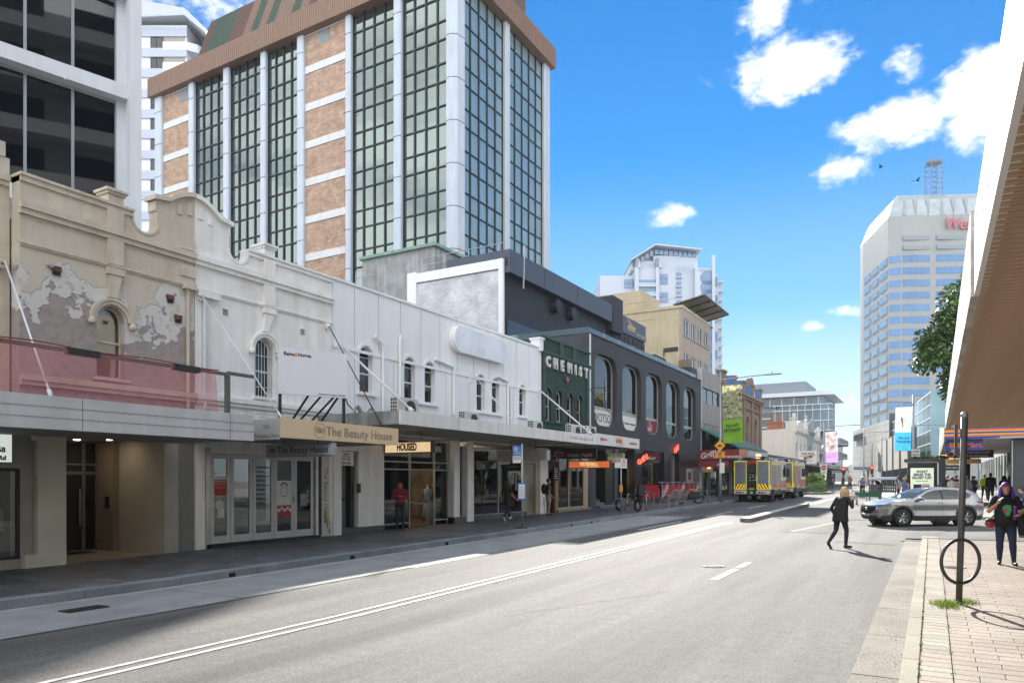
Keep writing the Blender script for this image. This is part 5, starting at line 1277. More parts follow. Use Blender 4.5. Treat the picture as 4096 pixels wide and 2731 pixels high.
#white painted brick wing and dark rooftop storey behind the charcoal building
t=thing('rooftop_wing','white painted brick wing with railing joined to a dark blue-grey rooftop storey','building',(-22,36.5,8),0,(-22,36.5,0))
t.location=(-22,36.5,0)
M_wbr=paver_mat('painted_brick',['#d5d7d9','#dedfe0','#cdd0d3','#e0e1e2'],.75,.2,.3);M_navy=mat('navy_cladding','#454d5a',.6,var=.06,scale=.8);M_navyd=mat('navy_wall','#262a33',.7,var=.12,scale=1)
b=MB();b.box(-28.9,-22.3,36.52,46,6,14.42);part('wall_core',b,mat('brick_joint','#9a9ea2',.8,var=.1),t)
b=MB()
for j in range(72):
 z=9.0+j*.0755
 if z>14.36:break
 for i in range(28):
  x0=-28.2+(i-.5*(j%2))*.23;x1=min(x0+.218,-22.1);x0=max(x0,-28.2)
  if x1-x0>.04:pr=36.50+rnd.uniform(-.012,.006);b.add([(x0,pr,z),(x1,pr,z),(x1,pr,z+.066),(x0,pr,z+.066),(x0,36.52,z),(x1,36.52,z),(x1,36.52,z+.066),(x0,36.52,z+.066)],[(0,1,2,3),(4,5,1,0),(3,2,6,7),(4,0,3,7),(1,5,6,2)])
part('brick',b,M_wbr,t,kind='stuff')
b=MB();b.box(-28.2,-22.0,36.40,37.0,14.43,15.0);part('parapet_band',b,M_whtp,t)
b=MB();b.box(-28.9,-28.2,36.38,37.0,8,15.1);part('corner_pier',b,M_whtp,t)
b=MB();b.box(-22.1,-21.82,36.38,36.6,9,15.0);part('corner_trim',b,M_whtp,t)
b=MB();b.box(-33,-28.9,37.2,46,6,13.4);part('low_wall',b,M_whtp,t)
b=MB();b.box(-34.5,-28.3,38.5,45,8,17.35);part('plant_room',b,mat('raw_concrete','#9a9c9c',.9,var=.2,scale=1.2,bump=.4,streak=.25),t)
b=MB();b.box(-34.7,-28.1,38.3,45.2,17.35,17.55);part('plant_room_cap',b,mat('mossy_cap','#7d9a8a',.8,var=.2),t)
b=MB();b.box(-28.28,-28.0,41,42.6,15.6,17.0);part('rusty_door',b,mat('rust_door','#5a2f30',.7,var=.2),t)
for x in(-33.5,-31.0,-28.95,-28.0,-26.2,-24.4,-22.3):b=MB();b.tube([(x,36.7,13.3 if x<-28.95 else 15.0),(x,36.7,16.0)],.03,6);part('rail_post',b,M_galv,t)
for z in(15.55,16.0):b=MB();b.tube([(-33.5,36.7,z-.0),(-21.9,36.7,z)],.025,6);part('rail',b,M_galv,t)
b=MB();b.box(-26,-22.01,36.75,61,8.5,14.2);part('dark_wall',b,M_navyd,t)
b=MB();b.box(-26,-21.45,36.62,52.3,14.2,15.55);part('fascia_box',b,M_navy,t)
for y in(41.0,46.0):b=MB();b.box(-21.45,-21.44,y-.02,y+.02,14.22,15.53);part('panel_joint',b,M_navyd,t)
b=MB();b.box(-21.9,-21.6,36.6,36.62,14.6,15.1);part('louvre',b,M_blk,t)
b=MB();b.tube([(-21.5,38.3,13.6),(-21.42,38.3,16.2)],.06,6);part('vent_pipe',b,M_galv,t)
b=MB();b.box(-23.5,-21.4,52.3,54.4,13.6,16.3);part('chimney',b,M_navyd,t)
b=MB();b.box(-22.0,-21.9,54.5,61.1,14.1,15.5);part('sign_panel',b,mat('slate_sign','#4a5360',.6,var=.05),t)
text('lettering','elixr',1.0,M_gold,t,(-21.87,57.6,14.75),(R(90),0,R(90)),ext=.02);text('lettering','HEALTH CLUBS',.3,M_gold,t,(-21.87,59.7,14.42),(R(90),0,R(90)))
for k in range(3):b=MB();b.tube([(-21.87,56.7+.16*i,15.35-.05*i+.1*math.sin(i*.9)-.12*k)for i in range(10)],.03,4);part('logo_wave',b,M_gold,t)
b=MB();b.box(-22.02,-21.98,37.2,41.5,10.2,11.6);part('roof_window',b,G_win,t)
for y in(43.2,45.6):b=MB();b.lathe([(.45,0),(.45,.5)],(-22.0,y,13.55),18,'x');part('exhaust_duct',b,M_navyd,t)
for y in range(55,61):b=MB();b.box(-21.98,-21.93,y+.1,y+.95,12.9,13.9);part('screen_panel',b,M_navyd,t)
b=MB();b.box(-25,-21.0,61,64,8.5,13.0);part('stair_box',b,mat('stair_box','#3d3f44',.7,var=.1),t)
#tan building with raised roof awning
t=thing('tan_apartment_building','tan rendered building with paired windows and a tilted metal roof awning','building',(-20.1,66.0,0),R(90),(66.0,0,0))
M_tanb=mat('tan_render','#b3a78c',.75,var=.08,scale=.6,streak=.10);M_tanf=mat('tan_front','#9c8f84',.8,var=.06,scale=1)
b=MB();b.panel(rect(66.0,75.7,8,18.0),[rect(66.5+i*2.27,68.2+i*2.28,z0,z1)for i in range(4)for z0,z1 in((15.55,17.15),(12.7,13.9),(9.9,11.1))],0,.3);part('front_wall',b,M_tanf,t)
for i in range(4):
 for z0,z1 in((15.55,17.15),(12.7,13.9),(9.9,11.1)):
  a,c=66.5+i*2.27,68.2+i*2.28
  b=MB();b.panel(rect(a,c,z0,z1),[rect(a+.08,(a+c)/2-.05,z0+.07,z1-.07),rect((a+c)/2+.05,c-.08,z0+.07,z1-.07)],.08,.16);f=part('window',b,M_pipe,t)
  b=MB();b.box(a,c,.12,.126,z0,z1);part('pane',b,G_win,f);b=MB();b.box(a,c,.6,.62,z0,z1);part('room_backing',b,M_room,f)
  b=MB();b.box(a-.1,c+.1,-.1,.05,z0-.1,z0-.002);part('sill',b,M_tanf,f)
b=MB();b.box(66.0,75.7,.3,8.0,6,18.0);part('side_wall',b,M_tanb,t)
b=MB();b.box(65.9,75.8,-.05,8.05,18.0,18.25);part('coping',b,M_tanb,t)
b=MB();b.box(68,73,4.6,10,18.25,20.7);part('roof_room',b,M_tanb,t)
for z in(17.2,13.2):b=MB();b.box(65.97,66.0,2.8,7.9,z,z+.05);part('wall_joint',b,M_tanf,t)
b=MB();b.box(65.95,66.0,.4,1.8,14.0,14.4);b.box(65.95,66.0,1.7,1.8,13.6,14.0);part('conduit',b,M_blk,t)
b=MB();b.add([(68.2,1.6,18.9),(77.8,1.6,18.9),(77.8,-1.5,19.5),(68.2,-1.5,19.5),(68.2,1.6,19.0),(77.8,1.6,19.0),(77.8,-1.5,19.58),(68.2,-1.5,19.58)],[(0,1,2,3),(4,7,6,5),(0,3,7,4),(1,5,6,2),(3,2,6,7),(0,4,5,1)]);part('roof_awning',b,mat('awning_steel','#6a6864',.6,metal=.4,var=.1),t)
for x in(68.4,70.7,73,75.3,77.6):b=MB();b.tube([(x,-1.4,19.45),(x,1.5,18.85),(x,.2,18.25)],.06,6);part('awning_strut',b,M_blk,t)
for x in(66.3,69,71.7):b=MB();b.tube([(66.1,x-66+1.0,18.25),(66.1,x-66+1.0,19.0)],.03,6);part('rail_post',b,M_galv,t)
b=MB();b.tube([(66.1,.6,19.0),(66.1,8,19.0)],.03,6);part('rail',b,mat('rail_copper','#a08f80',.5,metal=.4),t)
#far white tower
t=thing('far_white_tower','distant tall white apartment tower with balconies and round windows','building',camframe(0,262),R(30.2),(0,0,0))
z_=262;k_=z_/2890
def fx(px):return(px-2048)*k_
def fz(py):return 1.95+(1921-py)*k_
zc=lambda a,b:(fx(2300+a/2.6137),fz(900+b/2.6137))
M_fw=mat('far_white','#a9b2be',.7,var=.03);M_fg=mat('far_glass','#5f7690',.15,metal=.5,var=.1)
def fbox(b,a0,b0,a1,b1,y0,y1):(x0,z1),(x1,z0)=zc(a0,b0),zc(a1,b1);b.box(x0,x1,y0,y1,z0,z1)
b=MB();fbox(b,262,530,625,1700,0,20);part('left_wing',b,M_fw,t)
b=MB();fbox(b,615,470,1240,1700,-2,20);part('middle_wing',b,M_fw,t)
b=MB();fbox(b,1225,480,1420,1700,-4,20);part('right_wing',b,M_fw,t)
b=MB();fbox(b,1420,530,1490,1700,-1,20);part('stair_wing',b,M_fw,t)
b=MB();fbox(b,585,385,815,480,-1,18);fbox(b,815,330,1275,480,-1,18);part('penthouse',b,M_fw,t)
b=MB();P=[zc(570,390),zc(820,232),zc(1295,283),zc(1295,295),zc(820,245),zc(575,400)];b.prism(P,-4,19,'y');part('roof_frame',b,M_fw,t)
for i in range(9):b=MB();fbox(b,828+i*49,250+i*5,868+i*49,318+i*4,-1.3,-1.0);part('penthouse_window',b,M_fg,t)
for i in range(5):b=MB();fbox(b,590+i*46,395-i*28,628+i*46,440-i*26,-1.3,-1.0);part('penthouse_window',b,M_fg,t)
for a0,a1 in((612,650),(828,862)):b=MB();fbox(b,a0,370,a1,1700,-3.2,-2);b.prism([zc(a0,372),zc(a1,372),zc(a0+(60),470),zc(a0,470)],-3.2,-2,'y');part('fin',b,M_fw,t)
b=MB();fbox(b,1395,360,1425,1700,-5,-4);part('fin',b,M_fw,t)
for j in range(9):
 for k in range(4):
  q=520+j*190
  b=MB();fbox(b,515+(k%2)*50,570+j*190+(k//2)*48,560+(k%2)*50,612+j*190+(k//2)*48,-.3,0);part('window',b,M_fg,t)
  b=MB();fbox(b,850+(k%2)*55,530+j*190+(k//2)*55,900+(k%2)*55,578+j*190+(k//2)*55,-2.3,-2);part('window',b,M_fg,t)
  b=MB();fbox(b,1430+(k%2)*28,552+j*190+(k//2)*50,1454+(k%2)*28,597+j*190+(k//2)*50,-1.4,-1);part('window',b,M_fg,t)
for j in range(11):
 y=585+j*95.5
 x,z=zc(1352,y);b=MB();b.lathe([(2.5,-4.15),(2.5,-4.0)],(x,0,z),18,'y');part('round_window',b,M_fg,t)
 b=MB();fbox(b,1045,y-70,1095,y-25,-2.2,-2);part('window',b,M_fg,t)
 b=MB();fbox(b,1038,y-20,1102,y-10,-3.2,-2);part('window_ledge',b,M_fw,t)
 b=MB();fbox(b,652,y+40,826,y+70,-3.0,-2.8);part('balcony_glass',b,mat('far_balcony','#8fa6b8',.3,var=.05),t)
 b=MB();fbox(b,652,y+5,826,y+38,-2.15,-2);part('balcony_door',b,M_fg,t)
 b=MB();fbox(b,652,y+70,826,y+84,-3.4,-2);part('balcony_slab',b,M_fw,t)
 x0,z1=zc(1490,y+5);x1,z0=zc(1545,y+30);b=MB();b.prism([(x0,z0),(x1,z0+.7*(z1-z0)),(x1,z1),(x0,z1)],-1,12,'y');part('side_balcony',b,M_fw,t)
b=MB();x0,z1=zc(1486,590);b.box(x0-1,x0+2.0,1,20,0,z1);part('side_wall',b,M_fw,t)
for i in range(7):b=MB();fbox(b,1035+i*62,455-i*2,1090+i*62,482-i*2,-4.3,-4.1)if i<3 else fbox(b,1270+(i-3)*33,482,1300+(i-3)*33,515,-4.3,-4.1);part('terrace_glass',b,MATS['far_balcony'],t)
#further left row
t=left('concrete_shop_building','grey concrete building with strip windows and a green lean-to glass roof','building',58.05)
M_cg=mat('grey_concrete','#8b8886',.8,var=.08,scale=1,streak=.12);M_mg=mat('green_metal','#1f6b56',.4,var=.08)
facade(t,'wall',58.05,64.6,4.2,11.0,[rect(58.3,64.0,8.35,9.55)],M_cg)
glazing(t,58.3,64.0,8.37,9.53,[60.2,62.1],[],.1,M_blk,G_win,'strip_window');b=MB();b.box(58.2,64.2,.8,.85,8.2,9.7);part('room_backing',b,M_room,t)
b=MB();b.box(58.0,58.2,-.05,.3,.5,11.05);part('brick_pier',b,mat('white_brick','#a9abaa',.8,var=.15,scale=9),t)
b=MB();b.box(58.2,64.6,.32,12,.5,10.9);part('rear_block',b,M_cg,t)
glazing(t,58.3,64.5,6.1,6.62,[59.1,59.9,60.7,61.5,62.3,63.1],[],-.02,M_blk,G_win,'clerestory')
b=MB();b.add([(58.1,0,6.05),(69,0,6.05),(69,-3.1,4.42),(58.1,-3.1,4.42),(58.1,0,6.15),(69,0,6.15),(69,-3.1,4.5),(58.1,-3.1,4.5)],[(0,1,2,3),(4,7,6,5),(0,3,7,4),(1,5,6,2),(3,2,6,7)]);part('lean_to_roof',b,mat('dark_roof_glass','#2b3a40',.25,var=.15,metal=.2),t)
for i in range(28):x=58.1+i*.4;b=MB();b.tube([(x,0,6.2),(x,-3.12,4.55)],.035,5);part('roof_bar',b,mat('roof_bar','#5a6a6a',.4,metal=.4),t)
b=MB();b.tube([(58.05,.0,6.12),(58.05,-3.15,4.46)],.09,6);part('green_edge',b,M_mg,t)
b=MB();b.prism([(0,4.4),(0,6.0),(-3.05,4.4)],58.12,58.16,'x');part('end_glass',b,G_dark,t)
M_rd=mat('burger_red','#7d2630',.55,var=.05)
b=MB();b.box(57.45,57.55,-3.15,-.02,3.62,4.38);part('end_sign',b,M_rd,t)
text('lettering',"Grill'd",.62,M_paper,t,(57.42,-.85,4.0),(R(90),R(-12),R(-90)),shear=.3,bold=.012);text('lettering','HEALTHY BURGERS',.24,M_paper,t,(57.42,-2.2,3.8),(R(90),0,R(-90)),bold=.006)
b=MB();b.box(57.45,60.4,-3.2,-3.16,3.62,4.38);part('picture_panel',b,mat('food_print','#b5764a',.6,var=.45,scale=1.6),t)
b=MB();b.box(60.4,68.5,-3.2,-3.16,3.66,4.38);part('name_panel',b,mat('name_grey','#a5a9ac',.5,var=.04),t)
text('lettering','INDUSTRIE',.5,mat('lit_letter','#e0b070',.5,var=0,emit='#ffc880',estr=.5),t,(64.4,-3.22,4.0),xs=.85,bold=.02)
b=MB();b.box(57.56,68.5,-3.15,-.02,3.62,3.7);part('awning_soffit',b,M_soff,t)
b=MB();b.box(57.3,57.4,-2.4,-.05,3.0,3.5);hs_=part('under_sign',b,M_rd,t);text('lettering','elixr',.35,M_paper,t,(57.28,-1.8,3.22),(R(90),0,R(-90)))
b=MB();b.panel(rect(58.2,68.5,.5,3.62),[rect(58.8,60.0,.7,2.6),rect(61.0,63.5,.7,2.7),rect(64.2,67.5,.7,2.7)],0,.2);part('shop_wall',b,mat('shop_grey','#77797a',.7,var=.08),t)
for a,c in((58.8,60.0),(61.0,63.5),(64.2,67.5)):b=MB();b.box(a,c,.1,.106,.7,2.7);part('pane',b,G_dark,t)
b=MB();b.box(58.25,60.6,-.3,0,2.65,3.4);part('lit_box',b,mat('lit_box','#8a8f93',.5,emit='#ffd9a0',estr=.02),t);text('lettering','INDUSTRIE',.28,MATS['lit_letter'],t,(59.3,-.32,3.0),xs=.7)
#brown Victorian building
t=left('brown_victorian_building','brown Victorian building with arched windows, cornice and blue netting on its parapet','building',64.7)
M_brn=mat('brown_render','#7d6a5c',.8,var=.08,scale=1.2,streak=.12)
bw=[(66.6,67.7),(70.4,71.5),(74.2,75.3),(78.0,79.1)]
facade(t,'wall',64.7,81.6,4.5,10.35,[arch(a,c,5.6,8.3)for a,c in bw],M_brn)
for a,c in bw:
 sash(t,a,c,5.6,8.3,.12,.09,mat('sash_stone','#a39a8c',.6),G_win,M_room,6.9)
 b=MB();archring(b,(a+c)/2,8.3-(c-a)/2,(c-a)/2+.1,(c-a)/2+.32,-.1,.01);part('hood_mould',b,M_brn,t)
for u in(64.8,68.9,72.7,76.5,80.6):b=MB();b.box(u,u+.75,-.16,.01,4.5,10.0);part('pilaster',b,M_brn,t)
b=MB();moulding(b,64.6,81.8,10.0,10.5,.4);part('cornice',b,M_brn,t)
b=MB();moulding(b,64.6,81.7,9.0,9.2,.2);part('string_course',b,M_brn,t)
for a,c in((64.8,65.9),(69.0,70.0),(72.9,73.9),(76.6,77.6),(80.5,81.7)):b=MB();b.box(a,c,-.1,.4,10.5,11.6);b.box(a-.1,c+.1,-.2,.5,11.6,11.8);part('parapet_pier',b,M_brn,t)
b=MB();b.prism([(76.0,10.5),(78.2,10.5),(78.2,11.6)]+[(77.1+1.1*math.cos(R(a)),11.6+1.0*math.sin(R(a)))for a in range(0,181,20)],.0,.4,'y');part('round_gable',b,M_brn,t)
for a,c in((65.9,69.0),(70.0,72.9),(73.9,76.5),(78.3,80.5)):
 b=MB();vs=[(a+(c-a)*i/8,-.1+rnd.uniform(-.05,.05),10.5+1.0*j+rnd.uniform(-.1,.1))for i in range(9)for j in range(2)];b.add(vs,[(2*i,2*i+2,2*i+3,2*i+1)for i in range(8)]);part('blue_netting',b,mat('blue_net','#3a6690',.8,var=.3,scale=4),t)
text('lettering','CENTRAL',.55,M_brn,t,(78.5,-.03,9.6),ext=.05)
b=MB();b.box(64.8,81.5,.33,12,.6,10.4);part('rear_block',b,M_brn,t)
b=MB();b.box(65.0,65.9,3,4,10.4,13.0);part('chimney',b,M_brn,t)
b=MB();b.box(68.6,104,-3.1,-.02,3.75,4.3);part('street_awning',b,mat('dark_fascia','#55534f',.6,var=.1),t)
for i in range(40):b=MB();b.box(68.7+i*.86,68.76+i*.86,-3.14,-3.1,3.8,4.2);part('fascia_slat',b,M_cg,t)
b=MB();b.box(68.6,104,-3.2,-.01,4.3,4.36);part('awning_roof',b,M_galv,t)
b=MB();b.box(68.5,81.5,-.0,.3,.6,3.75);part('shopfront',b,mat('dim_shop','#3d3a36',.7,var=.4,scale=1.5),t)
for i in range(6):b=MB();b.box(69+i*2.1,70.7+i*2.1,-.03,-.02,.9,3.2);part('pane',b,G_dark,t)
#low link shops
t=left('low_link_shop','low dim single storey shop between the brown building and the white gabled shop','building',81.8)
b=MB();b.box(81.8,103.9,.1,10,.6,4.4);part('wall',b,M_cg,t)
for i in range(8):b=MB();b.box(82.4+i*2.6,84.5+i*2.6,.06,.09,1.0,3.2);part('pane',b,G_dark,t)
#white gabled shop and Victorian fronts
def vict(name,label,y0,y1,ztop,m,gable=False,dx=.0):
 t=left(name,label,'building',y0)
 n=max(1,int((y1-y0)/3.4));wv=(y1-y0)/n
 holes=[rect(y0+i*wv+wv*.28,y0+i*wv+wv*.72,5.2,7.2)for i in range(n)]
 facade(t,'wall',y0,y1,4.2,ztop-.9,holes,m)
 for h in holes:
  b=MB();b.panel(h,[rect(h[0][0]+.1,h[1][0]-.1,5.3,7.1)],.1,.2);f=part('window',b,M_pipe,t);b=MB();b.box(h[0][0],h[1][0],.16,.17,5.2,7.2);part('pane',b,G_dark,f)
 b=MB();moulding(b,y0-.05,y1+.05,ztop-1.3,ztop-.9,.35);part('cornice',b,m,t)
 c=(y0+y1)/2;w_=(y1-y0)/2
 P=[(y0,ztop-.9),(y1,ztop-.9),(y1,ztop-.3),(c+w_*.6,ztop-.3)]+[(c+w_*.5*math.cos(R(a)),ztop-.3+.9*math.sin(R(a)))for a in range(0,181,20)]+[(c-w_*.6,ztop-.3),(y0,ztop-.3)]
 b=MB();b.prism(P,0,.3,'y');part('parapet',b,m,t)
 for u in(y0,y1-.6):b=MB();b.box(u,u+.6,-.15,.45,ztop-.9,ztop+.5);b.box(u-.1,u+.7,-.25,.55,ztop+.5,ztop+.7);b.ball((u+.3,.15,ztop+1.0),(.25,.25,.35),8,6);part('parapet_urn',b,m,t)
 b=MB();b.box(y0,y1,.31,8,.8,ztop-1.0 if not gable else 8.7);part('side_wall',b,m,t)
 if gable:
  b=MB();b.prism([(0,8.7),(4.6,8.7),(4.6,8.9),(1.2,9.0),(1.2,9.9),(0,9.9)],y0-.02,y0+.5,'x');part('gable_wall',b,m,t)
  b=MB();b.box(y0+2,y0+3.5,2.0,4.0,8.7,10.0);b.box(y0+1.9,y0+3.6,1.9,4.1,10.0,10.2);part('chimney',b,mat('chimney_brick','#8a5a48',.85,var=.2,scale=6),t)
  for xx in(2.4,3.4):b=MB();b.lathe([(.22,10.2),(.16,11.2),(.2,11.3)],(y0+2.7,xx,0),10);part('chimney_pot',b,MATS['chimney_brick'],t)
 b=MB();b.box(y0,y1,.0,.3,.8,3.8);part('shopfront',b,MATS['dim_shop'],t)
 b=MB();b.box(y0,y1,-3.2,-.02,3.75,4.3);part('awning',b,M_awnw,t)
 b=MB();b.box(y0+.5,y1-.5,-3.24,-3.2,3.85,4.2);part('awning_sign',b,mat('sign'+name,rnd.choice(['#b0b4b0','#a59a5a','#8f9498']),.6,var=.4,scale=1.5),t)
 return t
M_vw=mat('vict_white','#c6c4be',.8,var=.05,streak=.1)
vict('white_gabled_shop','white two storey shop with a plain gable wall and brick chimney beyond the brown building',104,115,9.8,M_vw,True)
vict('grey_victorian_shop','grey Victorian shop front with urns next to the white gabled shop',115.1,121.5,10.3,mat('vict_grey','#8f979c',.8,var=.06,streak=.1))
vict('pale_victorian_shop','pale Victorian shop front with curved parapet beyond the grey one',121.6,128.5,9.4,M_vw)
t=vict('low_corner_shop','low pale corner shop at the end of the left row',128.6,146,7.6,mat('vict_pale','#a5a9ab',.8,var=.05))
#far stepped glass office building
t=thing('stepped_glass_offices','stepped grey office building with glass bands and overhanging white roof down the street','building',(-30,175,0),0,(-30,175,0))
M_og=mat('office_grey','#77818c',.6,var=.05);M_ow=mat('office_white','#c2c8cc',.6,var=.03);M_oglass=mat('office_glass','#5f7280',.12,metal=.5,var=.15,scale=.3)
b=MB();b.box(-44,-25.2,178,195,20,24.8);part('plant_box',b,M_og,t)
b=MB();b.box(-44,-20.9,175,195,1,21);part('block',b,M_og,t)
b=MB();b.prism([(-46,21.0),(-20.9,21.0),(-18.7,21.0),(-20.9,21.9),(-46,21.9)],173.5,195,'y');part('roof',b,M_ow,t)
b=MB();b.box(-44,-21.0,174.7,174.99,18.8,20.8);part('glass_band',b,M_oglass,t)
b=MB();b.prism([(-31.5,13),(-19.5,13),(-19.3,17.8),(-19.8,18.8),(-29.8,18.8),(-31.5,17)],172,174.7,'y');part('glass_box',b,M_oglass,t)
for z in(13,15.2,17.6,18.8):b=MB();b.box(-31.6,-19.0,171.7,174.6,z-.09,z+.09);part('glass_rail',b,M_ow,t)
for i in range(8):b=MB();b.box(-31+i*1.6,-30.88+i*1.6,171.85,172,13,18.7);part('mullion',b,M_ow,t)
for i in range(9):b=MB();b.box(-43+i*2.6,-42.85+i*2.6,174.55,174.7,18.8,20.8);part('mullion',b,M_ow,t)
for k,z in enumerate((11.3,8.2,5.0)):
 b=MB();b.box(-44,-17.4-.2*k,173,190,z-1.3,z);part('floor_band',b,M_og,t)
 b=MB();b.box(-44,-18.6,174,190,z-3.1,z-1.3);part('glass_band',b,M_oglass,t)
 b=MB();b.box(-26,-15.5,172.8,173.4,z-1.5,z-1.4);part('sunshade',b,M_ow,t)
b=MB();b.box(-44,-21,174.4,174.99,13.2,17.5);part('window_band',b,M_oglass,t)
for z in(14.2,16.2):b=MB();b.box(-44,-31.5,174.2,174.4,z-.15,z+.15);part('glass_rail',b,M_ow,t)
#right side
#canopy building
t=thing('canopy_building','pale rendered shop building with a deep white awning lined with brown timber boards','building',(3.2,0,0),0,(3.2,0,0))
M_cw=mat('canopy_render','#d5d3cc',.8,var=.05,scale=1,streak=.08)
def cz(y):return 3.88-(y-4)*.018
b=MB();b.box(3.2,14,-45,24.3,0,10.2);part('wall',b,M_cw,t)
for i in range(14):
 y=-42+i*4.7
 b=MB();b.panel(rect(y,y+2.2,5.6,8.2),[rect(y+.1,y+1.05,5.7,8.1),rect(y+1.15,y+2.1,5.7,8.1)],0,.1);me=b.mesh('window');me.materials.append(M_blk)
 for v in me.vertices:v.co=(-.08+v.co.y,v.co.x,v.co.z)
 f=put('window',me,t)
 b=MB();b.box(3.15,3.155,y,y+2.2,5.6,8.2);part('pane',b,G_dark,t)
for i in range(9):
 y=-38+i*6.9;b=MB();b.box(3.14,3.19,y,y+5.6,.5,3.0);part('shop_glass',b,G_dark,t)
M_fsm=mat('fascia_sheet','#dfe2e3',.45,var=.02);M_fpe=mat('fascia_peeling','#bdbab4',.85,var=.3,scale=5,bump=.7,bscale=14,stretch=(1,.3,1.5))
for y0,y1,m_,pr,(h0,h1)in((-14,8.6,M_fsm,0,(.74,.78)),(8.6,25.4,M_fpe,.03,(.86,.52))):
 b=MB();b.add([(.36-pr,y0,cz(y0)),(.36-pr,y1,cz(y1)),(.36-pr,y1,cz(y1)+h1),(.36-pr,y0,cz(y0)+h0),(.46,y0,cz(y0)),(.46,y1,cz(y1)),(.46,y1,cz(y1)+h1),(.46,y0,cz(y0)+h0)],[(0,1,2,3),(4,7,6,5),(0,4,5,1),(3,2,6,7),(0,3,7,4),(1,5,6,2)]);part('fascia',b,m_,t)
for i in range(22):y=-2+i*.5;b=MB();b.lathe([(.008,.353),(.008,.362)],(0,y,cz(y)+.33),6,'x');part('rivet',b,M_galv,t)
b=MB();b.add([(.4,-14,cz(-14)+.7),(3.2,-14,cz(-14)+.8),(3.2,25.4,cz(25.4)+.6),(.4,25.4,cz(25.4)+.5),(.4,-14,cz(-14)+.06),(3.2,-14,cz(-14)+.06),(3.2,25.4,cz(25.4)+.06),(.4,25.4,cz(25.4)+.06)],[(0,1,2,3),(4,7,6,5),(1,5,6,2),(2,6,7,3),(0,4,5,1)]);part('awning_deck',b,M_blk,t)
def board_mat():
 m=paver_mat('soffit_board',['#77583f','#86654a','#6e523b','#7f6046'],.7,.0,.0);return m
M_board=mat('soffit_timber','#b8987c',.65,var=.25,scale=5,stretch=(1,9,9),bump=.3,bscale=30)
q=MB();q.bbox(0,2.8,0,.115,-.018,.02,.005);bme=q.mesh('board');bme.materials.append(M_board)
org=ORG[t.name]
for i in range(214):
 y=-2.4+i*.13
 put('board',bme,t,(.40-org[0],y-org[1],cz(y)+.016),(R(-1.03),0,rnd.uniform(-.0008,.0008)))
for x,y in((2.4,19.5),(2.25,22.6)):b=MB();b.tube([(x,y,cz(y)),(x,y,cz(y)-.09)],.012,6);b.lathe([(.05,cz(y)-.01),(.05,cz(y))],(x,y,0),10);part('sprinkler',b,M_blk,t)
#apartment block across the street, behind the canopy building (reflected in the tower glass)
t=thing('opposite_apartments','pale apartment block with curved balconies above the canopy building','building',(14.5,-30,0),0)
M_ap=mat('apartment_render','#a5a8aa',.8,var=.06)
b=MB();b.box(0,16,0,52,0,33);part('wall',b,M_ap,t)
for k in range(9):
 z=4.5+k*3.3
 b=MB();b.box(-1.4,0,2,50,z,z+.9);part('balcony',b,M_ap,t)
 for i in range(8):b=MB();b.box(-.05,.0,3+i*6,7.4+i*6,z+.95,z+2.8);part('window',b,G_dark,t)
 for i in range(3):b=MB();b.box(2+i*4.6,5.2+i*4.6,52,52.05,z+.6,z+2.6);part('window',b,G_dark,t)
t=thing('rear_street_block','pale two storey shop row behind the viewer on the left side of the street','building',(FX,-40,0),R(90))
b=MB();b.box(0,37,0,12,0,9);part('wall',b,M_wht,t)
b=MB();b.box(0,37,-3.2,0,3,3.5);part('awning',b,M_awn,t)
#convenience store corner across the side street
t=thing('corner_convenience_store','dark tiled corner shop with blue and orange striped awning across the side street','building',(4.2,38,0),0,(4.2,38,0))
M_slate=mat('slate_tile','#3a4046',.5,var=.1,scale=1.5);M_blue=mat('sign_blue','#1f3f96',.5,var=.04);M_or=mat('sign_orange','#d0662a',.5,var=.04);M_yel=mat('sign_yellow','#dba32a',.5,var=.04)
b=MB();b.box(3.0,9,38.2,39.0,.2,3.75);part('corner_pillar',b,M_slate,t)
b=MB();b.box(4.4,14,39,96,.2,9.5);part('building_block',b,mat('store_upper','#8d9297',.7,var=.05),t)
for k,(z0,z1,m_)in enumerate(((3.80,3.88,M_blue),(3.88,3.95,M_or),(3.95,4.0,M_yel),(4.0,4.08,M_blue),(4.08,4.13,M_yel),(4.13,4.2,M_or),(4.2,4.26,M_blue))):
 b=MB();b.add([(.45,37.4,z0),(4.6,38.0,z0+.02),(4.6,38.0,z1+.02),(.45,37.4,z1),(.45,37.6,z0),(4.6,38.2,z0+.02),(4.6,38.2,z1+.02),(.45,37.6,z1)],[(0,1,2,3),(4,7,6,5),(0,4,5,1),(3,2,6,7),(0,3,7,4),(1,5,6,2)]);part('awning_stripe',b,m_,t)
b=MB();b.box(.47,4.4,37.7,60,3.78,3.86);part('awning_soffit',b,mat('soffit_pale','#a5a5a2',.6,var=.05),t)
b=MB();b.box(.45,.53,37.62,60,3.7,4.25);part('awning_edge',b,mat('edge_timber','#8f8a80',.8,var=.2),t)
for i in range(20):
 y=39.6+i*2.6;b=MB();b.box(4.28,4.38,y,y+.25+.3*(i%3),.3,3.78);part('shop_column',b,mat('pale_column','#9aa09c',.5,var=.1),t)
 b=MB();b.box(4.3,4.31,y+.6,y+2.5,.5,3.1);part('shop_glass',b,G_dark,t)
b=MB();b.box(3.4,3.5,42.5,44,2.6,3.6);part('side_poster',b,mat('poster_mix','#6d4a55',.6,var=.6,scale=3),t)
b=MB();b.box(2.98,3.02,38.1,38.22,.3,3.7);part('edge_strip',b,M_alu,t)
hg=hang('hanging_sign','blue hanging sign of the corner convenience store with orange lettering',38.0,.48,1.92,3.3,3.77,M_blue,M_blue,.15,rodz=3.8)
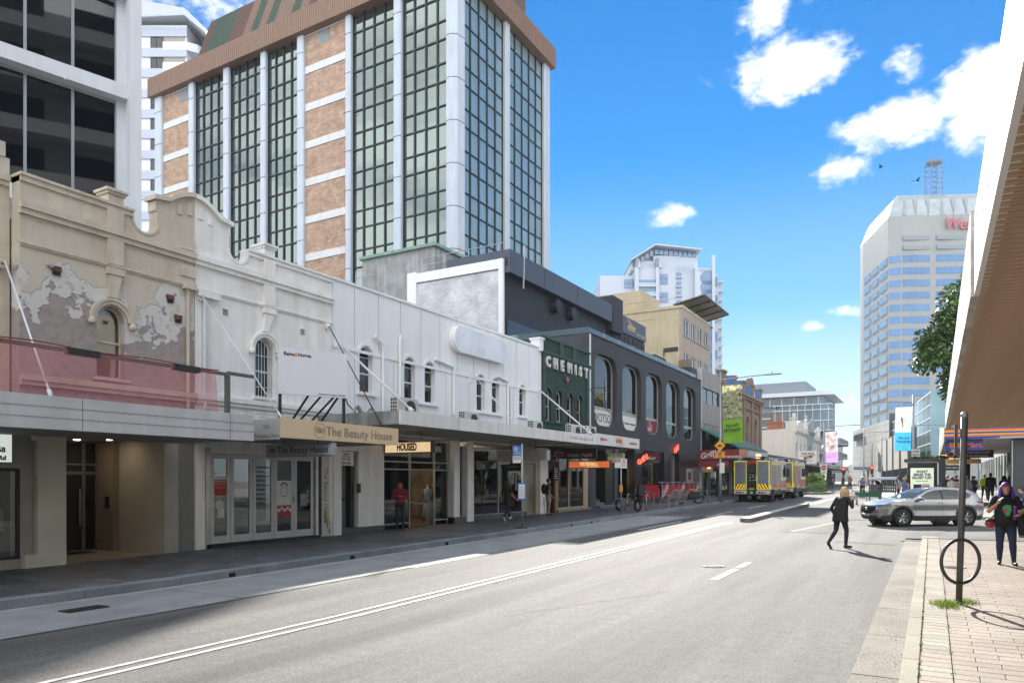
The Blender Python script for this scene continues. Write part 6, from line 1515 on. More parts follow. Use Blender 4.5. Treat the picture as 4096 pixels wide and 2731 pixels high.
text('lettering','Ezy',.3,M_yel,hg,(.92,37.985,3.52),bold=.008,shear=.2,align='LEFT');text('lettering','Mart.',.3,M_or,hg,(1.28,37.985,3.52),bold=.008,shear=.2,align='LEFT')
b=MB();b.lathe([(.1,37.985),(.1,37.995)],(.75,0,3.5),18,'y');part('logo_disc',b,M_or,hg);b=MB();b.torus((.75,37.988,3.52),.11,.022,'y',16,5,R(20),R(170));part('logo_arc',b,M_yel,hg)
hg=hang('hanging_sign','maroon hanging sign of the noodle shop under the convenience store awning',44.0,.64,2.69,3.12,3.5,mat('noodle_maroon','#4a1f26',.5),M_blk,.15,rodz=3.8)
text('lettering','TASTE OF NORTHERN CHINA',.14,M_paper,hg,(1.78,43.985,3.39),xs=.78);text('lettering','Handmade Noodle&dumpling',.14,M_paper,hg,(1.78,43.985,3.22),xs=.8,shear=.2)
b=MB();b.torus((.83,43.985,3.31),.14,.015,'y',20,4);part('emblem_ring',b,M_paper,hg)
hang('hanging_sign','yellow hanging sign behind the maroon noodle sign',46.0,.62,2.25,2.86,3.1,M_yel,M_paper,.15,rodz=3.8)
hg=hang('hanging_sign','black hanging sign reading BALCONY BAR and DINING',66.0,.45,2.5,2.75,3.15,M_blk,M_blk,.15,rodz=3.8);text('lettering','BALCONY BAR & DINING',.2,M_paper,hg,(1.47,65.985,2.95),xs=.75)
#shopping centre tower
t=thing('shopping_centre_tower','tall pale concrete office tower with blue window bands, rooftop mast and red sign','building',camframe(134.9,250),R(30.2))
M_wc=mat('tower_concrete','#8c9090',.7,var=.05,scale=.1,streak=.05);M_wb=mat('blue_band_glass','#4a6f96',.12,metal=.4,var=.12,scale=.2);M_wl=mat('lit_band_glass','#8fa3ad',.15,metal=.3,var=.1,scale=.2)
F=[(-4,1.5),(0,0),(34,-2),(34,34),(2,34),(1.1,30)]
def offs(k):return[(x+(0 if x>30 else k),y+k)for x,y in F]
b=MB();b.prism(F,0,93.5,'z');part('shaft',b,M_wc,t)
T=[(-1,4),(2,2.5),(34,.6),(34,32),(4,32),(3,28)]
b=MB();n=len(F);b.add([(x,y,93.5)for x,y in F]+[(x,y,100)for x,y in T],[(i,(i+1)%n,n+(i+1)%n,n+i)for i in range(n)]+[tuple(range(n,2*n))]);part('glass_crown',b,mat('crown_glass','#8f9aa0',.3,var=.15,scale=.4),t)
b=MB()
for i in range(9):
 x=0.2+i*4.2;b.add([(x,-x*.06-.15,93.5),(x+(1.6 if i%3==0 else .3),-x*.06-.15,93.5),(x+(1.6 if i%3==0 else .3)+.3,2.3-x*.06-.15,100),(x+2,2.3-x*.06-.15,100)],[(0,1,2,3)])
part('crown_rib',b,M_wc,t,kind='stuff')
b=MB();b.prism([(1,5),(34,3),(34,30),(5,30)],100,102.4,'z');part('roof_screen',b,mat('roof_screen','#8a979d',.5,var=.1),t)
for k in range(14):
 z1=79.8-4.22*k;z0=z1-2.4
 for(x0,x1)in((.2,9.3),(11.4,20.9),(23,32.5)):
  b=MB();b.add([(x0,-x0*.0588-.08,z0),(x1,-x1*.0588-.08,z0),(x1,-x1*.0588-.08,z1),(x0,-x0*.0588-.08,z1),(x0,-x0*.0588+.2,z0),(x1,-x1*.0588+.2,z0),(x1,-x1*.0588+.2,z1),(x0,-x0*.0588+.2,z1)],[(0,1,2,3),(3,2,6,7),(0,4,5,1),(0,3,7,4),(1,5,6,2)]);part('window_band',b,M_wb,t)
  for q_ in range(1,5):b=MB();x=x0+(x1-x0)*q_/5;b.box(x-.05,x+.05,-x*.0588-.12,-x*.0588,z0,z1);part('mullion',b,M_wc,t)
 b=MB();b.add([(-3.7,1.30,z0),(-.4,.06,z0),(-.4,.06,z1),(-3.7,1.30,z1),(-3.7,1.6,z0),(-.4,.4,z0),(-.4,.4,z1),(-3.7,1.6,z1)],[(0,1,2,3),(3,2,6,7),(0,4,5,1),(0,3,7,4),(1,5,6,2)]);part('window_band',b,M_wb,t)
 for a0,a1 in((.04,.3),(.38,.62),(.70,.95)):
  p=lambda a:(-4+5.1*a,1.5+28.5*a);(xa,ya),(xb,yb)=p(a0),p(a1)
  b=MB();b.add([(xa-.1,ya,z0),(xb-.1,yb,z0),(xb-.1,yb,z1),(xa-.1,ya,z1),(xa+.2,ya,z0),(xb+.2,yb,z0),(xb+.2,yb,z1),(xa+.2,ya,z1)],[(0,1,2,3),(3,2,6,7),(0,4,5,1),(0,3,7,4),(1,5,6,2)]);part('window_band',b,M_wl,t)
for z in(81.6,84.9):
 for x0,x1 in((.2,9.3),(11.4,20.9),(23,32.5)):b=MB();b.box(x0,x1,-x1*.0588-.1,-x0*.0588+.3,z,z+1.5);part('louvre_band',b,mat('louvre_grey','#7d848a',.7,var=.1),t)
for z in[20+4.22*i for i in range(17)]:b=MB();b.add([(0,-.02,z-.06),(34,-2.02,z-.06),(34,-2.02,z+.06),(0,-.02,z+.06)],[(0,1,2,3)]);part('panel_joint',b,mat('panel_joint_d','#9a9d9c',.8,var=.05),t)
text('lettering','Westfield',5.4,mat('sign_red','#a85560',.5,var=0),t,(13.6,-1.9,90.0),shear=.2,bold=.12,ext=.15,align='LEFT',xs=.9)
b=MB()
for x in(12,16):
 for y in(3,7):b.tube([(x,y,102),(x,y,114)],.16,5)
for k in range(7):
 z=102.5+k*1.8
 b.tube([(12,3,z),(16,3,z),(16,7,z),(12,7,z),(12,3,z)],.1,4);b.tube([(12,3,z),(16,3,z+1.8)],.07,4);b.tube([(16,7,z),(12,7,z+1.8)],.07,4)
part('mast',b,mat('mast_steel','#6d7880',.6,metal=.3),t)
b=MB()
for x,h in((12.2,118),(13.6,121),(15.2,122),(15.9,119)):b.tube([(x,5,113),(x,5,h)],.06,4)
part('antenna',b,MATS['mast_steel'],t)
b=MB();b.lathe([(2.4,113.6),(2.5,114.2)],(14,5,0),16);part('mast_ring',b,MATS['mast_steel'],t)
#department store wall and glass mall
def wallseg(root,name,A,B,z0,z1,m,th=.4):
 (xa,ya),(xb,yb)=A,B;d=Vector((xb-xa,yb-ya,0)).normalized();nrm=Vector((-d.y,d.x,0))*th
 b=MB();vs=[(xa,ya,z0),(xb,yb,z0),(xb,yb,z1),(xa,ya,z1)];vs+=[(x+nrm.x,y+nrm.y,z)for x,y,z in vs]
 b.add(vs,[(0,1,2,3),(4,7,6,5),(0,4,5,1),(3,2,6,7),(0,3,7,4),(1,5,6,2)]);return part(name,b,m,root)
cf=lambda x,z:camframe(x,z)[:2]
t=thing('department_store','large plain white department store wall with black lettering beyond the junction','building',(0,0,0));o3=camframe(84,170);t.location=o3;ORG[t.name]=o3
M_dj=mat('store_panel','#c3c3bd',.7,var=.04,scale=.3)
A,B=cf(75.9,140),cf(88.2,187)
wallseg(t,'wall',B,A,0,14.7,M_dj,6)
dv=(Vector(A)-Vector(B));L_=dv.length;dv.normalize();nr=Vector((dv.y,-dv.x));
for i in range(1,9):
 z=1.0+i*1.6;b=MB();p,q=Vector(B)+nr*.02,Vector(A)+nr*.02;b.add([(p.x,p.y,z-.03),(q.x,q.y,z-.03),(q.x,q.y,z+.03),(p.x,p.y,z+.03)],[(0,1,2,3)]);part('panel_joint',b,MATS['panel_joint_d'],t)
for i in range(1,10):
 p=Vector(B)+dv*(L_*i/10)+nr*.025;q=p+dv*.12;b=MB();b.add([(p.x,p.y,0),(q.x,q.y,0),(q.x,q.y,14.7 if i%3 else 9),(p.x,p.y,14.7 if i%3 else 9)],[(0,1,2,3)]);part('panel_joint',b,MATS['panel_joint_d'],t)
p=Vector(B)+dv*8+nr*.3;text('lettering','DAVID JONES',2.1,M_ink,t,(p.x,p.y,12.6),(R(90),0,math.atan2(dv.y,dv.x)),bold=.03,ext=.1,xs=.8)
t=thing('glass_mall','pale glass fronted shopping mall wing behind the blue beach banner','building',camframe(65,112));ORG[t.name]=tuple(t.location)
A,B=cf(52.2,90),cf(73.6,140)
wallseg(t,'glass_wall',B,A,5.0,13.0,mat('mall_glass','#8fb0b8',.1,metal=.4,var=.1,scale=.3),8)
dv=(Vector(A)-Vector(B));L_=dv.length;dv.normalize();nr=Vector((dv.y,-dv.x))
for i in range(14):
 p=Vector(B)+dv*(L_*i/13)+nr*.05;q=p+dv*.16;b=MB();b.add([(p.x,p.y,5),(q.x,q.y,5),(q.x,q.y,13),(p.x,p.y,13)],[(0,1,2,3)]);part('mullion',b,M_ow,t)
for z in(6.6,8.2,9.8,11.4,13):p,q=Vector(B)+nr*.06,Vector(A)+nr*.06;b=MB();b.add([(p.x,p.y,z-.08),(q.x,q.y,z-.08),(q.x,q.y,z+.08),(p.x,p.y,z+.08)],[(0,1,2,3)]);part('transom',b,M_ow,t)
M_rc=mat('board_concrete','#9a9890',.85,var=.12,scale=.8,streak=.2)
for k in range(5):
 p=Vector(B)+dv*(L_*(.03+.2*k))+nr*2.5;q=p+dv*(L_*.15);wallseg(t,'concrete_wall',tuple(p),tuple(q),3.6 if k else 3.6,9.0-.1*k,M_rc,1)
 p2=q+dv*.6;wallseg(t,'dark_column',tuple(q+dv*.2),tuple(p2),0.5,8.8,M_slate,1)
 wallseg(t,'shopfront_glass',tuple(Vector(p)-nr*.6),tuple(Vector(q)-nr*.6),.5,3.6,M_oglass,.5)
wallseg(t,'dark_edge',tuple(Vector(B)+nr*.5),tuple(Vector(B)+dv*1.2+nr*.5),0.5,14.9,M_slate,1)
t=thing('far_pavilion','low flat grey bus shelter roof at the far junction','shelter',camframe(70,150),R(30.2));b=MB();b.box(-4,5,0,4,4.2,4.8);part('roof',b,M_og,t)
for x in(-3.5,.5,4.5):b=MB();b.box(x-.15,x+.15,1,1.3,.5,4.2);part('post',b,M_og,t)
t=thing('far_hill','hazy green rise at the end of the street','hill',camframe(160,560));b=MB();b.ball((0,0,-10),(150,50,26),24,8);part('slope',b,mat('hill_green','#5a6a58',.9,var=.2,scale=.05),t,True)
#vehicles
def clone(o,parent=None):
 c=o.copy();COL.objects.link(c);c.parent=parent
 for ch in list(o.children):clone(ch,c)
 return c
M_tyre=mat('tyre_rubber','#1b1b1c',.85,var=.15,scale=10);M_rim=mat('alloy_rim','#a5a8aa',.3,metal=.9,var=.05)
def wheel(root,x,y,r,w_,side,spokes=5,name='wheel',rimm=None,axis='y',dual=False):
 """wheel part > tyre, rim; axle along local y (or x)"""
 b=MB();A=axis;f=(lambda p:p)
 c=(x,y,r)
 hub=MB();hub.lathe([(.05,-w_*.3),(.07,w_*.32*side)]if side>0 else[(.07,w_*.32*side),(.05,w_*.3)],c,12,A);wh=part(name,hub,M_blk,root,True)
 b.lathe([(r*.62,-w_/2),(r*.93,-w_/2),(r,-w_*.36),(r,w_*.36),(r*.93,w_/2),(r*.62,w_/2)],c,28,A,False);part('tyre',b,M_tyre,wh,True)
 b=MB();b.lathe([(r*.68,w_*.40*side),(r*.60,w_*.42*side),(r*.58,w_*.1*side),(r*.1,w_*.1*side),(.001,w_*.1*side)],c,24,A,False)
 part('rim_barrel',b,M_blk if spokes else(rimm or M_rim),wh,True)
 for k in range(spokes):
  for d in(-.13,.13):
   q=2*math.pi*k/spokes;b=MB()
   def P(rr,qq,o):return(c[0]+rr*math.cos(qq),c[1]+o*side,c[2]+rr*math.sin(qq))if A=='y' else(c[0]+o*side,c[1]+rr*math.cos(qq),c[2]+rr*math.sin(qq))
   b.tube([P(r*.1,q,w_*.34),P(r*.64,q+d,w_*.42)],[r*.075,r*.05],5);part('spoke',b,rimm or M_rim,wh)
 b=MB();b.lathe([(r*.69,w_*.36*side),(r*.69,w_*.44*side),(r*.63,w_*.44*side),(r*.62,w_*.3*side)],c,28,A,False);part('rim',b,rimm or M_rim,wh,True)
 return wh
def suv():
 t=thing('parked_suv','silver beige SUV pulling out of the side street in front of the shops','car')
 M_pt=mat('car_paint','#8b8c8e',.22,metal=.7,var=.02,coat=.6);M_cl=mat('car_cladding','#1d1e20',.6,var=.08)
 G_car=glass('car_glass',(.1,.12,.13),.8,.35,dark=(.006,.008,.009));M_chr=mat('chrome','#c5c8ca',.15,metal=1,var=0)
 WX=(1.32,-1.33);RW=.345
 top=[(2.02,.24),(2.13,.34),(2.17,.50),(2.155,.66),(2.10,.79),(2.02,.86),(1.8,.93),(1.45,1.0),(1.05,1.05),(.86,1.075),(.62,1.19),(.35,1.32),(.12,1.42),(-.1,1.475),(-.4,1.515),(-.8,1.525),(-1.2,1.50),(-1.55,1.44),(-1.75,1.385),(-1.9,1.27),(-2.03,1.12),(-2.12,1.03),(-2.155,.9),(-2.17,.7),(-2.15,.5),(-2.08,.32),(-2.0,.25)]
 bot=[]
 for cx in WX[::-1]:
  for a in range(200,-21,-20):pass
 def archp(cx):return[(cx+.40*math.cos(R(a)),RW+.40*math.sin(R(a)))for a in range(195,-16,-15)]
 bot=[(-1.78,.24)]+archp(WX[1])+[(-.8,.22),(.8,.22)]+archp(WX[0])+[(1.85,.23)]
 def hw(x,z):
  w_=.885
  if z>.92:w_-=(z-.92)*.40+max(0,z-1.25)*.25
  if z<.42:w_-=(.42-z)*.22
  w_-=.035*math.exp(-((z-.62)/.13)**2)*(1 if-1<x<.95 else .3)
  if x>1.35:w_-=((x-1.35)/.82)**2*.22
  if x<-1.45:w_-=((-1.45-x)/.72)**2*.16
  return w_
 win=[(.70,1.085),(.45,1.22),(.18,1.345),(-.15,1.425),(-.6,1.455),(-1.05,1.43),(-1.4,1.36),(-1.62,1.25),(-1.5,1.13),(-1.3,1.07),(-.6,1.055),(.2,1.06)]
 clad=[(-2.0,.40),(-1.85,.42)]+[(WX[1]+.49*math.cos(R(a)),RW+.49*math.sin(R(a)))for a in range(165,14,-15)]+[(-.72,.42),(.72,.42)]+[(WX[0]+.49*math.cos(R(a)),RW+.49*math.sin(R(a)))for a in range(165,24,-15)]+[(1.9,.44),(2.1,.42)]
 lamp=[(2.09,.73),(2.02,.66),(1.75,.70),(1.42,.80),(1.7,.80),(2.0,.78)]
 tail=[(-2.12,.99),(-2.13,.88),(-1.85,.92),(-1.7,.96),(-1.9,.99)]
 out=top+bot
 def inside(p,poly):
  x,z=p;r=False;j=len(poly)-1
  for i in range(len(poly)):
   if(poly[i][1]>z)!=(poly[j][1]>z)and x<(poly[j][0]-poly[i][0])*(z-poly[i][1])/(poly[j][1]-poly[i][1])+poly[i][0]:r=not r
   j=i
  return r
 V=[Vector(p)for p in out];E=[(i,(i+1)%len(out))for i in range(len(out))]
 def addloop(l,closed=True):
  o=len(V);V.extend(Vector(p)for p in l);n=len(l)
  E.extend((o+i,o+(i+1)%n)for i in range(n if closed else n-1))
 addloop(win);addloop(lamp);addloop(tail);addloop(clad,False)
 x=-2.1
 while x<2.1:
  z=.28
  while z<1.5:
   if inside((x,z),out):V.append(Vector((x,z)))
   z+=.075
  x+=.11
 cv,ce,cfc,*_=delaunay_2d_cdt(V,E,[],0,1e-5)
 reg={}
 for f in cfc:
  c=sum((cv[i]for i in f),Vector((0,0)))/len(f)
  if not inside(c,out):continue
  k='paint'
  if inside(c,win):k='glass'
  elif inside(c,lamp):k='lamp'
  elif inside(c,tail):k='tail'
  else:
   cl_=min((math.hypot(c.x-w_,c.y-RW)for w_ in WX))<.485 or c.y<.42
   if cl_:k='clad'
  reg.setdefault(k,[]).append(f)
 M_lmp=mat('headlamp','#8f979c',.12,metal=.3,var=.3,scale=8);M_tl=mat('tail_lamp','#7d1414',.2,var=.05)
 names={'paint':('body',M_pt),'glass':('side_window',G_car),'lamp':('headlight',M_lmp),'tail':('tail_light',M_tl),'clad':('cladding',M_cl)}
 bodyp=None
 for k,fs in reg.items():
  for sgn in(1,-1):
   b=MB();used=sorted({i for f in fs for i in f});mp={u:j for j,u in enumerate(used)}
   b.add([(cv[u].x,sgn*hw(cv[u].x,cv[u].y),cv[u].y)for u in used],[tuple(mp[i]for i in f)for f in fs])
   part('side_panel' if k=='paint' else names[k][0],b,names[k][1],t,True)
 NV=10
 def S(i,v,off=0.):
  x,z=top[i];w_=hw(x,z);q=1-v*v
  if i<=5:x+=.13*q*(1 if i>0 else .8)
  elif i<=9:x+=.05*q*(9-i)/4;z+=.035*q
  elif i<=13:x+=.14*q*(13.5-i)/4;z+=.03*q
  elif i<=18:z+=.028*q
  else:x-=.06*q
  return Vector((x,v*w_,z))
 def strip_(i0,i1,v0=-1,v1=1,off=0.,n=NV):
  b=MB();vs=[S(i,v0+(v1-v0)*j/n)for i in range(i0,i1+1)for j in range(n+1)]
  b.add(vs,[(r_*(n+1)+j,r_*(n+1)+j+1,(r_+1)*(n+1)+j+1,(r_+1)*(n+1)+j)for r_ in range(i1-i0)for j in range(n)]);return b
 part('front_bumper',strip_(0,1),M_cl,t,True);part('nose',strip_(1,5),M_pt,t,True);part('bonnet',strip_(5,9),M_pt,t,True)
 part('windscreen',strip_(9,13,-.93,.93),glass('screen_glass',(.5,.6,.62),.6,.6,dark=(.16,.18,.18)),t,True);part('a_pillar',strip_(9,13,-1,-.93,n=1),M_pt,t,True);part('a_pillar',strip_(9,13,.93,1,n=1),M_pt,t,True)
 part('roof',strip_(13,18),M_pt,t,True);part('rear_window',strip_(18,20),G_car,t,True);part('tailgate',strip_(20,24),M_pt,t,True);part('rear_bumper',strip_(24,26),M_cl,t,True)
 b=MB();b.box(-1.95,1.95,-.80,.80,.23,.30);part('underbody',b,M_blk,t)
 b=MB();b.box(-1.5,.7,-.68,.68,.3,.95);part('cabin_floor',b,M_blk,t)
 for y in(-.36,.36):b=MB();b.bbox(-.35,-.15,y-.25,y+.25,.7,1.22,.05);b.ball((-.27,y,1.3),(.07,.14,.1),8,6);part('seat',b,M_cl,t)
 def patch(name,pts,m,off):
  b=MB();b.add([(S0.x+off,S0.y,S0.z)for S0 in pts],[tuple(range(len(pts)))]);return part(name,b,m,t)
 def fr(z,y):
  for i in range(0,5):
   if top[i][1]<=z<=top[i+1][1]:
    a=(z-top[i][1])/(top[i+1][1]-top[i][1]);x=top[i][0]*(1-a)+top[i+1][0]*a;w_=hw(x,z);return Vector((x+.13*(1-(y/w_)**2),y,z))
  return Vector((2.1,y,z))
 def band(name,zs,yfun,m,off,n=8):
  b=MB();vs=[]
  for z in zs:
   for j in range(n+1):
    y=-yfun(z)+2*yfun(z)*j/n;p=fr(z,y);vs.append((p.x+off,p.y,p.z))
  b.add(vs,[(r_*(n+1)+j,r_*(n+1)+j+1,(r_+1)*(n+1)+j+1,(r_+1)*(n+1)+j)for r_ in range(len(zs)-1)for j in range(n)]);return part(name,b,m,t,True)
 gy=lambda z:.30+min(1,(z-.48)/.16)*.22-max(0,z-.76)*.3
 band('grille',[.49,.54,.6,.66,.72,.775],gy,mat('grille_black','#0d0e0f',.4,var=.2,scale=60),.012)
 b=MB();P=[fr(.77,-.52),fr(.66,-.54),fr(.56,-.44),fr(.475,-.26),fr(.465,0),fr(.475,.26),fr(.56,.44),fr(.66,.54),fr(.77,.52)];b.tube([tuple(p+Vector((.018,0,0)))for p in P],.018,6);part('grille_trim',b,M_chr,t)
 b=MB();p=fr(.67,0);b.torus((p.x+.02,0,.67),.055,.009,'x',18,6);b.tube([(p.x+.02,-.05,.70),(p.x+.02,0,.655),(p.x+.02,.05,.70)],.007,5);part('badge',b,M_chr,t)
 band('lower_grille',[.30,.36,.42],lambda z:.55,M_cl,.01);b=MB();p=fr(.44,0);b.box(p.x+.012,p.x+.02,-.19,.19,.40,.475);part('number_plate',b,M_paper,t);text('lettering','FCH 12C',.075,M_ink,t,(p.x+.022,0,.437),(R(90),0,R(90)),xs=.95)
 for s in(-1,1):
  b=MB();b.ball((.62,s*1.0,1.10),(.10,.12,.075),12,8);mr=part('mirror',b,M_pt,t,True);b=MB();b.tube([(.60,s*.84,1.05),(.60,s*.95,1.06)],.03,6);part('mirror_arm',b,M_cl,mr)
  for x in(-.22,-1.12):b=MB();b.tube([(x-.09,s*(hw(x,.93)+.005),.93),(x,s*(hw(x,.93)+.03),.935),(x+.09,s*(hw(x,.93)+.005),.93)],.014,6);part('door_handle',b,M_pt,t)
  for x in(.80,-.32):b=MB();b.tube([(x,s*(hw(x,z)+.001),z)for z in(.43,.5,.6,.7,.8,.9,1.0,1.04)],.006,4);part('door_seam',b,M_blk,t)
  b=MB();b.tube([(-.36,s*(hw(-.36,z)+.004),z)for z in(1.06,1.15,1.25,1.35,1.43)],.022,5);part('b_pillar',b,M_blk,t)
  for cx in WX:b=MB();b.lathe([(.001,0),(.41,.0),(.41,s*.3)],(cx,s*.55,RW),20,'y',False);part('wheel_well',b,M_blk,t)
 for cx in WX:
  for s in(-1,1):wheel(t,cx,s*.775,RW,.215,s,7)
 return t
car=suv()
car.location=(-.40,32.0,gz(32)+.006);car.rotation_euler=(0,0,R(180+35));car.scale=(.95,.95,.95)
#fire engines
def engine():
 t=thing('fire_engine','fire engine','fire engine')
 M_fr=mat('engine_red','#a3242a',.35,var=.04,coat=.3);M_fy=mat('engine_yellow','#d9cf1e',.4,var=.03,emit='#d6d22a',estr=.05);M_fs=mat('roller_shutter','#747c84',.4,metal=.5,var=.06);M_fw_=mat('engine_white','#b5b8b9',.4,var=.03);M_fd=mat('pump_dark','#22262b',.6,var=.3,scale=8)
 Wd=1.18
 b=MB();b.bbox(-Wd,Wd,.62,4.3,.85,2.93,.03);part('rear_body',b,M_fr,t)
 for s in(-1,1):
  x0,x1=(s*Wd,s*.34)if s<0 else(s*.34,s*Wd);x0,x1=min(x0,x1),max(x0,x1)
  b=MB();b.bbox(x0,x1,.0,.64,.62,2.93,.02);lk=part('rear_locker',b,M_fs,t)
  b=MB();b.box(x0+.09,x1-.09,-.012,.0,1.35,2.78);sh=part('shutter',b,M_fs,lk)
  for i in range(18):b=MB();b.box(x0+.1,x1-.1,-.018,-.012,1.37+i*.078,1.42+i*.078);part('shutter_slat',b,M_fs,sh)
  for(a,c,z0,z1)in((x0,x1,2.84,2.9),(x0,x0+.04,.95,2.84),(x1-.04,x1,.95,2.84),(x0,x1,.91,.95)):b=MB();b.box(a,c,-.016,-.001,z0,z1);part('yellow_strip',b,M_fy,lk)
  b=MB();b.box(x0+.08,x1-.08,-.015,0,.96,1.30);part('chevron_ground',b,M_fr,lk)
  for i in range(4):
   xx=x0+.06+i*.21;P=[(xx,.96),(xx+.1,.96),(xx+.1+(-.2*s),1.30),(xx+(-.2*s),1.30)];P=[(min(max(q[0],x0+.08),x1-.08),q[1])for q in P]
   b=MB();b.prism(P,-.02,-.016,'y');part('chevron',b,M_fy,lk)
  b=MB();b.bbox(x0-.02,x1+.02,-.06,.1,.58,.82,.02);bp=part('rear_bumper',b,M_fw_,t)
  for i in range(3):b=MB();b.box(x0+.1+i*.2,x0+.26+i*.2,-.075,-.06,.65,.76);part('tail_light',b,mat('lens_red' if i<2 else 'lens_amber','#8a1a1a' if i<2 else '#b56a20',.25,var=.05),bp)
 text('lettering','FIRE+',.16,M_fr,t,(-.76,-.026,2.62),xs=.9);text('lettering','RESCUE',.16,M_fr,t,(-.76,-.026,2.44),xs=.9);text('lettering','039',.16,M_fr,t,(.76,-.026,2.62))
 b=MB();b.box(-.34,.34,.45,.64,.7,2.7);part('pump_bay',b,M_fd,t)
 for i in range(5):b=MB();b.tube([(-.26+.13*i,.4,1.0),(-.26+.13*i,.4,1.35)],.03,6);part('hose_rack',b,M_blk,t)
 for i,(x,z)in enumerate(((-.2,1.75),(0,1.8),(.2,1.75),(-.2,1.55),(.05,1.55),(.22,1.57))):b=MB();b.lathe([(.06,.38),(.06,.45)],(x,0,z),12,'y');part('gauge',b,M_galv,t)
 b=MB();b.bbox(-.3,.3,.2,.5,2.05,2.3,.02);part('hose_reel',b,M_blk,t);b=MB();b.box(-.34,.34,.3,.5,1.93,1.96);part('reel_shelf',b,M_galv,t)
 b=MB();b.box(-.34,.34,-.04,.5,.55,.85);part('tow_panel',b,M_blk,t);b=MB();b.lathe([(.1,-.1),(.12,-.05),(.05,-.04)],(0,0,.68),14,'y');part('inlet_cap',b,M_galv,t)
 b=MB();b.box(-.2,.18,-.05,-.041,.9,1.0);part('number_plate',b,mat('plate_yellow','#b59a3a',.5),t)
 for s in(-1,1):
  X=s*(Wd+.001)
  b=MB();b.box(X,X+s*.012,.7,4.25,2.62,2.9);part('yellow_band',b,mat('pale_yellow_band','#d0c84a',.4,var=.05),t)
  b=MB();b.box(X,X+s*.012,.02,.1,.9,2.9);part('yellow_strip',b,M_fy,t)
  for a,c in((1.15,1.95),(2.05,2.85),(3.3,4.2)):
   b=MB();b.box(X,X+s*.014,a,c,1.25 if a<3 else 1.5,2.58);part('side_shutter',b,mat('side_shutter','#8f8f80',.45,metal=.3,var=.05),t)
  b=MB();b.box(X,X+s*.012,2.1,3.4,.8,1.15);part('yellow_panel',b,mat('check_yellow','#b5a84a',.5,var=.25,scale=9),t)
  b=MB();b.box(X,X+s*.012,.15,.6,.95,1.25);part('side_chevron',b,M_fy,t)
 prof=[(4.45,.75),(4.45,2.85),(4.6,2.95),(6.3,2.95),(6.55,2.8),(6.8,1.75),(6.82,.75)]
 b=MB();b.prism(prof,-1.16,1.16,'x');cab=part('cab',b,M_fw_,t)
 for s in(-1,1):
  X=s*1.162
  b=MB();b.prism([(4.47,.8),(6.8,.8),(6.78,1.5),(4.47,1.5)],X,X+s*.012,'x');part('cab_lower',b,M_fr,t)
  for i in range(8):b=MB();b.box(X,X+s*.015,4.5+i*.28,4.64+i*.28,1.5+(i%2)*.08,1.58+(i%2)*.08);part('check_square',b,M_fy,t)
  b=MB();b.prism([(4.75,1.75),(5.5,1.75),(5.5,2.65),(4.75,2.65)],X,X+s*.012,'x');part('cab_window',b,G_dark,t)
  b=MB();b.prism([(5.65,1.75),(6.55,1.75),(6.38,2.65),(5.65,2.65)],X,X+s*.012,'x');part('cab_window',b,G_dark,t)
  b=MB();b.box(s*1.2,s*1.42,6.6,6.7,1.75,2.35);part('mirror',b,M_blk,t);b=MB();b.tube([(s*1.1,6.6,2.4),(s*1.3,6.65,2.4),(s*1.3,6.65,2.3)],.02,5);part('mirror_arm',b,M_blk,t)
 b=MB();b.prism([(6.6,1.75),(6.795,1.75),(6.58,2.65),(6.4,2.65)],-1.02,1.02,'x');part('windscreen',b,G_dark,t)
 b=MB();b.box(-1.1,1.1,.1,6.7,.5,.86);part('chassis',b,M_blk,t)
 for y in(1.55,5.75):
  for s in(-1,1):wheel(t,s*.98,y,.5,.32,s,0,rimm=mat('wheel_red','#8f2a30',.5)if y<3 else M_galv,axis='x')
 for s in(-1,1):b=MB();b.box(s*.7-.25,s*.7+.25,.85,.88,.12,.6);part('mud_flap',b,mat('mud_flap','#3a3430',.9,var=.2),t)
 for s in(-1,1):b=MB();b.tube([(s*1.05,.2,3.05),(s*1.05,4.2,3.05)],.03,6);part('roof_rail',b,M_galv,t)
 for i,(x,y,w_,l,h)in enumerate(((-.55,.9,.5,1.3,.22),(.1,1.6,.3,2.0,.18),(.65,.8,.45,.8,.25),(.6,2.6,.5,1.2,.2),(-.5,3.0,.7,.9,.16))):b=MB();b.bbox(x-w_/2,x+w_/2,y,y+l,2.94,2.94+h,.03);part('roof_locker',b,M_galv if i%2 else M_blk,t)
 for x in(-.35,.0):b=MB();b.tube([(x,.1,3.2),(x,4.6,3.3)],.03,6);part('ladder_rail',b,M_galv,t)
 for i in range(11):b=MB();b.tube([(-.35,.3+i*.4,3.21),(0,.3+i*.4,3.21)],.015,5);part('ladder_rung',b,M_galv,t)
 b=MB();b.bbox(-.75,.75,5.2,5.6,2.96,3.12,.04);part('light_bar',b,mat('beacon_blue','#2a6fc0',.2,var=.05,emit='#2a80e0',estr=.3),t)
 for s in(-1,1):b=MB();b.lathe([(.08,2.94),(.07,3.08),(.02,3.1)],(s*.9,.25,0),10);part('beacon',b,M_galv,t)
 return t
e1=engine();tag(e1,'rear fire engine numbered 039 with red and yellow chevrons parked behind the other engine','fire engine','fire engines parked along the left kerb')
e1.location=(-10.87,51.8,gz(52));e1.rotation_euler=(math.atan(.0095),0,0)
e2=clone(e1);tag(e2,'fire engine parked in front of the other one beside the planted island','fire engine','fire engines parked along the left kerb');e2.location=(-10.75,60.6,gz(61))
for c in list(e2.children):
 if c.name.startswith('lettering')and c.data is not None and round(c.location.x,2)>.5:bpy.data.objects.remove(c)
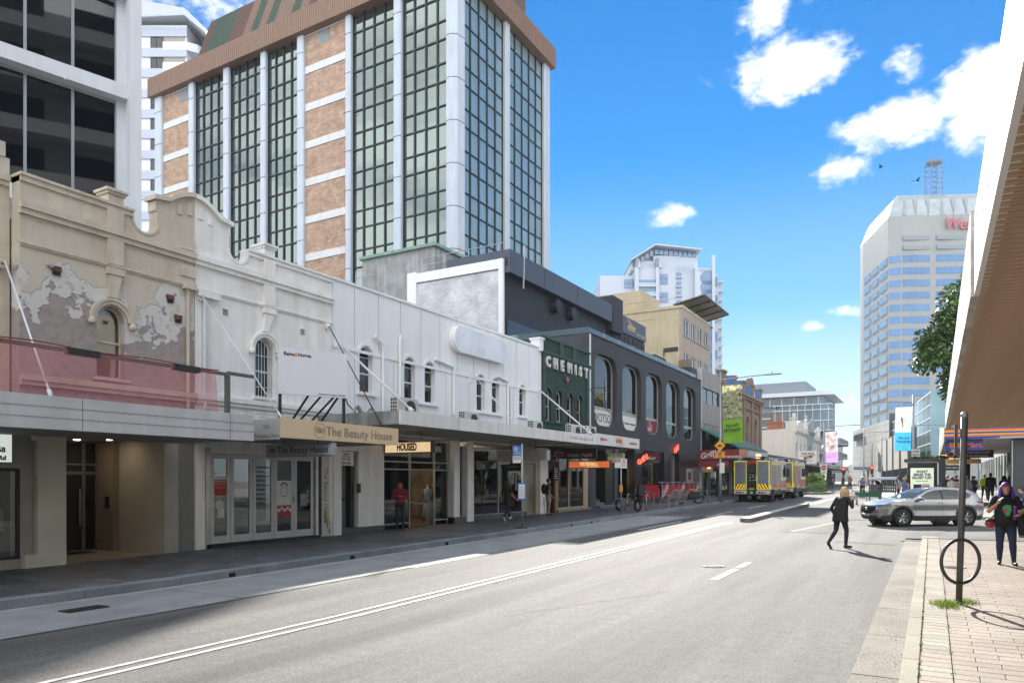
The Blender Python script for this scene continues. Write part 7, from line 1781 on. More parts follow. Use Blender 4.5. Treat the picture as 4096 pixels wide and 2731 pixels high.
def bicycle(name,label,A,B,r,tw,col,kind,group=None):
 """A: front wheel ground point, B: rear wheel ground point"""
 A,B=Vector(A),Vector(B);d=A-B;L_=math.hypot(d.x,d.y)
 t=thing(name,label,'bicycle',tuple((A+B)/2),math.atan2(d.y,d.x),(0,0,0),group)
 m=mat('frame'+col,col,.35,metal=.3,var=.05);f,rr=L_/2,-L_/2
 for x in(f,rr):
  hub=MB();hub.lathe([(.04,-.05),(.04,.05)],(x,0,r),10,'y');wh=part('wheel',hub,M_galv,t)
  b=MB();b.torus((x,0,r),r-tw,tw,'y',28,8);part('tyre',b,M_tyre,wh,True)
  b=MB();b.torus((x,0,r),r-tw*2,.012,'y',28,6);part('rim',b,M_galv if kind!='fat' else M_blk,wh)
  for k in range(14):q=k*2*math.pi/14;b=MB();b.tube([(x,.03*(-1)**k,r),(x+(r-tw*2)*math.cos(q),0,r+(r-tw*2)*math.sin(q))],.0025,3);part('spoke',b,M_galv,wh)
 hz=r*2+.25;seat=(rr+.32,0,r*2+.15 if kind!='moped' else r*2+.02);head=(f-.22,0,r*2+.12);bb_=(0,0,r*.95)
 fr=MB();fr.tube([(rr,0,r),bb_,(head[0]+.02,0,head[2]-.14)],.022,7);part('down_tube',fr,m,t)
 fr=MB();fr.tube([(seat[0],0,seat[2]-.1),(head[0],0,head[2]-.04)],.02,7);part('top_tube',fr,m,t)
 fr=MB();fr.tube([bb_,seat],.018,7);part('seat_tube',fr,m,t);fr=MB();fr.tube([(rr,.05,r),(seat[0]+.05,.02,seat[2]-.14)],.012,6);part('seat_stay',fr,m,t)
 for s in(-1,1):b=MB();b.tube([(head[0],s*.05,head[2]-.1),(f,s*.06,r)],.016,6);part('fork',b,M_blk if kind=='road' else m,t)
 b=MB();b.tube([(head[0],0,head[2]-.1),(head[0]-.06,0,hz)],.018,6);part('stem',b,M_blk,t)
 b=MB();b.tube([(head[0]-.14,-.32,hz+.03),(head[0]-.05,-.15,hz),(head[0]-.05,.15,hz),(head[0]-.14,.32,hz+.03)],.014,6);part('handlebar',b,M_blk,t)
 b=MB()
 if kind=='road':b.prism([(-.14,-.06),(.14,-.02),(.14,.02),(-.14,.06)],seat[2],seat[2]+.05,'z');b.v=[(x+seat[0],y,z)for x,y,z in b.v]
 else:b.bbox(rr-.15,seat[0]+.25,-.11,.11,seat[2]-.0,seat[2]+.1,.03)
 part('saddle',b,M_blk,t)
 b=MB();b.torus((0,.05,r*.95),.09,.01,'y',16,5);part('chain_ring',b,M_blk,t);b=MB();b.tube([(0,.09,r*.95),(.14,.09,r*.95-.08),(.14,.17,r*.95-.08)],.012,5);b.tube([(0,-.09,r*.95),(-.14,-.09,r*.95+.08),(-.14,-.17,r*.95+.08)],.012,5);part('crank',b,M_blk,t)
 if kind=='fat':
  b=MB();b.prism([(rr-.32,seat[2]+.05),(rr-.05,seat[2]+.05),(rr-.16,seat[2]+.55),(rr-.38,seat[2]+.6)],-.17,.17,'y');part('child_seat',b,M_blk,t)
  b=MB();b.tube([(.1,.1,r*.9),(.02,.22,.02)],.012,5);part('kick_stand',b,M_blk,t)
 if kind=='moped':b=MB();b.bbox(rr-.1,.1,-.12,.12,r+.05,seat[2],.04);part('battery_box',b,M_blk,t);b=MB();b.box(rr+.02,seat[0]+.22,-.1,.1,seat[2]+.1,seat[2]+.13);part('seat_pad',b,mat('brown_leather','#5a3a2a',.5),t)
 return t
g0=lambda x,y:(x,y,gz(y)+.15)
bicycle('electric_bicycle','red fat-tyred electric bicycle with a rear child seat beside the parking sign',g0(-13.95,34.9),g0(-12.6,34.0),.30,.055,'#7d2128','fat')
bicycle('electric_moped','black moped style electric bicycle with brown seat next to the bench',g0(-13.6,44.3),g0(-12.65,44.95),.30,.05,'#26282b','moped')
bicycle('bicycle','black bicycle leaning beside the moped near the grey lamp pole',g0(-12.25,46.4),g0(-12.9,45.4),.34,.022,'#2b2f34','road')
for x,y,lab in((-13.75,35.6,'steel cycle rack behind the front wheel of the red electric bicycle'),(-12.7,35.55,'steel cycle rack behind the rear wheel of the red electric bicycle'),(-12.75,47.2,'steel cycle rack beside the foot of the grey lamp pole')):
 t=thing('cycle_rack',lab,'rack',(x,y,gz(y)+.15),R(90),(0,0,0),'cycle racks on the left footpath')
 b=MB();b.tube([(-.02,0,0),(-.02,0,.7),(.08,0,.82),(.32,0,.82),(.42,0,.7),(.42,0,0)],.025,8);part('hoop',b,M_alu,t,True)
 b=MB();b.lathe([(.06,0),(.06,.012)],(-.02,0,0),10);b.lathe([(.06,0),(.06,.012)],(.42,0,0),10);part('base_flange',b,M_galv,t)
M_slat=mat('bench_slat','#6f665a',.75,var=.2,scale=6,stretch=(9,1,1))
for k,y in enumerate((39.5,41.2)):
 t=thing('park_bench',('slatted timber bench section with open end beside the barrier' if k==0 else 'slatted timber bench section next to the black moped'),'bench',(-12.75,y,gz(y)+.15),R(90),(0,0,0),'benches on the left footpath')
 for i in range(6):b=MB();b.box(0,1.55,.06+i*.085,.13+i*.085,.42-.006*i,.445-.006*i);part('seat_slat',b,M_slat,t)
 for i in range(6):b=MB();b.box(0,1.55,-.0-.022*i,.022-.022*i,.47+i*.075,.53+i*.075);part('back_slat',b,M_slat,t)
 for x in(.12,1.43):b=MB();b.tube([(x,-.14,.93),(x,.0,.45),(x,.1,.38),(x,.1,0)],.025,6);b.tube([(x,.1,.38),(x,.55,.4),(x,.55,.0)],.025,6);part('leg',b,M_alu,t);b=MB();b.tube([(x,-.06,.66),(x,.5,.66),(x,.52,.42)],.018,6);part('arm_rest',b,M_alu,t)
M_pole=mat('pole_grey','#8a8f93',.5,metal=.4,var=.08,scale=4);M_dpole=mat('pole_dark','#5f5d5b',.55,metal=.4,var=.15,scale=6)
def plate(t,x0,x1,z0,z1,y,m,name='plate',th=.01):b=MB();b.bbox(x0,x1,y,y+th,z0,z1,.003);return part(name,b,m,t)
t=thing('bus_stop_pole','grey bus stop pole with a blue B sign and a framed timetable','sign',(-12.43,22.06,gz(22)+.15),R(12))
b=MB();b.tube([(0,0,0),(0,0,2.95)],.032,10);part('pole',b,M_galv,t,True);b=MB();b.box(-.2,.2,-.2,.2,0,.02);part('base_plate',b,M_iron,t)
M_bb=mat('bus_blue','#2470b5',.5,var=.03)
plate(t,-.34,-.04,2.53,2.88,-.02,M_bb,'blue_plate');plate(t,-.34,-.04,2.28,2.525,-.02,M_paper,'white_plate');b=MB();b.torus((-.23,-.024,2.76),.075,.008,'y',20,4);part('ring',b,M_paper,t);text('lettering','B',.12,M_paper,t,(-.23,-.024,2.76),bold=.003)
for s,z in(('Oxford',2.65),('Street Mall',2.6),):text('lettering',s,.055,M_paper,t,(-.15,-.024,z))
text('lettering','Bondi Junction',.045,M_ink,t,(-.19,-.024,2.48));text('lettering','North Bondi',.045,M_ink,t,(-.19,-.024,2.42))
b=MB();b.bbox(-.14,.15,-.06,-.034,.98,1.58,.008);tt=part('timetable_frame',b,M_bb,t);plate(t,-.11,.12,1.04,1.53,-.067,M_paper,'timetable',.006)
for i in range(5):plate(t,-.09,.10,1.1+i*.08,1.12+i*.08,-.071,M_pgrey,'printed_line',.003)
t=thing('parking_sign_pole','thin grey pole with red and white parking plates and an orange push button box','sign',(-12.38,31.24,gz(31)+.15),R(6))
b=MB();b.tube([(0,0,0),(0,0,2.62)],.03,10);part('pole',b,M_galv,t,True)
plate(t,-.29,-.01,2.16,2.58,-.045,M_paper,'bus_zone_plate');plate(t,.01,.29,2.14,2.57,-.045,M_paper,'no_parking_plate');plate(t,-.27,-.03,2.42,2.56,-.05,mat('sign_red2','#b02a30',.5,var=.03),'red_panel',.004)
text('lettering','BUS',.07,M_paper,t,(-.15,-.053,2.52));text('lettering','ZONE',.06,M_paper,t,(-.15,-.053,2.455));b=MB();b.torus((.15,-.05,2.48),.06,.008,'y',18,4);b.tube([(.11,-.05,2.52),(.19,-.05,2.44)],.007,4);part('red_ring',b,MATS['sign_red2'],t);text('lettering','P',.09,M_ink,t,(.15,-.05,2.48))
for i in range(3):text('lettering','TOW AWAY',.035,M_ink,t,(.15,-.05,2.36-i*.06))
b=MB();b.bbox(-.06,.09,-.07,-.02,1.05,1.37,.01);part('push_button_box',b,mat('amber_box','#c98a2a',.5),t)
def banner(t,x0,x1,z0,z1,y,mats_,split):
 n=10;
 for k,(za,zb,m_)in enumerate(((z0,z0+(z1-z0)*split,mats_[0]),(z0+(z1-z0)*split,z1,mats_[1]))):
  b=MB();vs=[]
  for i in range(n+1):
   for j in range(7):
    z=za+(zb-za)*j/6;x=x0+(x1-x0)*i/n;q=(z1-z)/(z1-z0);vs.append((x+.07*q*math.sin(q*2.2)*(1 if x1>x0 else-1),y+.05*math.sin(i*.55+z*1.2)*q,z))
  b.add(vs,[(i*7+j,i*7+j+1,(i+1)*7+j+1,(i+1)*7+j)for i in range(n)for j in range(6)]);part('banner_cloth',b,m_,t,True)
 for z in(z0,z1):b=MB();b.tube([(0,y,z),(x1 if abs(x1)>abs(x0)else x0,y,z)],.02,6);part('banner_arm',b,M_pole,t)
def cloth(name,c1,c2,sc=3.,c3=None):
 m=mat(name,c1,.8,col2=c2,scale=sc,detail=8);b=m.node_tree.nodes['Principled BSDF'];b.inputs['Transmission Weight'].default_value=0
 nt=m.node_tree;out=[n for n in nt.nodes if n.type=='OUTPUT_MATERIAL'][0];tl=nt.nodes.new('ShaderNodeBsdfTranslucent');mx=nt.nodes.new('ShaderNodeMixShader');mx.inputs[0].default_value=.5
 src=b.inputs['Base Color'].links;
 if src:nt.links.new(src[0].from_socket,tl.inputs[0])
 else:tl.inputs[0].default_value=b.inputs['Base Color'].default_value
 nt.links.new(b.outputs[0],mx.inputs[1]);nt.links.new(tl.outputs[0],mx.inputs[2]);nt.links.new(mx.outputs[0],out.inputs[0]);return m
def lamp_pole(label,x,y,h,arm,ban=None,r=.085,zb=0):
 t=thing('street_lamp',label,'street lamp',(x,y,gz(y)+(.15 if zb==0 else zb)))
 b=MB();b.tube([(0,0,0),(0,0,2.2),(0,0,2.25),(0,0,h)],[r*1.25,r*1.25,r,r*.8],12);part('pole',b,M_pole,t,True)
 b=MB();b.box(-.2,.2,-.2,.2,0,.03);part('base_plate',b,M_iron,t)
 b=MB();b.tube([(0,0,h-.55),(arm*.5,0,h-.45),(arm*.75,0,h-.42)],.035,6);part('arm',b,M_pole,t)
 b=MB();b.bbox(min(arm*.72,arm),max(arm*.72,arm),-.1,.1,h-.46,h-.39,.02);part('lamp_head',b,M_pole,t)
 b=MB();b.lathe([(r*1.15,h-.75),(r*1.15,h-.65)],n=12);part('collar',b,M_pole,t)
 b=MB();b.tube([(arm*.85,0,h-.4),(arm*.85,0,h-.28)],.03,6);part('light_sensor',b,M_blk,t)
 return t
t=lamp_pole('tall grey lamp pole with a green and leafy banner and a yellow speed hump sign',-12.29,48.9,8.7,3.9)
banner(t,.12,1.42,3.9,7.75,0,(cloth('banner_green','#8fc23a','#97cc40'),cloth('banner_leaf','#4a4a2e','#ddd8a8',5)),.405)
for i,s in enumerate(('We are','Waverley')):text('lettering',s,.34,mat('banner_ink','#1f4a2a',.8,var=0),t,(.80,-.09,5.08-i*.3),(R(90),0,R(180)),bold=.008,xs=.82);
M_amb=mat('sign_amber','#dc9a26',.5,var=.03)
b=MB();b.prism([(-.37,3.75),(0,3.38),(.37,3.75),(0,4.12)],-.14,-.12,'y');part('warning_diamond',b,M_amb,t);b=MB();b.prism([(-.22,3.70),(-.12,3.70)]+[(.13*math.cos(R(a))*-1,3.70+.11*math.sin(R(a)))for a in range(0,181,20)]+[(.22,3.70),(.22,3.675),(-.22,3.675)],-.146,-.141,'y');part('hump_symbol',b,M_ink,t)
b=MB();b.torus((0,-.142,3.75),.02,.001,'y');plate(t,-.31,.31,2.94,3.32,-.14,M_amb,'speed_plate',.02);text('lettering','25',.24,M_ink,t,(0,-.146,3.19),bold=.008);text('lettering','km/h',.09,M_ink,t,(0,-.146,3.01),bold=.002)
plate(t,-.02,.3,1.9,2.6,-.13,M_paper,'small_notice',.01)
t=lamp_pole('grey lamp pole with a purple beach banner and a round no entry sign',-10.2,85,7.4,3.6)
banner(t,.12,1.35,3.0,6.35,0,(cloth('banner_purple','#b58acb','#c09ad6'),cloth('banner_dusk','#6d6470','#d6c6c2',2)),.36)
for i,s in enumerate(('We are','Waverley')):text('lettering',s,.28,mat('purple_ink','#6a3a8a',.8,var=0),t,(.75,-.09,3.9-i*.26),(R(90),0,R(180)),xs=.8)
plate(t,-.33,.33,1.9,2.8,-.12,M_paper,'no_entry_plate');b=MB();b.lathe([(.27,-.13),(.27,-.121)],(0,0,2.47),22,'y');part('red_disc',b,MATS['sign_red2'],t);plate(t,-.19,.19,2.43,2.51,-.135,M_paper,'white_bar',.004);text('lettering','NO',.13,M_ink,t,(0,-.125,2.12));text('lettering','ENTRY',.13,M_ink,t,(0,-.125,1.99));plate(t,-.3,.3,1.45,1.88,-.12,M_paper,'notice_plate')
t=lamp_pole('grey lamp pole with a blue beach banner and a one way sign',-1.2,60,7.55,-2.7,zb=.13)
banner(t,-.1,-1.15,3.5,6.7,0,(cloth('banner_blue','#3a9ac9','#45a6d2'),cloth('banner_beach','#79b3cf','#d3d6c9',1.2)),.42)
for i,s in enumerate(('We are','Waverley')):text('lettering',s,.29,mat('navy_ink','#12336a',.8,var=0),t,(-.62,-.09,4.42-i*.26),bold=.006,xs=.8)
b=MB();b.prism([(-.72,5.2),(-.62,5.2),(-.7,5.95),(-.8,5.95)],-.1,-.095,'y');part('printed_flag',b,mat('flag_yellow','#d9b030',.8),t);b=MB();b.prism([(-.74,5.55),(-.64,5.55),(-.7,5.95),(-.8,5.95)],-.106,-.101,'y');part('printed_flag',b,mat('flag_red','#b5323a',.8),t)
b=MB();b.bbox(-.12,.42,-.11,-.095,2.75,3.6,.02);part('one_way_plate',b,M_paper,t);text('lettering','ONE',.2,M_ink,t,(.15,-.118,3.42),bold=.004);text('lettering','WAY',.2,M_ink,t,(.15,-.118,3.18),bold=.004);b=MB();b.prism([(-.05,2.93),(.08,3.03),(.08,2.96),(.35,2.96),(.35,2.9),(.08,2.9),(.08,2.83)],-.118,-.112,'y');part('arrow',b,M_ink,t)
t=lamp_pole('distant grey lamp pole with a faded orange banner beyond the bus shelter',1.9,82,7.0,-3.5,zb=.13)
banner(t,-.1,-1.3,3.2,6.3,0,(cloth('banner_orange','#d9a85a','#e0b46a'),cloth('banner_sand','#b5a58a','#e0d6c6',2)),.3)
for lab,x,y,h,a in(('plain grey lamp pole with a long arm beyond the junction',-8.3,112,8.0,5.5),('plain grey lamp pole standing at the right of the far junction',-6.4,118,7.4,5.0)):lamp_pole(lab,x,y,h,a)
def signal(label,x,y,zc,ph=3.6):
 t=thing('traffic_light',label,'traffic light',(x,y,gz(y)+.1),0,(0,0,0),'traffic lights at the junction')
 b=MB();b.tube([(0,0,0),(0,0,ph)],.06,8);part('post',b,M_dpole,t,True)
 b=MB();b.bbox(-.17,.17,-.25,-.08,zc-.75,zc+.2,.02);part('housing',b,M_blk,t)
 for i,m_ in enumerate((mat('red_lens','#ff3020',.4,var=0,emit='#ff2010',estr=6),mat('dark_lens','#1a1510',.3,var=0),MATS['dark_lens'])):
  b=MB();b.lathe([(.11,-.265),(.11,-.251)],(0,0,zc-.0-i*.28),16,'y');part('lens',b,m_,t);b=MB();b.torus((0,-.3,zc-i*.28),.12,.012,'y',16,4,R(0),R(180));part('visor',b,M_blk,t)
 return t
signal('traffic light showing red beside the left corner shops',-9.2,94.9,2.4,2.7);signal('traffic light showing red in front of the white store wall',-6.2,95.5,2.55,5.4)
t=thing('turn_sign','white turn restriction plates on a short pole beside the left traffic light','sign',(-8.4,95,gz(95)+.1));b=MB();b.tube([(0,0,0),(0,0,2.9)],.04,8);part('pole',b,M_galv,t);plate(t,-.28,.28,2.1,2.9,-.06,M_paper);plate(t,-.28,.28,1.2,2.05,-.06,M_paper)
t=thing('for_sale_board','white for sale board with a dark SOLD strip fixed above the left awnings','billboard',(-13.8,92,3.9))
b=MB();b.box(0,1.95,0,.05,0,1.55);part('board',b,M_paper,t);b=MB();b.box(.1,1.85,-.008,-.001,.98,1.06);part('red_rule',b,MATS['sign_red2'],t);text('lettering','FOR SALE',.34,M_ink,t,(.97,-.01,1.25),bold=.01);b=MB();b.M=Matrix.Translation((1.0,0,.8))@Matrix.Rotation(R(-14),4,'Y');b.box(-.48,.48,-.02,-.009,-.14,.14);part('sold_strip',b,mat('sold_dark','#2b1f1f',.6),t);text('lettering','SOLD',.2,M_paper,t,(1.0,-.024,.8),(R(90),R(-14),0),bold=.005)
for x in(.3,1.6):b=MB();b.box(x-.04,x+.04,.055,.12,-.2,1.4);part('post',b,M_galv,t)
for i in range(3):plate(t,.55,1.5,.33+i*.09,.36+i*.09,-.006,M_pgrey,'printed_line',.004)
t=thing('cycle_hoop_pole','dark steel sign pole with a ring shaped cycle hoop standing in the weeds','pole',(.33,12.31,gz(12.3)+.12))
b=MB();b.tube([(0,0,0),(.035,0,1.3),(.07,0,2.74)],[.043,.043,.047],14);part('pole',b,M_dpole,t,True)
b=MB();b.lathe([(.048,2.70),(.05,2.75),(.03,2.775)],(.07,0,0),14);part('cap',b,M_galv,t)
b=MB();q=MB();q.torus((0,0,0),.315,.024,'y',40,10);b.v=[tuple(Matrix.Rotation(R(40),4,'Z')@Vector(p)+Vector((.02,-.03,.62)))for p in q.v];b.f=q.f;b.m=q.m;part('hoop',b,mat('hoop_steel','#55534f',.4,metal=.7,var=.15,scale=10),t,True)
b=MB();b.M=Matrix.Translation((.0,0,0))@Matrix.Rotation(R(-7),4,'Z');b.box(-.055,-.05,-.02,.38,2.16,2.62);part('sign_plate',b,mat('plate_back','#b9a9ab',.4,metal=.3),t);b=MB();b.box(-.09,-.06,-.01,.04,2.2,2.24);b.box(-.09,-.06,-.01,.04,2.55,2.59);part('bracket',b,M_galv,t)
b=MB()
for i in range(900):
 if rnd.random()<.7:x,y=rnd.gauss(.17,.09),rnd.gauss(12.1,.16)
 else:x,y=rnd.gauss(.42,.07),rnd.gauss(12.42,.1)
 a=rnd.uniform(0,6.28);h=rnd.uniform(.02,.09);w_=rnd.uniform(.004,.009);z=gz(y)+.12;lx,ly=math.cos(a)*h*.7,math.sin(a)*h*.7
 b.add([(x-w_*math.sin(a),y+w_*math.cos(a),z),(x+w_*math.sin(a),y-w_*math.cos(a),z),(x+lx,y+ly,z+h)],[(0,1,2)])
tag(b.build('weeds',mat('weed_mix','#7d9a30',.7,col2='#a3b545',scale=20)),'bright green weeds growing at the foot of the cycle hoop pole','weeds',kind='stuff')
t=thing('bus_shelter','dark bus shelter with a lit beer advertisement panel','shelter',(-1.35,55,gz(55)+.13))
b=MB();b.bbox(-.08,1.62,0,.22,.1,2.55,.02);part('panel_frame',b,M_blk,t)
b=MB();b.box(.08,1.42,-.012,0,.45,2.2);ad=part('poster',b,mat('poster_mint','#c3cfb5',.5,var=.03,emit='#d5e0c6',estr=.12),t)
M_nv=mat('poster_navy','#14285a',.5,var=0)
for i,s in enumerate(("WON'T",'BREAK THE','SALARY CAP.')):text('lettering',s,.235,M_nv,t,(.75,-.016,1.95-i*.2),bold=.012,xs=.82)
text('lettering','EVEN IN BONDI.',.1,M_nv,t,(.75,-.016,1.33),bold=.003)
b=MB();b.box(.25,.72,-.02,-.013,.45,1.12);part('printed_can',b,M_nv,t);b=MB();b.prism([(.78,.45),(1.14,.45),(1.2,1.02),(.74,1.02)],-.02,-.013,'y');part('printed_glass',b,mat('print_amber','#b5701f',.5,var=.1),t);b=MB();b.prism([(.74,1.02),(1.2,1.02),(1.21,1.15),(.73,1.15)],-.02,-.013,'y');part('printed_foam',b,M_paper,t);b=MB();b.lathe([(.17,-.024),(.17,-.021)],(.48,0,.62),18,'y');part('printed_label',b,M_paper,t)
b=MB();b.box(-.3,2.2,0,4.5,2.62,2.8);part('roof',b,mat('shelter_dark','#3d4446',.5,var=.1),t);b=MB();b.box(1.7,2.1,0,.3,0,2.62);part('post',b,MATS['shelter_dark'],t)
for y in(1.5,3.0,4.4):b=MB();b.box(1.95,2.05,y-.05,y+.05,0,2.62);part('post',b,MATS['shelter_dark'],t)
t=thing('fruit_crate','grey plastic vented crate with a white lid rail beside the bus shelter','crate',(-3.6,52.5,gz(52.5)+.01));
b=MB();b.box(0,1.55,0,.9,.75,.8);part('floor',b,mat('crate_grey','#4d5256',.6,var=.08),t)
for s in(0,1):
 for z in(.8,1.0,1.2):b=MB();b.box(0,1.55,s*.88,s*.88+.03,z,z+.06);part('side_rail',b,MATS['crate_grey'],t)
 for i in range(13):b=MB();b.box(i*.125,i*.125+.06,s*.88,s*.88+.025,.8,1.26);part('side_slat',b,MATS['crate_grey'],t)
for x in(0,1.5):b=MB();b.box(x,x+.05,0,.05,0,1.7);b.box(x,x+.05,.86,.91,0,1.7);part('post',b,M_galv,t)
b=MB();b.bbox(-.05,1.6,-.05,.98,1.55,1.75,.04);part('lid',b,mat('lid_white','#c9d0dc',.5),t)
for k in range(3):
 t=thing('shopping_trolley',('green shopping trolley with white handle in front of the vented crate','green shopping trolley behind the first trolley','small wire shopping trolley at the road edge')[k],'trolley',(-3.9+k*.75 if k<2 else-4.3,50.9-.2*k if k<2 else 50.1,gz(51)+.01),R(8));m_=mat('trolley_green','#1d5a3a',.5,var=.1)if k<2 else M_galv
 sc=1 if k<2 else .7
 for i in range(8):b=MB();b.tube([(-.35*sc+.1*i*sc,-.25*sc,.45*sc),(-.4*sc+.115*i*sc,-.28*sc,.85*sc)],.008,4);part('basket_wire',b,m_,t)
 for z in(.45,.58,.72,.86):w_=.35+(z-.45)*.15;b=MB();b.tube([(-w_*sc,-.28*sc,z*sc),(w_*sc,-.28*sc,z*sc),(w_*sc,.28*sc,z*sc),(-w_*sc,.28*sc,z*sc),(-w_*sc,-.28*sc,z*sc)],.01,4);part('basket_ring',b,m_,t)
 b=MB();b.tube([(-.5*sc,-.3*sc,.98*sc),(-.5*sc,.3*sc,.98*sc)],.025*sc,6);part('handle',b,mat('trolley_white','#d0d3d3',.5),t)
 b=MB();b.prism([(-.34*sc,.5*sc),(.36*sc,.5*sc),(.4*sc,.8*sc),(-.4*sc,.8*sc)],-.285*sc,-.28*sc,'y');part('side_sheet',b,m_,t)
 for x in(-.3,.3):
  for y in(-.22,.22):b=MB();b.lathe([(.05,-.015),(.05,.015)],(x*sc,y*sc,.05),10,'y');b.tube([(x*sc,y*sc,.05),(x*sc,y*sc,.45*sc)],.012,5);part('caster',b,M_blk,t)
M_leaf=mat('fig_leaf','#3a522b',.35,col2='#5f7f3c',scale=1.5,spec=.6);M_bark=mat('bark','#4a4138',.9,var=.25,scale=8,bump=.6)
def tree(name,label,loc,h,crown,nleaf,leaf,seed=1,mleaf=None):
 rg=random.Random(seed);t=thing(name,label,'tree',loc)
 b=MB();cz_=h*.62
 b.tube([(0,0,0),(.1,0,h*.25),(-.05,.1,h*.5)],[.28,.22,.15],9);tk=part('trunk',b,M_bark,t,True)
 cl=[]
 for cx,cy,cz2,rx,rz in crown:
  for k in range(9):
   while True:
    p=Vector((rg.uniform(-1,1),rg.uniform(-1,1),rg.uniform(-1,1)))
    if p.length<1:break
   p=p.normalized()*(.55+.45*rg.random());cl.append((Vector((cx+p.x*rx,cy+p.y*rx,cz2+p.z*rz)),rg.uniform(.45,.85)*min(rx,1.4)*.75))
 for c,r_ in cl[::4]:b=MB();b.tube([(-.05,.1,h*.45),tuple((c+Vector((0,0,h*.45)))/2),tuple(c)],[.09,.05,.02],5);part('limb',b,M_bark,t)
 b=MB();per=nleaf//len(cl);vs=[];fs=[]
 for c,r_ in cl:
  for k in range(per):
   p=Vector((rg.gauss(0,1),rg.gauss(0,1),rg.gauss(0,1)));p=p.normalized()*r_*(rg.random()**.45);q=c+p
   d=(p.normalized()*.6+Vector((rg.uniform(-1,1),rg.uniform(-1,1),rg.uniform(-.9,.4)))).normalized();s=d.orthogonal().normalized();s=(Matrix.Rotation(rg.uniform(0,6.28),3,d)@s);l=leaf*rg.uniform(.7,1.3);w_=l*.28;o=len(vs)
   vs+=[tuple(q),tuple(q+d*l*.5+s*w_),tuple(q+d*l),tuple(q+d*l*.5-s*w_)];fs+=[(o,o+1,o+2,o+3)]
 b.add(vs,fs);part('crown',b,mleaf or M_leaf,t)
 return t
tree('fig_tree','dark glossy leaved tree standing beyond the canopy building beside the tower',(1.6,50,gz(50)),12.5,[(0,0,11.6,1.3,1.4),(.3,.3,10,1.7,1.3),(-.9,0,9.3,1.5,1.0),(.4,0,8.2,1.4,1.2),(-.3,.2,7.0,1.2,1.0),(.9,0,13,1.3,1.3),(1.6,1,9,1.6,2.4),(1.8,.5,11.5,1.6,2)],24000,.28,3)
M_hedge=mat('hedge_leaf','#3a5226',.6,col2='#5a7a34',scale=4)
def bush(name,label,cat,loc,size,n,leaf,m_,seed=2):
 rg=random.Random(seed);b=MB();vs=[];fs=[]
 for k in range(n):
  p=Vector((rg.uniform(-1,1),rg.uniform(-1,1),rg.uniform(0,1)));q=Vector((p.x*size[0],p.y*size[1],p.z*size[2]));d=Vector((rg.uniform(-1,1),rg.uniform(-1,1),rg.uniform(0,1.2))).normalized();s=d.orthogonal().normalized();s=Matrix.Rotation(rg.uniform(0,6.28),3,d)@s;o=len(vs)
  vs+=[tuple(q),tuple(q+d*leaf*.5+s*leaf*.25),tuple(q+d*leaf),tuple(q+d*leaf*.5-s*leaf*.25)];fs.append((o,o+1,o+2,o+3))
 b.add(vs,fs);t=thing(name,label,cat,loc);part('foliage',b,m_,t);b=MB();b.tube([(0,0,-.1),(0,0,size[2]*.6)],.04,6);part('stem',b,M_bark,t);return t
bush('hedge','clipped green hedge on the kerbed island behind the fire engines','hedge',(-9.8,76.5,gz(76)+.15),(.8,2.6,.9),5000,.09,M_hedge)
bush('palm_bush','spiky green bush behind the clipped hedge on the island','bush',(-10.3,79,gz(79)+.15),(.7,.7,1.6),700,.5,mat('palm_leaf','#5a7a34',.6,col2='#8aa050',scale=3),5)
bush('roof_plants','green plants growing on the roof of the bus shelter','plants',(-.2,57,gz(57)+2.93),(1.1,.4,.12),500,.18,M_hedge,7)
#people
SKIN={'light':'#c79a80','tan':'#a8775a','brown':'#7d543c'}
def pm(col,rough=.8):return mat('cloth'+col,col,rough,var=.10,scale=14,bump=.25,bscale=25)
def sm(col):return mat('skin'+col,col,.55,var=.05,scale=20)
def seg(b,p,q,r0,r1,n=10,k=5):
 p,q=Vector(p),Vector(q);pts=[];rs=[]
 d=(q-p)
 for i in range(-2,k+3):
  if i<0:a=0;off=-1 if i==-2 else-.6
  t=min(max(i/k,0),1)
  pts.append(p+d*t);rs.append(r0+(r1-r0)*t)
 u=d.normalized()
 pts[0]=p-u*r0*.85;rs[0]=r0*.35;pts[1]=p-u*r0*.45;rs[1]=r0*.85
 pts[-1]=q+u*r1*.85;rs[-1]=r1*.35;pts[-2]=q+u*r1*.45;rs[-2]=r1*.85
 b.tube([tuple(x)for x in pts],rs,n)
def loft(b,rings,n=14):
 """rings: (centre, rx(side), ry(front-back)) stacked; x forward, y left"""
 vs=[]
 for c,ry,rx in rings:
  for k in range(n):
   q=2*math.pi*k/n;vs.append((c[0]+rx*math.cos(q),c[1]+ry*math.sin(q),c[2]))
 m=len(rings)
 b.add(vs,[(i*n+k,i*n+(k+1)%n,(i+1)*n+(k+1)%n,(i+1)*n+k)for i in range(m-1)for k in range(n)]+[tuple(range(n))[::-1],tuple((m-1)*n+k for k in range(n))])
def remesh(b,vox,smooth=4):
 me=b.mesh('tmp');o=bpy.data.objects.new('tmp',me);COL.objects.link(o)
 md=o.modifiers.new('r','REMESH');md.mode='VOXEL';md.voxel_size=vox;md.use_smooth_shade=True
 ms=o.modifiers.new('s','SMOOTH');ms.factor=.5;ms.iterations=smooth
 dg=bpy.context.evaluated_depsgraph_get();ev=o.evaluated_get(dg)
 out=bpy.data.meshes.new_from_object(ev);bpy.data.objects.remove(o);bpy.data.meshes.remove(me)
 return out
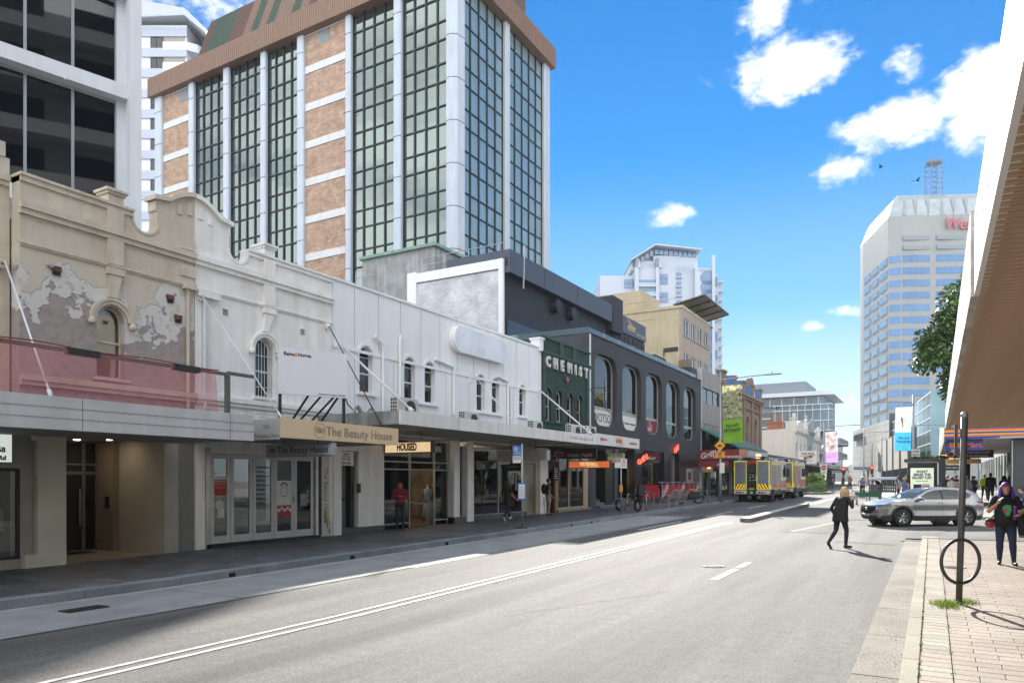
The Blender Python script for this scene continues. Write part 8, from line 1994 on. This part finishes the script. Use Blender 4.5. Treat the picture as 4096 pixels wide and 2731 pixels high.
def person(label,loc,heading,h=1.65,fat=1.0,J=None,cols=None,vox=.014,hair=None,group=None,sleeve='short',legs='long',extra=None,haircol='#2a211c',skin='light',far=False,headyaw=0.):
 """local frame: x forward, y left, z up; J overrides joint positions (metres at height 1.65)"""
 s=h/1.65
 j=dict(hip=(0,0,.90),waist=(0,0,1.04),chest=(0,0,1.22),neck=(0,0,1.40),head=(.02,0,1.535),shl=(0,.175,1.345),shr=(0,-.175,1.345),ell=(-.03,.235,1.08),elr=(-.03,-.235,1.08),wrl=(.06,.25,.84),wrr=(.06,-.25,.84),hpl=(0,.085,.88),hpr=(0,-.085,.88),knl=(.02,.095,.48),knr=(.02,-.095,.48),anl=(-.01,.10,.085),anr=(-.01,-.10,.085))
 if J:j.update(J)
 j={k:Vector(v)*s for k,v in j.items()}
 c=dict(top='#222428',legs='#22252c',shoe='#1c1c1e',skin=SKIN[skin]);c.update(cols or{})
 prims=[];b=MB();f=fat
 def S(a,q,r0,r1,tag_):seg(b,a,q,r0*s,r1*s);prims.append((Vector(a),Vector(q),r0*s,r1*s,tag_))
 H_,W_,C_,N_=j['hip'],j['waist'],j['chest'],j['neck']
 loft(b,[(H_-Vector((0,0,.10*s)),.10*f*s,.09*f*s),(H_,.165*f*s,.125*f*s),(W_,.142*f*s,.108*f*s),(C_,.165*f*s,.118*f*s),((C_+N_)/2+Vector((0,0,.03*s)),.16*f*s,.10*f*s),(N_,.06*s,.055*s)])
 for a,q,r0,r1,tg in((H_,W_,.15*f,.13*f,'mid'),(W_,C_,.13*f,.15*f,'top'),(C_,(C_+N_)/2,.15*f,.12*f,'top')):prims.append((a,q,r0*s,r1*s,tg))
 S(j['shl'],j['shr'],.062*f,.062*f,'top');S(N_-Vector((0,0,.03*s)),j['head']-Vector((0,0,.06*s)),.052,.048,'skin')
 hd=j['head'];cy,sy=math.cos(headyaw),math.sin(headyaw);fw=Vector((cy,sy,0));lt=Vector((-sy,cy,0))
 ball=MB();ball.M=Matrix.Translation(hd)@Matrix.Rotation(headyaw,4,'Z')
 ball.ball((0,0,.015*s),(.095*s,.078*s,.115*s),16,12);ball.ball((.03*s,0,-.06*s),(.062*s,.055*s,.06*s),12,8);ball.ball((.098*s,0,-.015*s),(.018*s,.014*s,.028*s),8,6)
 for sd in(1,-1):ball.ball((0,sd*.08*s,-.005*s),(.02*s,.012*s,.03*s),8,6);ball.ball((.083*s,sd*.03*s,.02*s),(.016*s,.02*s,.012*s),6,5)
 ball.ball((.088*s,0,-.06*s),(.012*s,.026*s,.010*s),8,5)
 b.v_off=len(b.v);o=len(b.v);b.v+=ball.v;b.f+=[tuple(i+o for i in q)for q in ball.f];b.m+=ball.m
 prims.append((hd-Vector((0,0,.06*s)),hd+Vector((0,0,.05*s)),.08*s,.085*s,'skin'))
 for sd,q in(('l',1),('r',-1)):
  sh,el,wr=j['sh'+sd],j['el'+sd],j['wr'+sd]
  up='top' if sleeve in('short','long')else 'skin';lo='top' if sleeve=='long' else 'skin'
  mid=sh+(el-sh)*.72
  S(sh,mid,.058*f if sleeve!='none' else .05,.05*f if sleeve!='none' else .043,up);S(mid,el,.043*f,.040*f,lo if sleeve!='short' else 'skin')
  S(el,wr,(.046 if sleeve=='long' else .040)*f,.032 if sleeve=='long' else .027,lo)
  d=(wr-el).normalized();sidev=d.cross(Vector((0,0,1)))
  if sidev.length<.2:sidev=Vector((1,0,0))
  hk=(j.get('hand'+sd));hdv=(hk/s).normalized()if hk is not None else(d+Vector((.25,0,-.1))).normalized()
  sidev=(Vector((1,0,0))-hdv*hdv.x);sidev=sidev.normalized()if sidev.length>.3 else Vector((0,1,0));pn=hdv.cross(sidev).normalized()
  pc=wr+hdv*.045*s;S(wr,pc,.028,.036,'skin')
  for i,ln in enumerate((.072,.082,.076,.06)):
   a0=pc+hdv*.03*s+sidev*(-.027+.018*i)*s;a1=a0+hdv*ln*.5*s+pn*(-.012*q)*s;a2=a1+(hdv*.8+pn*(-.6*q)).normalized()*ln*.5*s
   S(a0,a1,.0095,.009,'skin');S(a1,a2,.009,.008,'skin')
  S(pc+sidev*.03*s-hdv*.01*s,pc+sidev*.055*s+hdv*.035*s,.011,.009,'skin')
 for sd in 'lr':
  hp,kn,an=j['hp'+sd],j['kn'+sd],j['an'+sd]
  lt_='legs' if legs=='long' else 'skin'
  if legs=='short':
   mid=hp+(kn-hp)*.62;S(hp,mid,.102*f,.092*f,'legs');S(mid,kn,.068*f,.055*f,'skin')
  else:S(hp,kn,.094*f,.060*f,'legs')
  S(kn,kn+(an-kn)*.35,.056*f,.058*f,lt_);S(kn+(an-kn)*.35,an,.056*f,.042 if legs=='long' else .034,lt_)
  td=j.get('toe'+sd);tv=(Vector(td)/s).normalized()if td is not None else Vector((1,.12 if sd=='l' else-.12,-.1)).normalized()
  heel=an+Vector((-.03,0,-.045))*s if td is None else an-tv*.03*s+Vector((0,0,-.04*s));toe=heel+tv*.19*s
  if td is None:toe.z=.035*s;heel.z=.04*s
  S(heel,toe,.042,.034,'shoe');S(an,heel,.042,.040,'shoe' if legs=='long' else 'skin')
 if extra:extra(b,prims,j,s)
 me=remesh(b,vox)
 tags=['skin','top','legs','shoe'];ms=[sm(c['skin']),pm(c['top']),pm(c['legs']),pm(c['shoe'],.5)]
 for m_ in ms:me.materials.append(m_)
 n=len(me.polygons);ctr=np.empty(n*3);me.polygons.foreach_get('center',ctr);ctr=ctr.reshape(-1,3)
 best=np.full(n,1e9);idx=np.zeros(n,dtype=np.int32);hipz=j['hip'].z
 for a,q,r0,r1,tg in prims:
  a_,q_=np.array(a),np.array(q);d=q_-a_;L2=max(1e-9,d.dot(d));t_=np.clip(((ctr-a_)@d)/L2,0,1);dist=np.linalg.norm(ctr-(a_+t_[:,None]*d),axis=1)-(r0+(r1-r0)*t_)
  upd=dist<best;best[upd]=dist[upd]
  if tg=='mid':idx[upd]=np.where(ctr[upd,2]>hipz+.02*s,1,2)
  else:idx[upd]=tags.index(tg)
 me.polygons.foreach_set('material_index',idx.astype(np.int32));me.polygons.foreach_set('use_smooth',np.ones(n,dtype=bool))
 t=thing('person',label,'person',loc,heading,(0,0,0),group);me.name='body';put('body',me,t)
 if hair:
  hb=MB();hb.M=Matrix.Translation(hd)@Matrix.Rotation(headyaw,4,'Z')
  hb.ball((-.012*s,0,.035*s),(.102*s,.090*s,.110*s),16,10)
  if hair in('long','big','bob'):
   ln={'long':.34,'big':.30,'bob':.22}[hair];wd={'long':.07,'big':.12,'bob':.085}[hair]
   rg=random.Random(int(abs(loc[0])*100))
   for k in range(22):
    q=R(70+220*k/21);x0,y0=.085*math.cos(q)*s,.085*math.sin(q)*s;sw=wd/.085*(.8+.4*rg.random())
    hb.tube([(x0,y0,.05*s),(x0*1.15,y0*1.15,-.05*s),(x0*sw,y0*sw,-ln*.55*s),(x0*sw*.95-.01,y0*sw*.95,-ln*(.85+.2*rg.random())*s)],[.034*s,.036*s,.034*s,.016*s],6)
  elif hair=='bun':hb.ball((-.07*s,0,.10*s),.045*s,10,7)
  elif hair=='pony':hb.tube([(-.08*s,0,.05*s),(-.13*s,0,-.05*s),(-.11*s,0,-.22*s)],[.035*s,.04*s,.02*s],8)
  elif hair=='cap':hb.tube([(.05*s,0,.06*s),(.16*s,0,.045*s)],[.07*s,.055*s],10)
  hm=remesh(hb,vox*.9,2)if not far else hb.mesh('hair',smooth=True)
  hm.materials.append(mat('hair'+haircol,haircol,.6,var=.35,scale=12,stretch=(6,6,1)))
  bm=bmesh.new();bm.from_mesh(hm);M_=(Matrix.Translation(hd)@Matrix.Rotation(headyaw,4,'Z')).inverted()
  kill=[]
  for v in bm.verts:
   p=M_@v.co
   if p.x>.035*s and p.z<.055*s and abs(p.y)<.085*s and hair!='cap':kill.append(v)
  bmesh.ops.delete(bm,geom=kill,context='VERTS');bm.to_mesh(hm);bm.free();hm.polygons.foreach_set('use_smooth',[True]*len(hm.polygons));put('hair',hm,t)
 return t
def smock(b,prims,j,s):
 loft(b,[(j['hip']-Vector((0,0,.16*s)),.235*s,.18*s),(j['hip'],.215*s,.165*s),(j['waist'],.195*s,.145*s),(j['chest'],.185*s,.13*s)])
 prims.append((j['hip']-Vector((0,0,.12*s)),j['waist'],.215*s,.17*s,'top'))
hd_w=R(52)
person('woman in loose black top and leggings crossing the road with blonde hair',(-2.15,21.3,gz(21.3)+.004),hd_w,1.66,1.02,dict(hip=(.0,0,.87),waist=(.03,0,1.02),chest=(.07,0,1.20),neck=(.10,0,1.37),head=(.15,-.02,1.50),shl=(.08,.18,1.31),shr=(.08,-.18,1.32),ell=(-.02,.29,1.06),wrl=(.08,.27,.86),elr=(.10,-.30,1.10),wrr=(.26,-.17,1.28),handr=(.2,.3,.9),knl=(-.06,.09,.47),anl=(-.34,.07,.16),knr=(.14,-.08,.47),anr=(.10,-.09,.085),toel=(.55,0,-.8),hpl=(0,.09,.85),hpr=(0,-.09,.85)),dict(top='#17181b',legs='#1d2027',shoe='#26272a'),.011,'bob',sleeve='long',extra=smock,haircol='#b5976a',headyaw=-.25)
def tee(b,prims,j,s):
 loft(b,[(j['hip']-Vector((0,0,.05*s)),.215*s,.17*s),(j['waist'],.205*s,.165*s),(j['chest'],.20*s,.145*s)])
 prims.append((j['hip']-Vector((0,0,.02*s)),j['waist'],.20*s,.185*s,'top'))
pw=person('woman in black T-shirt and jeans with long purple hair on the pink footpath',(1.3,17.95,gz(17.95)+.125),R(-88),1.66,1.2,dict(elr=(.0,-.29,1.09),wrr=(.19,-.14,1.27),handr=(.25,.35,.75),ell=(.02,.29,1.10),wrl=(.22,.20,1.02),handl=(.75,-.45,.1),knl=(.05,.11,.48),anl=(.08,.13,.085),knr=(.0,-.10,.48),anr=(-.05,-.10,.085),head=(.03,.0,1.545)),dict(top='#17171a',legs='#26314a',shoe='#1f1f21'),.011,'big',sleeve='short',extra=tee,haircol='#5a3fae',headyaw=.1)
b=MB();b.prism([(y*.72,1.13+(z-1.13)*.8)for y,z in((-.02,.98),(.06,.98),(.09,1.06),(.12,1.14),(.10,1.24),(.0,1.27),(-.09,1.22),(-.10,1.12),(-.05,1.05))],.17,.188,'x');part('shirt_print',b,mat('print_green','#4aa86a',.7,var=.1),pw);b=MB();b.lathe([(.04,.188),(.04,.194)],(0,-.03,1.12),14,'x');part('shirt_print',b,mat('print_rose','#b54a66',.7),pw)
b=MB();b.torus((.06,0,1.625),.085,.014,'z',18,6,R(-80),R(80));part('sunglasses',b,mat('glasses_red','#a32a3a',.3),pw)
def hold(name,label,cat,off,base=pw):
 M_=Matrix.Rotation(base.rotation_euler.z,4,'Z');p=Vector(base.location)+M_@Vector(off);return thing(name,label,cat,tuple(p),base.rotation_euler.z)
o=hold('water_bottle','purple water bottle held by the woman with purple hair','bottle',(.26,.13,.93));b=MB();b.lathe([(.036,0),(.038,.2),(.026,.235),(.026,.285),(.0,.29)],n=16);part('body',b,mat('bottle_purple','#6a2f80',.35,metal=.3),o,True);b=MB();b.lathe([(.029,.245),(.029,.292),(.0,.294)],n=14);part('lid',b,mat('lid_purple','#8a4fa0',.4),o,True)
o=hold('handbag','red and black handbag worn by the woman with purple hair','bag',(.06,-.30,.78));b=MB();b.ball((0,.03,.06),(.06,.10,.09),14,9);part('pouch',b,mat('bag_red','#a3263a',.4,var=.1),o,True);b=MB();b.ball((.01,.03,.12),(.055,.09,.05),12,8);part('flap',b,M_blk,o,True);b=MB();b.tube([(-.03,.05,.18),(-.08,.28,.42),(-.1,.42,.6)],.012,6);part('strap',b,M_blk,o)
o=hold('jacket','black jacket with rainbow cuff carried over her arm by the woman with purple hair','jacket',(.06,.27,.62));b=MB();loft(b,[((0,0,0),.06,.05),((0,.02,.15),.10,.08),((0,0,.35),.12,.09),((-.02,-.03,.46),.07,.07)]);part('cloth',b,pm('#1d1d20'),o,True);b=MB();loft(b,[((0,0,-.05),.05,.045),((0,0,.0),.06,.05)]);part('cuff',b,mat('rainbow_cuff','#8a5a3a',.8,col2='#3a8a8a',scale=30),o,True)
person('person in red jacket and dark trousers looking at a phone by the shop pillar',(-15.75,19.45,gz(19.45)+.16),R(-50),1.64,1.08,dict(elr=(.0,-.25,1.10),wrr=(.20,-.05,1.14),handr=(.6,.3,.2),ell=(.0,.25,1.10),wrl=(.20,.05,1.14),handl=(.6,-.3,.2),head=(.05,0,1.52)),dict(top='#8a1f2c',legs='#20242c',shoe='#2a2a2c'),.013,'short',sleeve='long',haircol='#241c18',skin='tan')
o=thing('phone','phone held by the person in the red jacket','phone',(-15.58,19.25,gz(19)+1.27),R(-50));b=MB();b.bbox(-.005,.005,-.035,.035,0,.13,.003);part('case',b,M_blk,o);b=MB();b.box(-.0075,-.0055,-.031,.031,.006,.124);part('screen',b,mat('phone_screen','#3a4048',.1),o)
person('woman in black clothes and white shoes walking past the clothes shop',(-14.9,25.2,gz(25.2)+.155),R(88),1.6,.98,dict(elr=(-.02,-.26,1.10),wrr=(.16,-.34,.92),ell=(-.10,.24,1.09),wrl=(-.02,.26,.86),knl=(.20,.08,.50),anl=(.32,.07,.13),knr=(-.10,-.08,.47),anr=(-.34,-.07,.15),toer=(.7,0,-.7),toel=(.9,0,.25)),dict(top='#17181a',legs='#17181a',shoe='#c9c9c9'),.014,'long',sleeve='short',haircol='#1a1716',skin='tan')
bp_=person('man in green T-shirt and pale shorts standing with a black backpack',(-15.35,29.7,gz(29.7)+.155),R(40),1.66,1.15,dict(wrr=(.12,-.26,.86),wrl=(.12,.26,.86)),dict(top='#3a453e',legs='#9a948c',shoe='#3a2a20'),.015,'short',sleeve='short',legs='short',haircol='#1d1a18',skin='tan')
o=hold('backpack','black backpack worn by the man in the green T-shirt','backpack',(-.20,0,.98),bp_);b=MB();b.ball((0,0,.22),(.13,.17,.25),14,10);part('bag',b,pm('#15171b'),o,True)
for s in(-1,1):b=MB();b.tube([(.06,s*.11,.38),(.26,s*.12,.42),(.32,s*.12,.25)],.02,6);part('strap',b,M_blk,o)
person('man in white shirt walking up the steps into the restaurant',(-16.9,41.2,gz(41)+.86),R(130),1.7,1.05,dict(knl=(.15,.09,.5),anr=(-.15,-.1,.1),knr=(-.03,-.09,.47)),dict(top='#9a9d9f',legs='#26282c'),.02,'short',sleeve='long',far=True)
P0=(-4.75,62.6,gz(62.6)+.004)
bicycle('bicycle','bicycle ridden down the road by the cyclist in the lilac shirt',(P0[0]+.05,P0[1]-.55,P0[2]),(P0[0]-.02,P0[1]+.5,P0[2]),.34,.022,'#3a3d42','road')
person('cyclist in lilac shirt and helmet riding towards the viewer',(P0[0],P0[1]+.3,P0[2]+.02),R(-88),1.68,1.1,dict(hip=(0,0,.98),waist=(.06,0,1.12),chest=(.14,0,1.28),neck=(.20,0,1.44),head=(.26,0,1.56),shl=(.16,.18,1.40),shr=(.16,-.18,1.40),ell=(.34,.26,1.22),elr=(.34,-.26,1.22),wrl=(.52,.28,1.06),wrr=(.52,-.28,1.06),hpl=(0,.09,.96),hpr=(0,-.09,.96),knl=(.34,.12,.80),anl=(.22,.12,.44),knr=(.24,-.12,.55),anr=(.20,-.12,.14)),dict(top='#8f7f9c',legs='#26262c'),.018,'cap',sleeve='long',haircol='#b5b9bd',skin='brown')
def by(label,x,y,head,top,legs='#2a2d33',hair='short',hc='#2a211c',h=1.68,fat=1.05,walk=0,sleeve='short',lg='long',skin='light',up=.13,J=None,shoe='#2a2a2a',grp='people along the far footpaths'):
 w_=.22*walk;jj=dict(knl=(.10+w_*.4 if walk else .02,.09,.48),anl=(w_,.09,.085),knr=(.02-w_*.2,-.09,.48),anr=(-w_*1.1,-.09,.10),wrl=(.06-w_*.6,.26,.84),wrr=(.06+w_*.8,-.26,.86))
 if J:jj.update(J)
 person(label,(x,y,gz(y)+up),R(head),h,fat,jj,dict(top=top,legs=legs,shoe=shoe),.022,hair,grp,sleeve,lg,None,hc,skin,True)
ph=dict(wrr=(.2,-.08,1.12),elr=(.02,-.25,1.08))
by('man in black T-shirt and cap bending over the vented crate',-3.0,53.7,170,'#1b1c1f','#22252a','cap','#22252a',1.78,1.2,J=dict(chest=(.12,0,1.2),neck=(.2,0,1.36),head=(.29,0,1.44),shl=(.15,.18,1.31),shr=(.15,-.18,1.31)),up=.02)
by('young man in white T-shirt beside the vented crate',-1.9,53.2,180,'#b9bdc4','#2a2d33','short','#3a2b20',1.72,J=ph,up=.05)
by('woman in strapless blue dress with fair hair beside the crate',-1.55,52.4,95,'#5a6f9a','#4a6fae','pony','#a8895c',1.64,.98,sleeve='none',up=.05)
by('dark haired man in black standing behind the woman in blue',-1.45,54.3,200,'#1d1e22',hair='short',hc='#15120f',h=1.75,up=.08)
by('grey haired man in dark jacket under the awning',.75,50.2,80,'#22242b',hc='#a39d95',h=1.72,sleeve='long')
by('woman in white T-shirt with hair tied up under the awning',.98,48.8,100,'#c4c4c4','#3a3d45','bun','#5a4030',1.62,1.05)
by('balding man in dark shirt behind the woman in white',1.25,51.6,120,'#2a2c33',hc='#8f7a68',h=1.74)
by('heavy man in grey T-shirt with a printed back',1.62,47.6,88,'#8a9296','#3a3d45','short','#b0a89c',1.72,1.35)
by('woman in pale pink carrying a bag next to the man in grey',1.42,49.4,110,'#b58f9a','#5a5560','pony','#6a4a35',1.6)
by('woman in dark dress behind the pole with a shoulder bag',2.2,54,75,'#4a4450','#2a2d33','pony','#6a5540',1.65)
by('woman in white T-shirt and black shorts walking away',2.55,60.6,85,'#b9b4aa','#1d1e22','bun','#2a1f1a',1.64,1.0,1,lg='short',skin='tan')
by('man in a yellow high visibility jacket walking under the awning',3.1,59.5,-80,'#b8d92a','#22252a','short','#2a211c',1.72,1.1,1,'long',grp=None)
by('big man in black jacket beside the high visibility jacket',3.3,56.8,90,'#17181b','#1b1c20','short','#1d1815',1.82,1.3,1,'long')
by('dark clothed woman under the awning behind the purple hair',3.55,50.0,60,'#1b1c20','#22252a','long','#171412',1.68,1.1)
by('woman in brown coat under the awning beside the dark clothed woman',3.95,51.2,100,'#3a2f2a','#22252a','bob','#2b211b',1.7,1.15,0,'long')
by('man in brown jacket and cap crossing at the far junction',-7.7,85.8,150,'#8a5a34','#3a4658','cap','#c0bdb6',1.86,1.15,1,'long',up=.005)
by('man in dark jacket walking beside the brown jacket',-8.5,87.0,160,'#23252b','#5a5048','short','#6b4d38',1.78,1.2,0,'long',up=.005)
by('man in blue shirt standing outside the far left shops',-12.2,92,60,'#3f78b5','#23262e','short','#3a2b20',1.8,1.05)
by('person in white shirt outside the far left shops',-11.6,97,100,'#b5bcc4','#4a5568','short','#55443a',1.7)
by('person in navy shirt outside the far left shops',-11.0,100,200,'#3a4672','#2a2d33','short','#55443a',1.72)
by('person in dark clothes outside the far left shops',-13.3,94,30,'#26282c','#22252a','pony','#2a1f1a',1.66)
by('person in pale green top at the far corner',-7.9,108,180,'#8fa080','#4a4f5c','short','#3a2f28',1.68)
by('person in blue jeans and dark top at the far corner',-7.0,109,120,'#33363c','#4a6494','long','#2a1f1a',1.66)
by('person in grey standing in front of the white store wall',-3.3,122,90,'#3a3f45','#22252a','short','#2a211c',1.72)
by('person sitting low in front of the white store wall',-.9,122,90,'#22242a','#22252a','short','#2a211c',1.0)
sp_=dict(hip=(0,0,.5),waist=(.0,0,.64),chest=(.05,0,.82),neck=(.1,0,1.0),head=(.14,0,1.13),shl=(.06,.17,.95),shr=(.06,-.17,.95),ell=(.2,.22,.72),elr=(.2,-.22,.72),wrl=(.42,.12,.62),wrr=(.42,-.12,.62),hpl=(.05,.09,.48),hpr=(.05,-.09,.48),knl=(.46,.10,.48),knr=(.46,-.10,.48),anl=(.44,.10,.085),anr=(.44,-.10,.085))
person('person in blue shorts sitting outside the corner convenience store',(3.35,36.9,gz(37)+.13),R(185),1.66,1.1,sp_,dict(top='#3a4a6a',legs='#3a5a8a',shoe='#3a3a3a'),.02,'short',sleeve='short',legs='short')
t=thing('stool','low grey block seat under the person in blue shorts','seat',(3.4,36.9,gz(37)+.13));b=MB();b.bbox(-.3,.4,-.3,.3,0,.40,.02);part('block',b,M_conc,t)
t=thing('bollard_bin','blue cylinder cooler with silver top beside the dark pillar','cooler',(2.85,37.6,gz(37.6)+.13));b=MB();b.lathe([(.16,0),(.16,.62)],n=16);part('body',b,mat('cooler_blue','#2a86c4',.4,var=.05),t,True);b=MB();b.lathe([(.12,.62),(.12,.78),(.0,.8)],n=14);part('top',b,M_galv,t)
t=thing('motor_scooter','dark motor scooter with two riders outside the far left shops','scooter',(-10.7,83.2,gz(83)+.1),R(-80))
for x in(.6,-.6):hb=MB();hb.lathe([(.05,-.05),(.05,.05)],(x,0,.26),10,'y');wh=part('wheel',hb,M_galv,t);b=MB();b.torus((x,0,.26),.2,.06,'y',20,8);part('tyre',b,M_tyre,wh,True)
b=MB();b.prism([(-.75,.4),(-.2,.3),(.3,.28),(.45,.9),(.55,1.0),(.35,1.0),(.2,.45),(-.1,.5),(-.2,.75),(-.8,.8)],-.15,.15,'y');part('body',b,M_blk,t);b=MB();b.tube([(.42,-.3,1.08),(.45,0,1.02),(.42,.3,1.08)],.02,6);part('handlebar',b,M_blk,t)
sj=dict(hip=(0,0,.82),waist=(.02,0,.96),chest=(.05,0,1.14),neck=(.08,0,1.32),head=(.1,0,1.45),shl=(.06,.17,1.27),shr=(.06,-.17,1.27),ell=(.22,.24,1.08),elr=(.22,-.24,1.08),wrl=(.42,.24,1.02),wrr=(.42,-.24,1.02),hpl=(0,.1,.80),hpr=(0,-.1,.80),knl=(.36,.16,.66),knr=(.36,-.16,.66),anl=(.3,.14,.32),anr=(.3,-.14,.32))
person('rider in front on the dark motor scooter',(-10.72,83.25,gz(83)+.1),R(-80),1.62,1.0,sj,dict(top='#1d1e22',legs='#2a2d33'),.024,'short','riders on the scooter','long',far=True)
person('passenger behind on the dark motor scooter',(-10.8,83.7,gz(83)+.12),R(-80),1.64,1.0,sj,dict(top='#2a2c33',legs='#6a5a50'),.024,'short','riders on the scooter','long',far=True)
for k,(x,y,z)in enumerate(((3523,670,80),(3669,723,70))):
 a=(x-2048)/2890;c_,s_=math.cos(R(30.2)),math.sin(R(30.2));p=Vector((a*c_-s_,a*s_+c_,(1921-y)/2890))*z+Vector((0,0,1.95))
 t=thing('bird',('small dark bird gliding left of the tower mast','small dark bird flying nearer the tower roof')[k],'bird',tuple(p),R(40*k))
 b=MB();b.ball((0,0,0),(.22,.07,.07),10,6);b.ball((.2,0,.02),(.07,.05,.05),8,5);part('body',b,M_blk,t,True)
 for s in(-1,1):b=MB();b.add([(.1,s*.05,.03),(-.12,s*.05,.03),(-.15,s*.35,.16),(-.2,s*.6,.08),(.02,s*.35,.17)],[(0,1,2,4),(4,2,3)]);part('wing',b,M_blk,t)
HAZE_D=.0002
hm_=bpy.data.materials.new('haze');hm_.use_nodes=True;nt=hm_.node_tree
for n in list(nt.nodes):nt.nodes.remove(n)
ho=nt.nodes.new('ShaderNodeOutputMaterial');pv=nt.nodes.new('ShaderNodeVolumePrincipled');pv.inputs['Color'].default_value=(.86,.92,1,1);pv.inputs['Density'].default_value=HAZE_D;pv.inputs['Anisotropy'].default_value=0
nt.links.new(pv.outputs[0],ho.inputs['Volume'])
b=MB();b.box(-420,420,-60,700,-1.3,128);o=b.build('haze',hm_);o['kind']='stuff';o['label']='thin pale haze over the whole street';o['category']='haze'
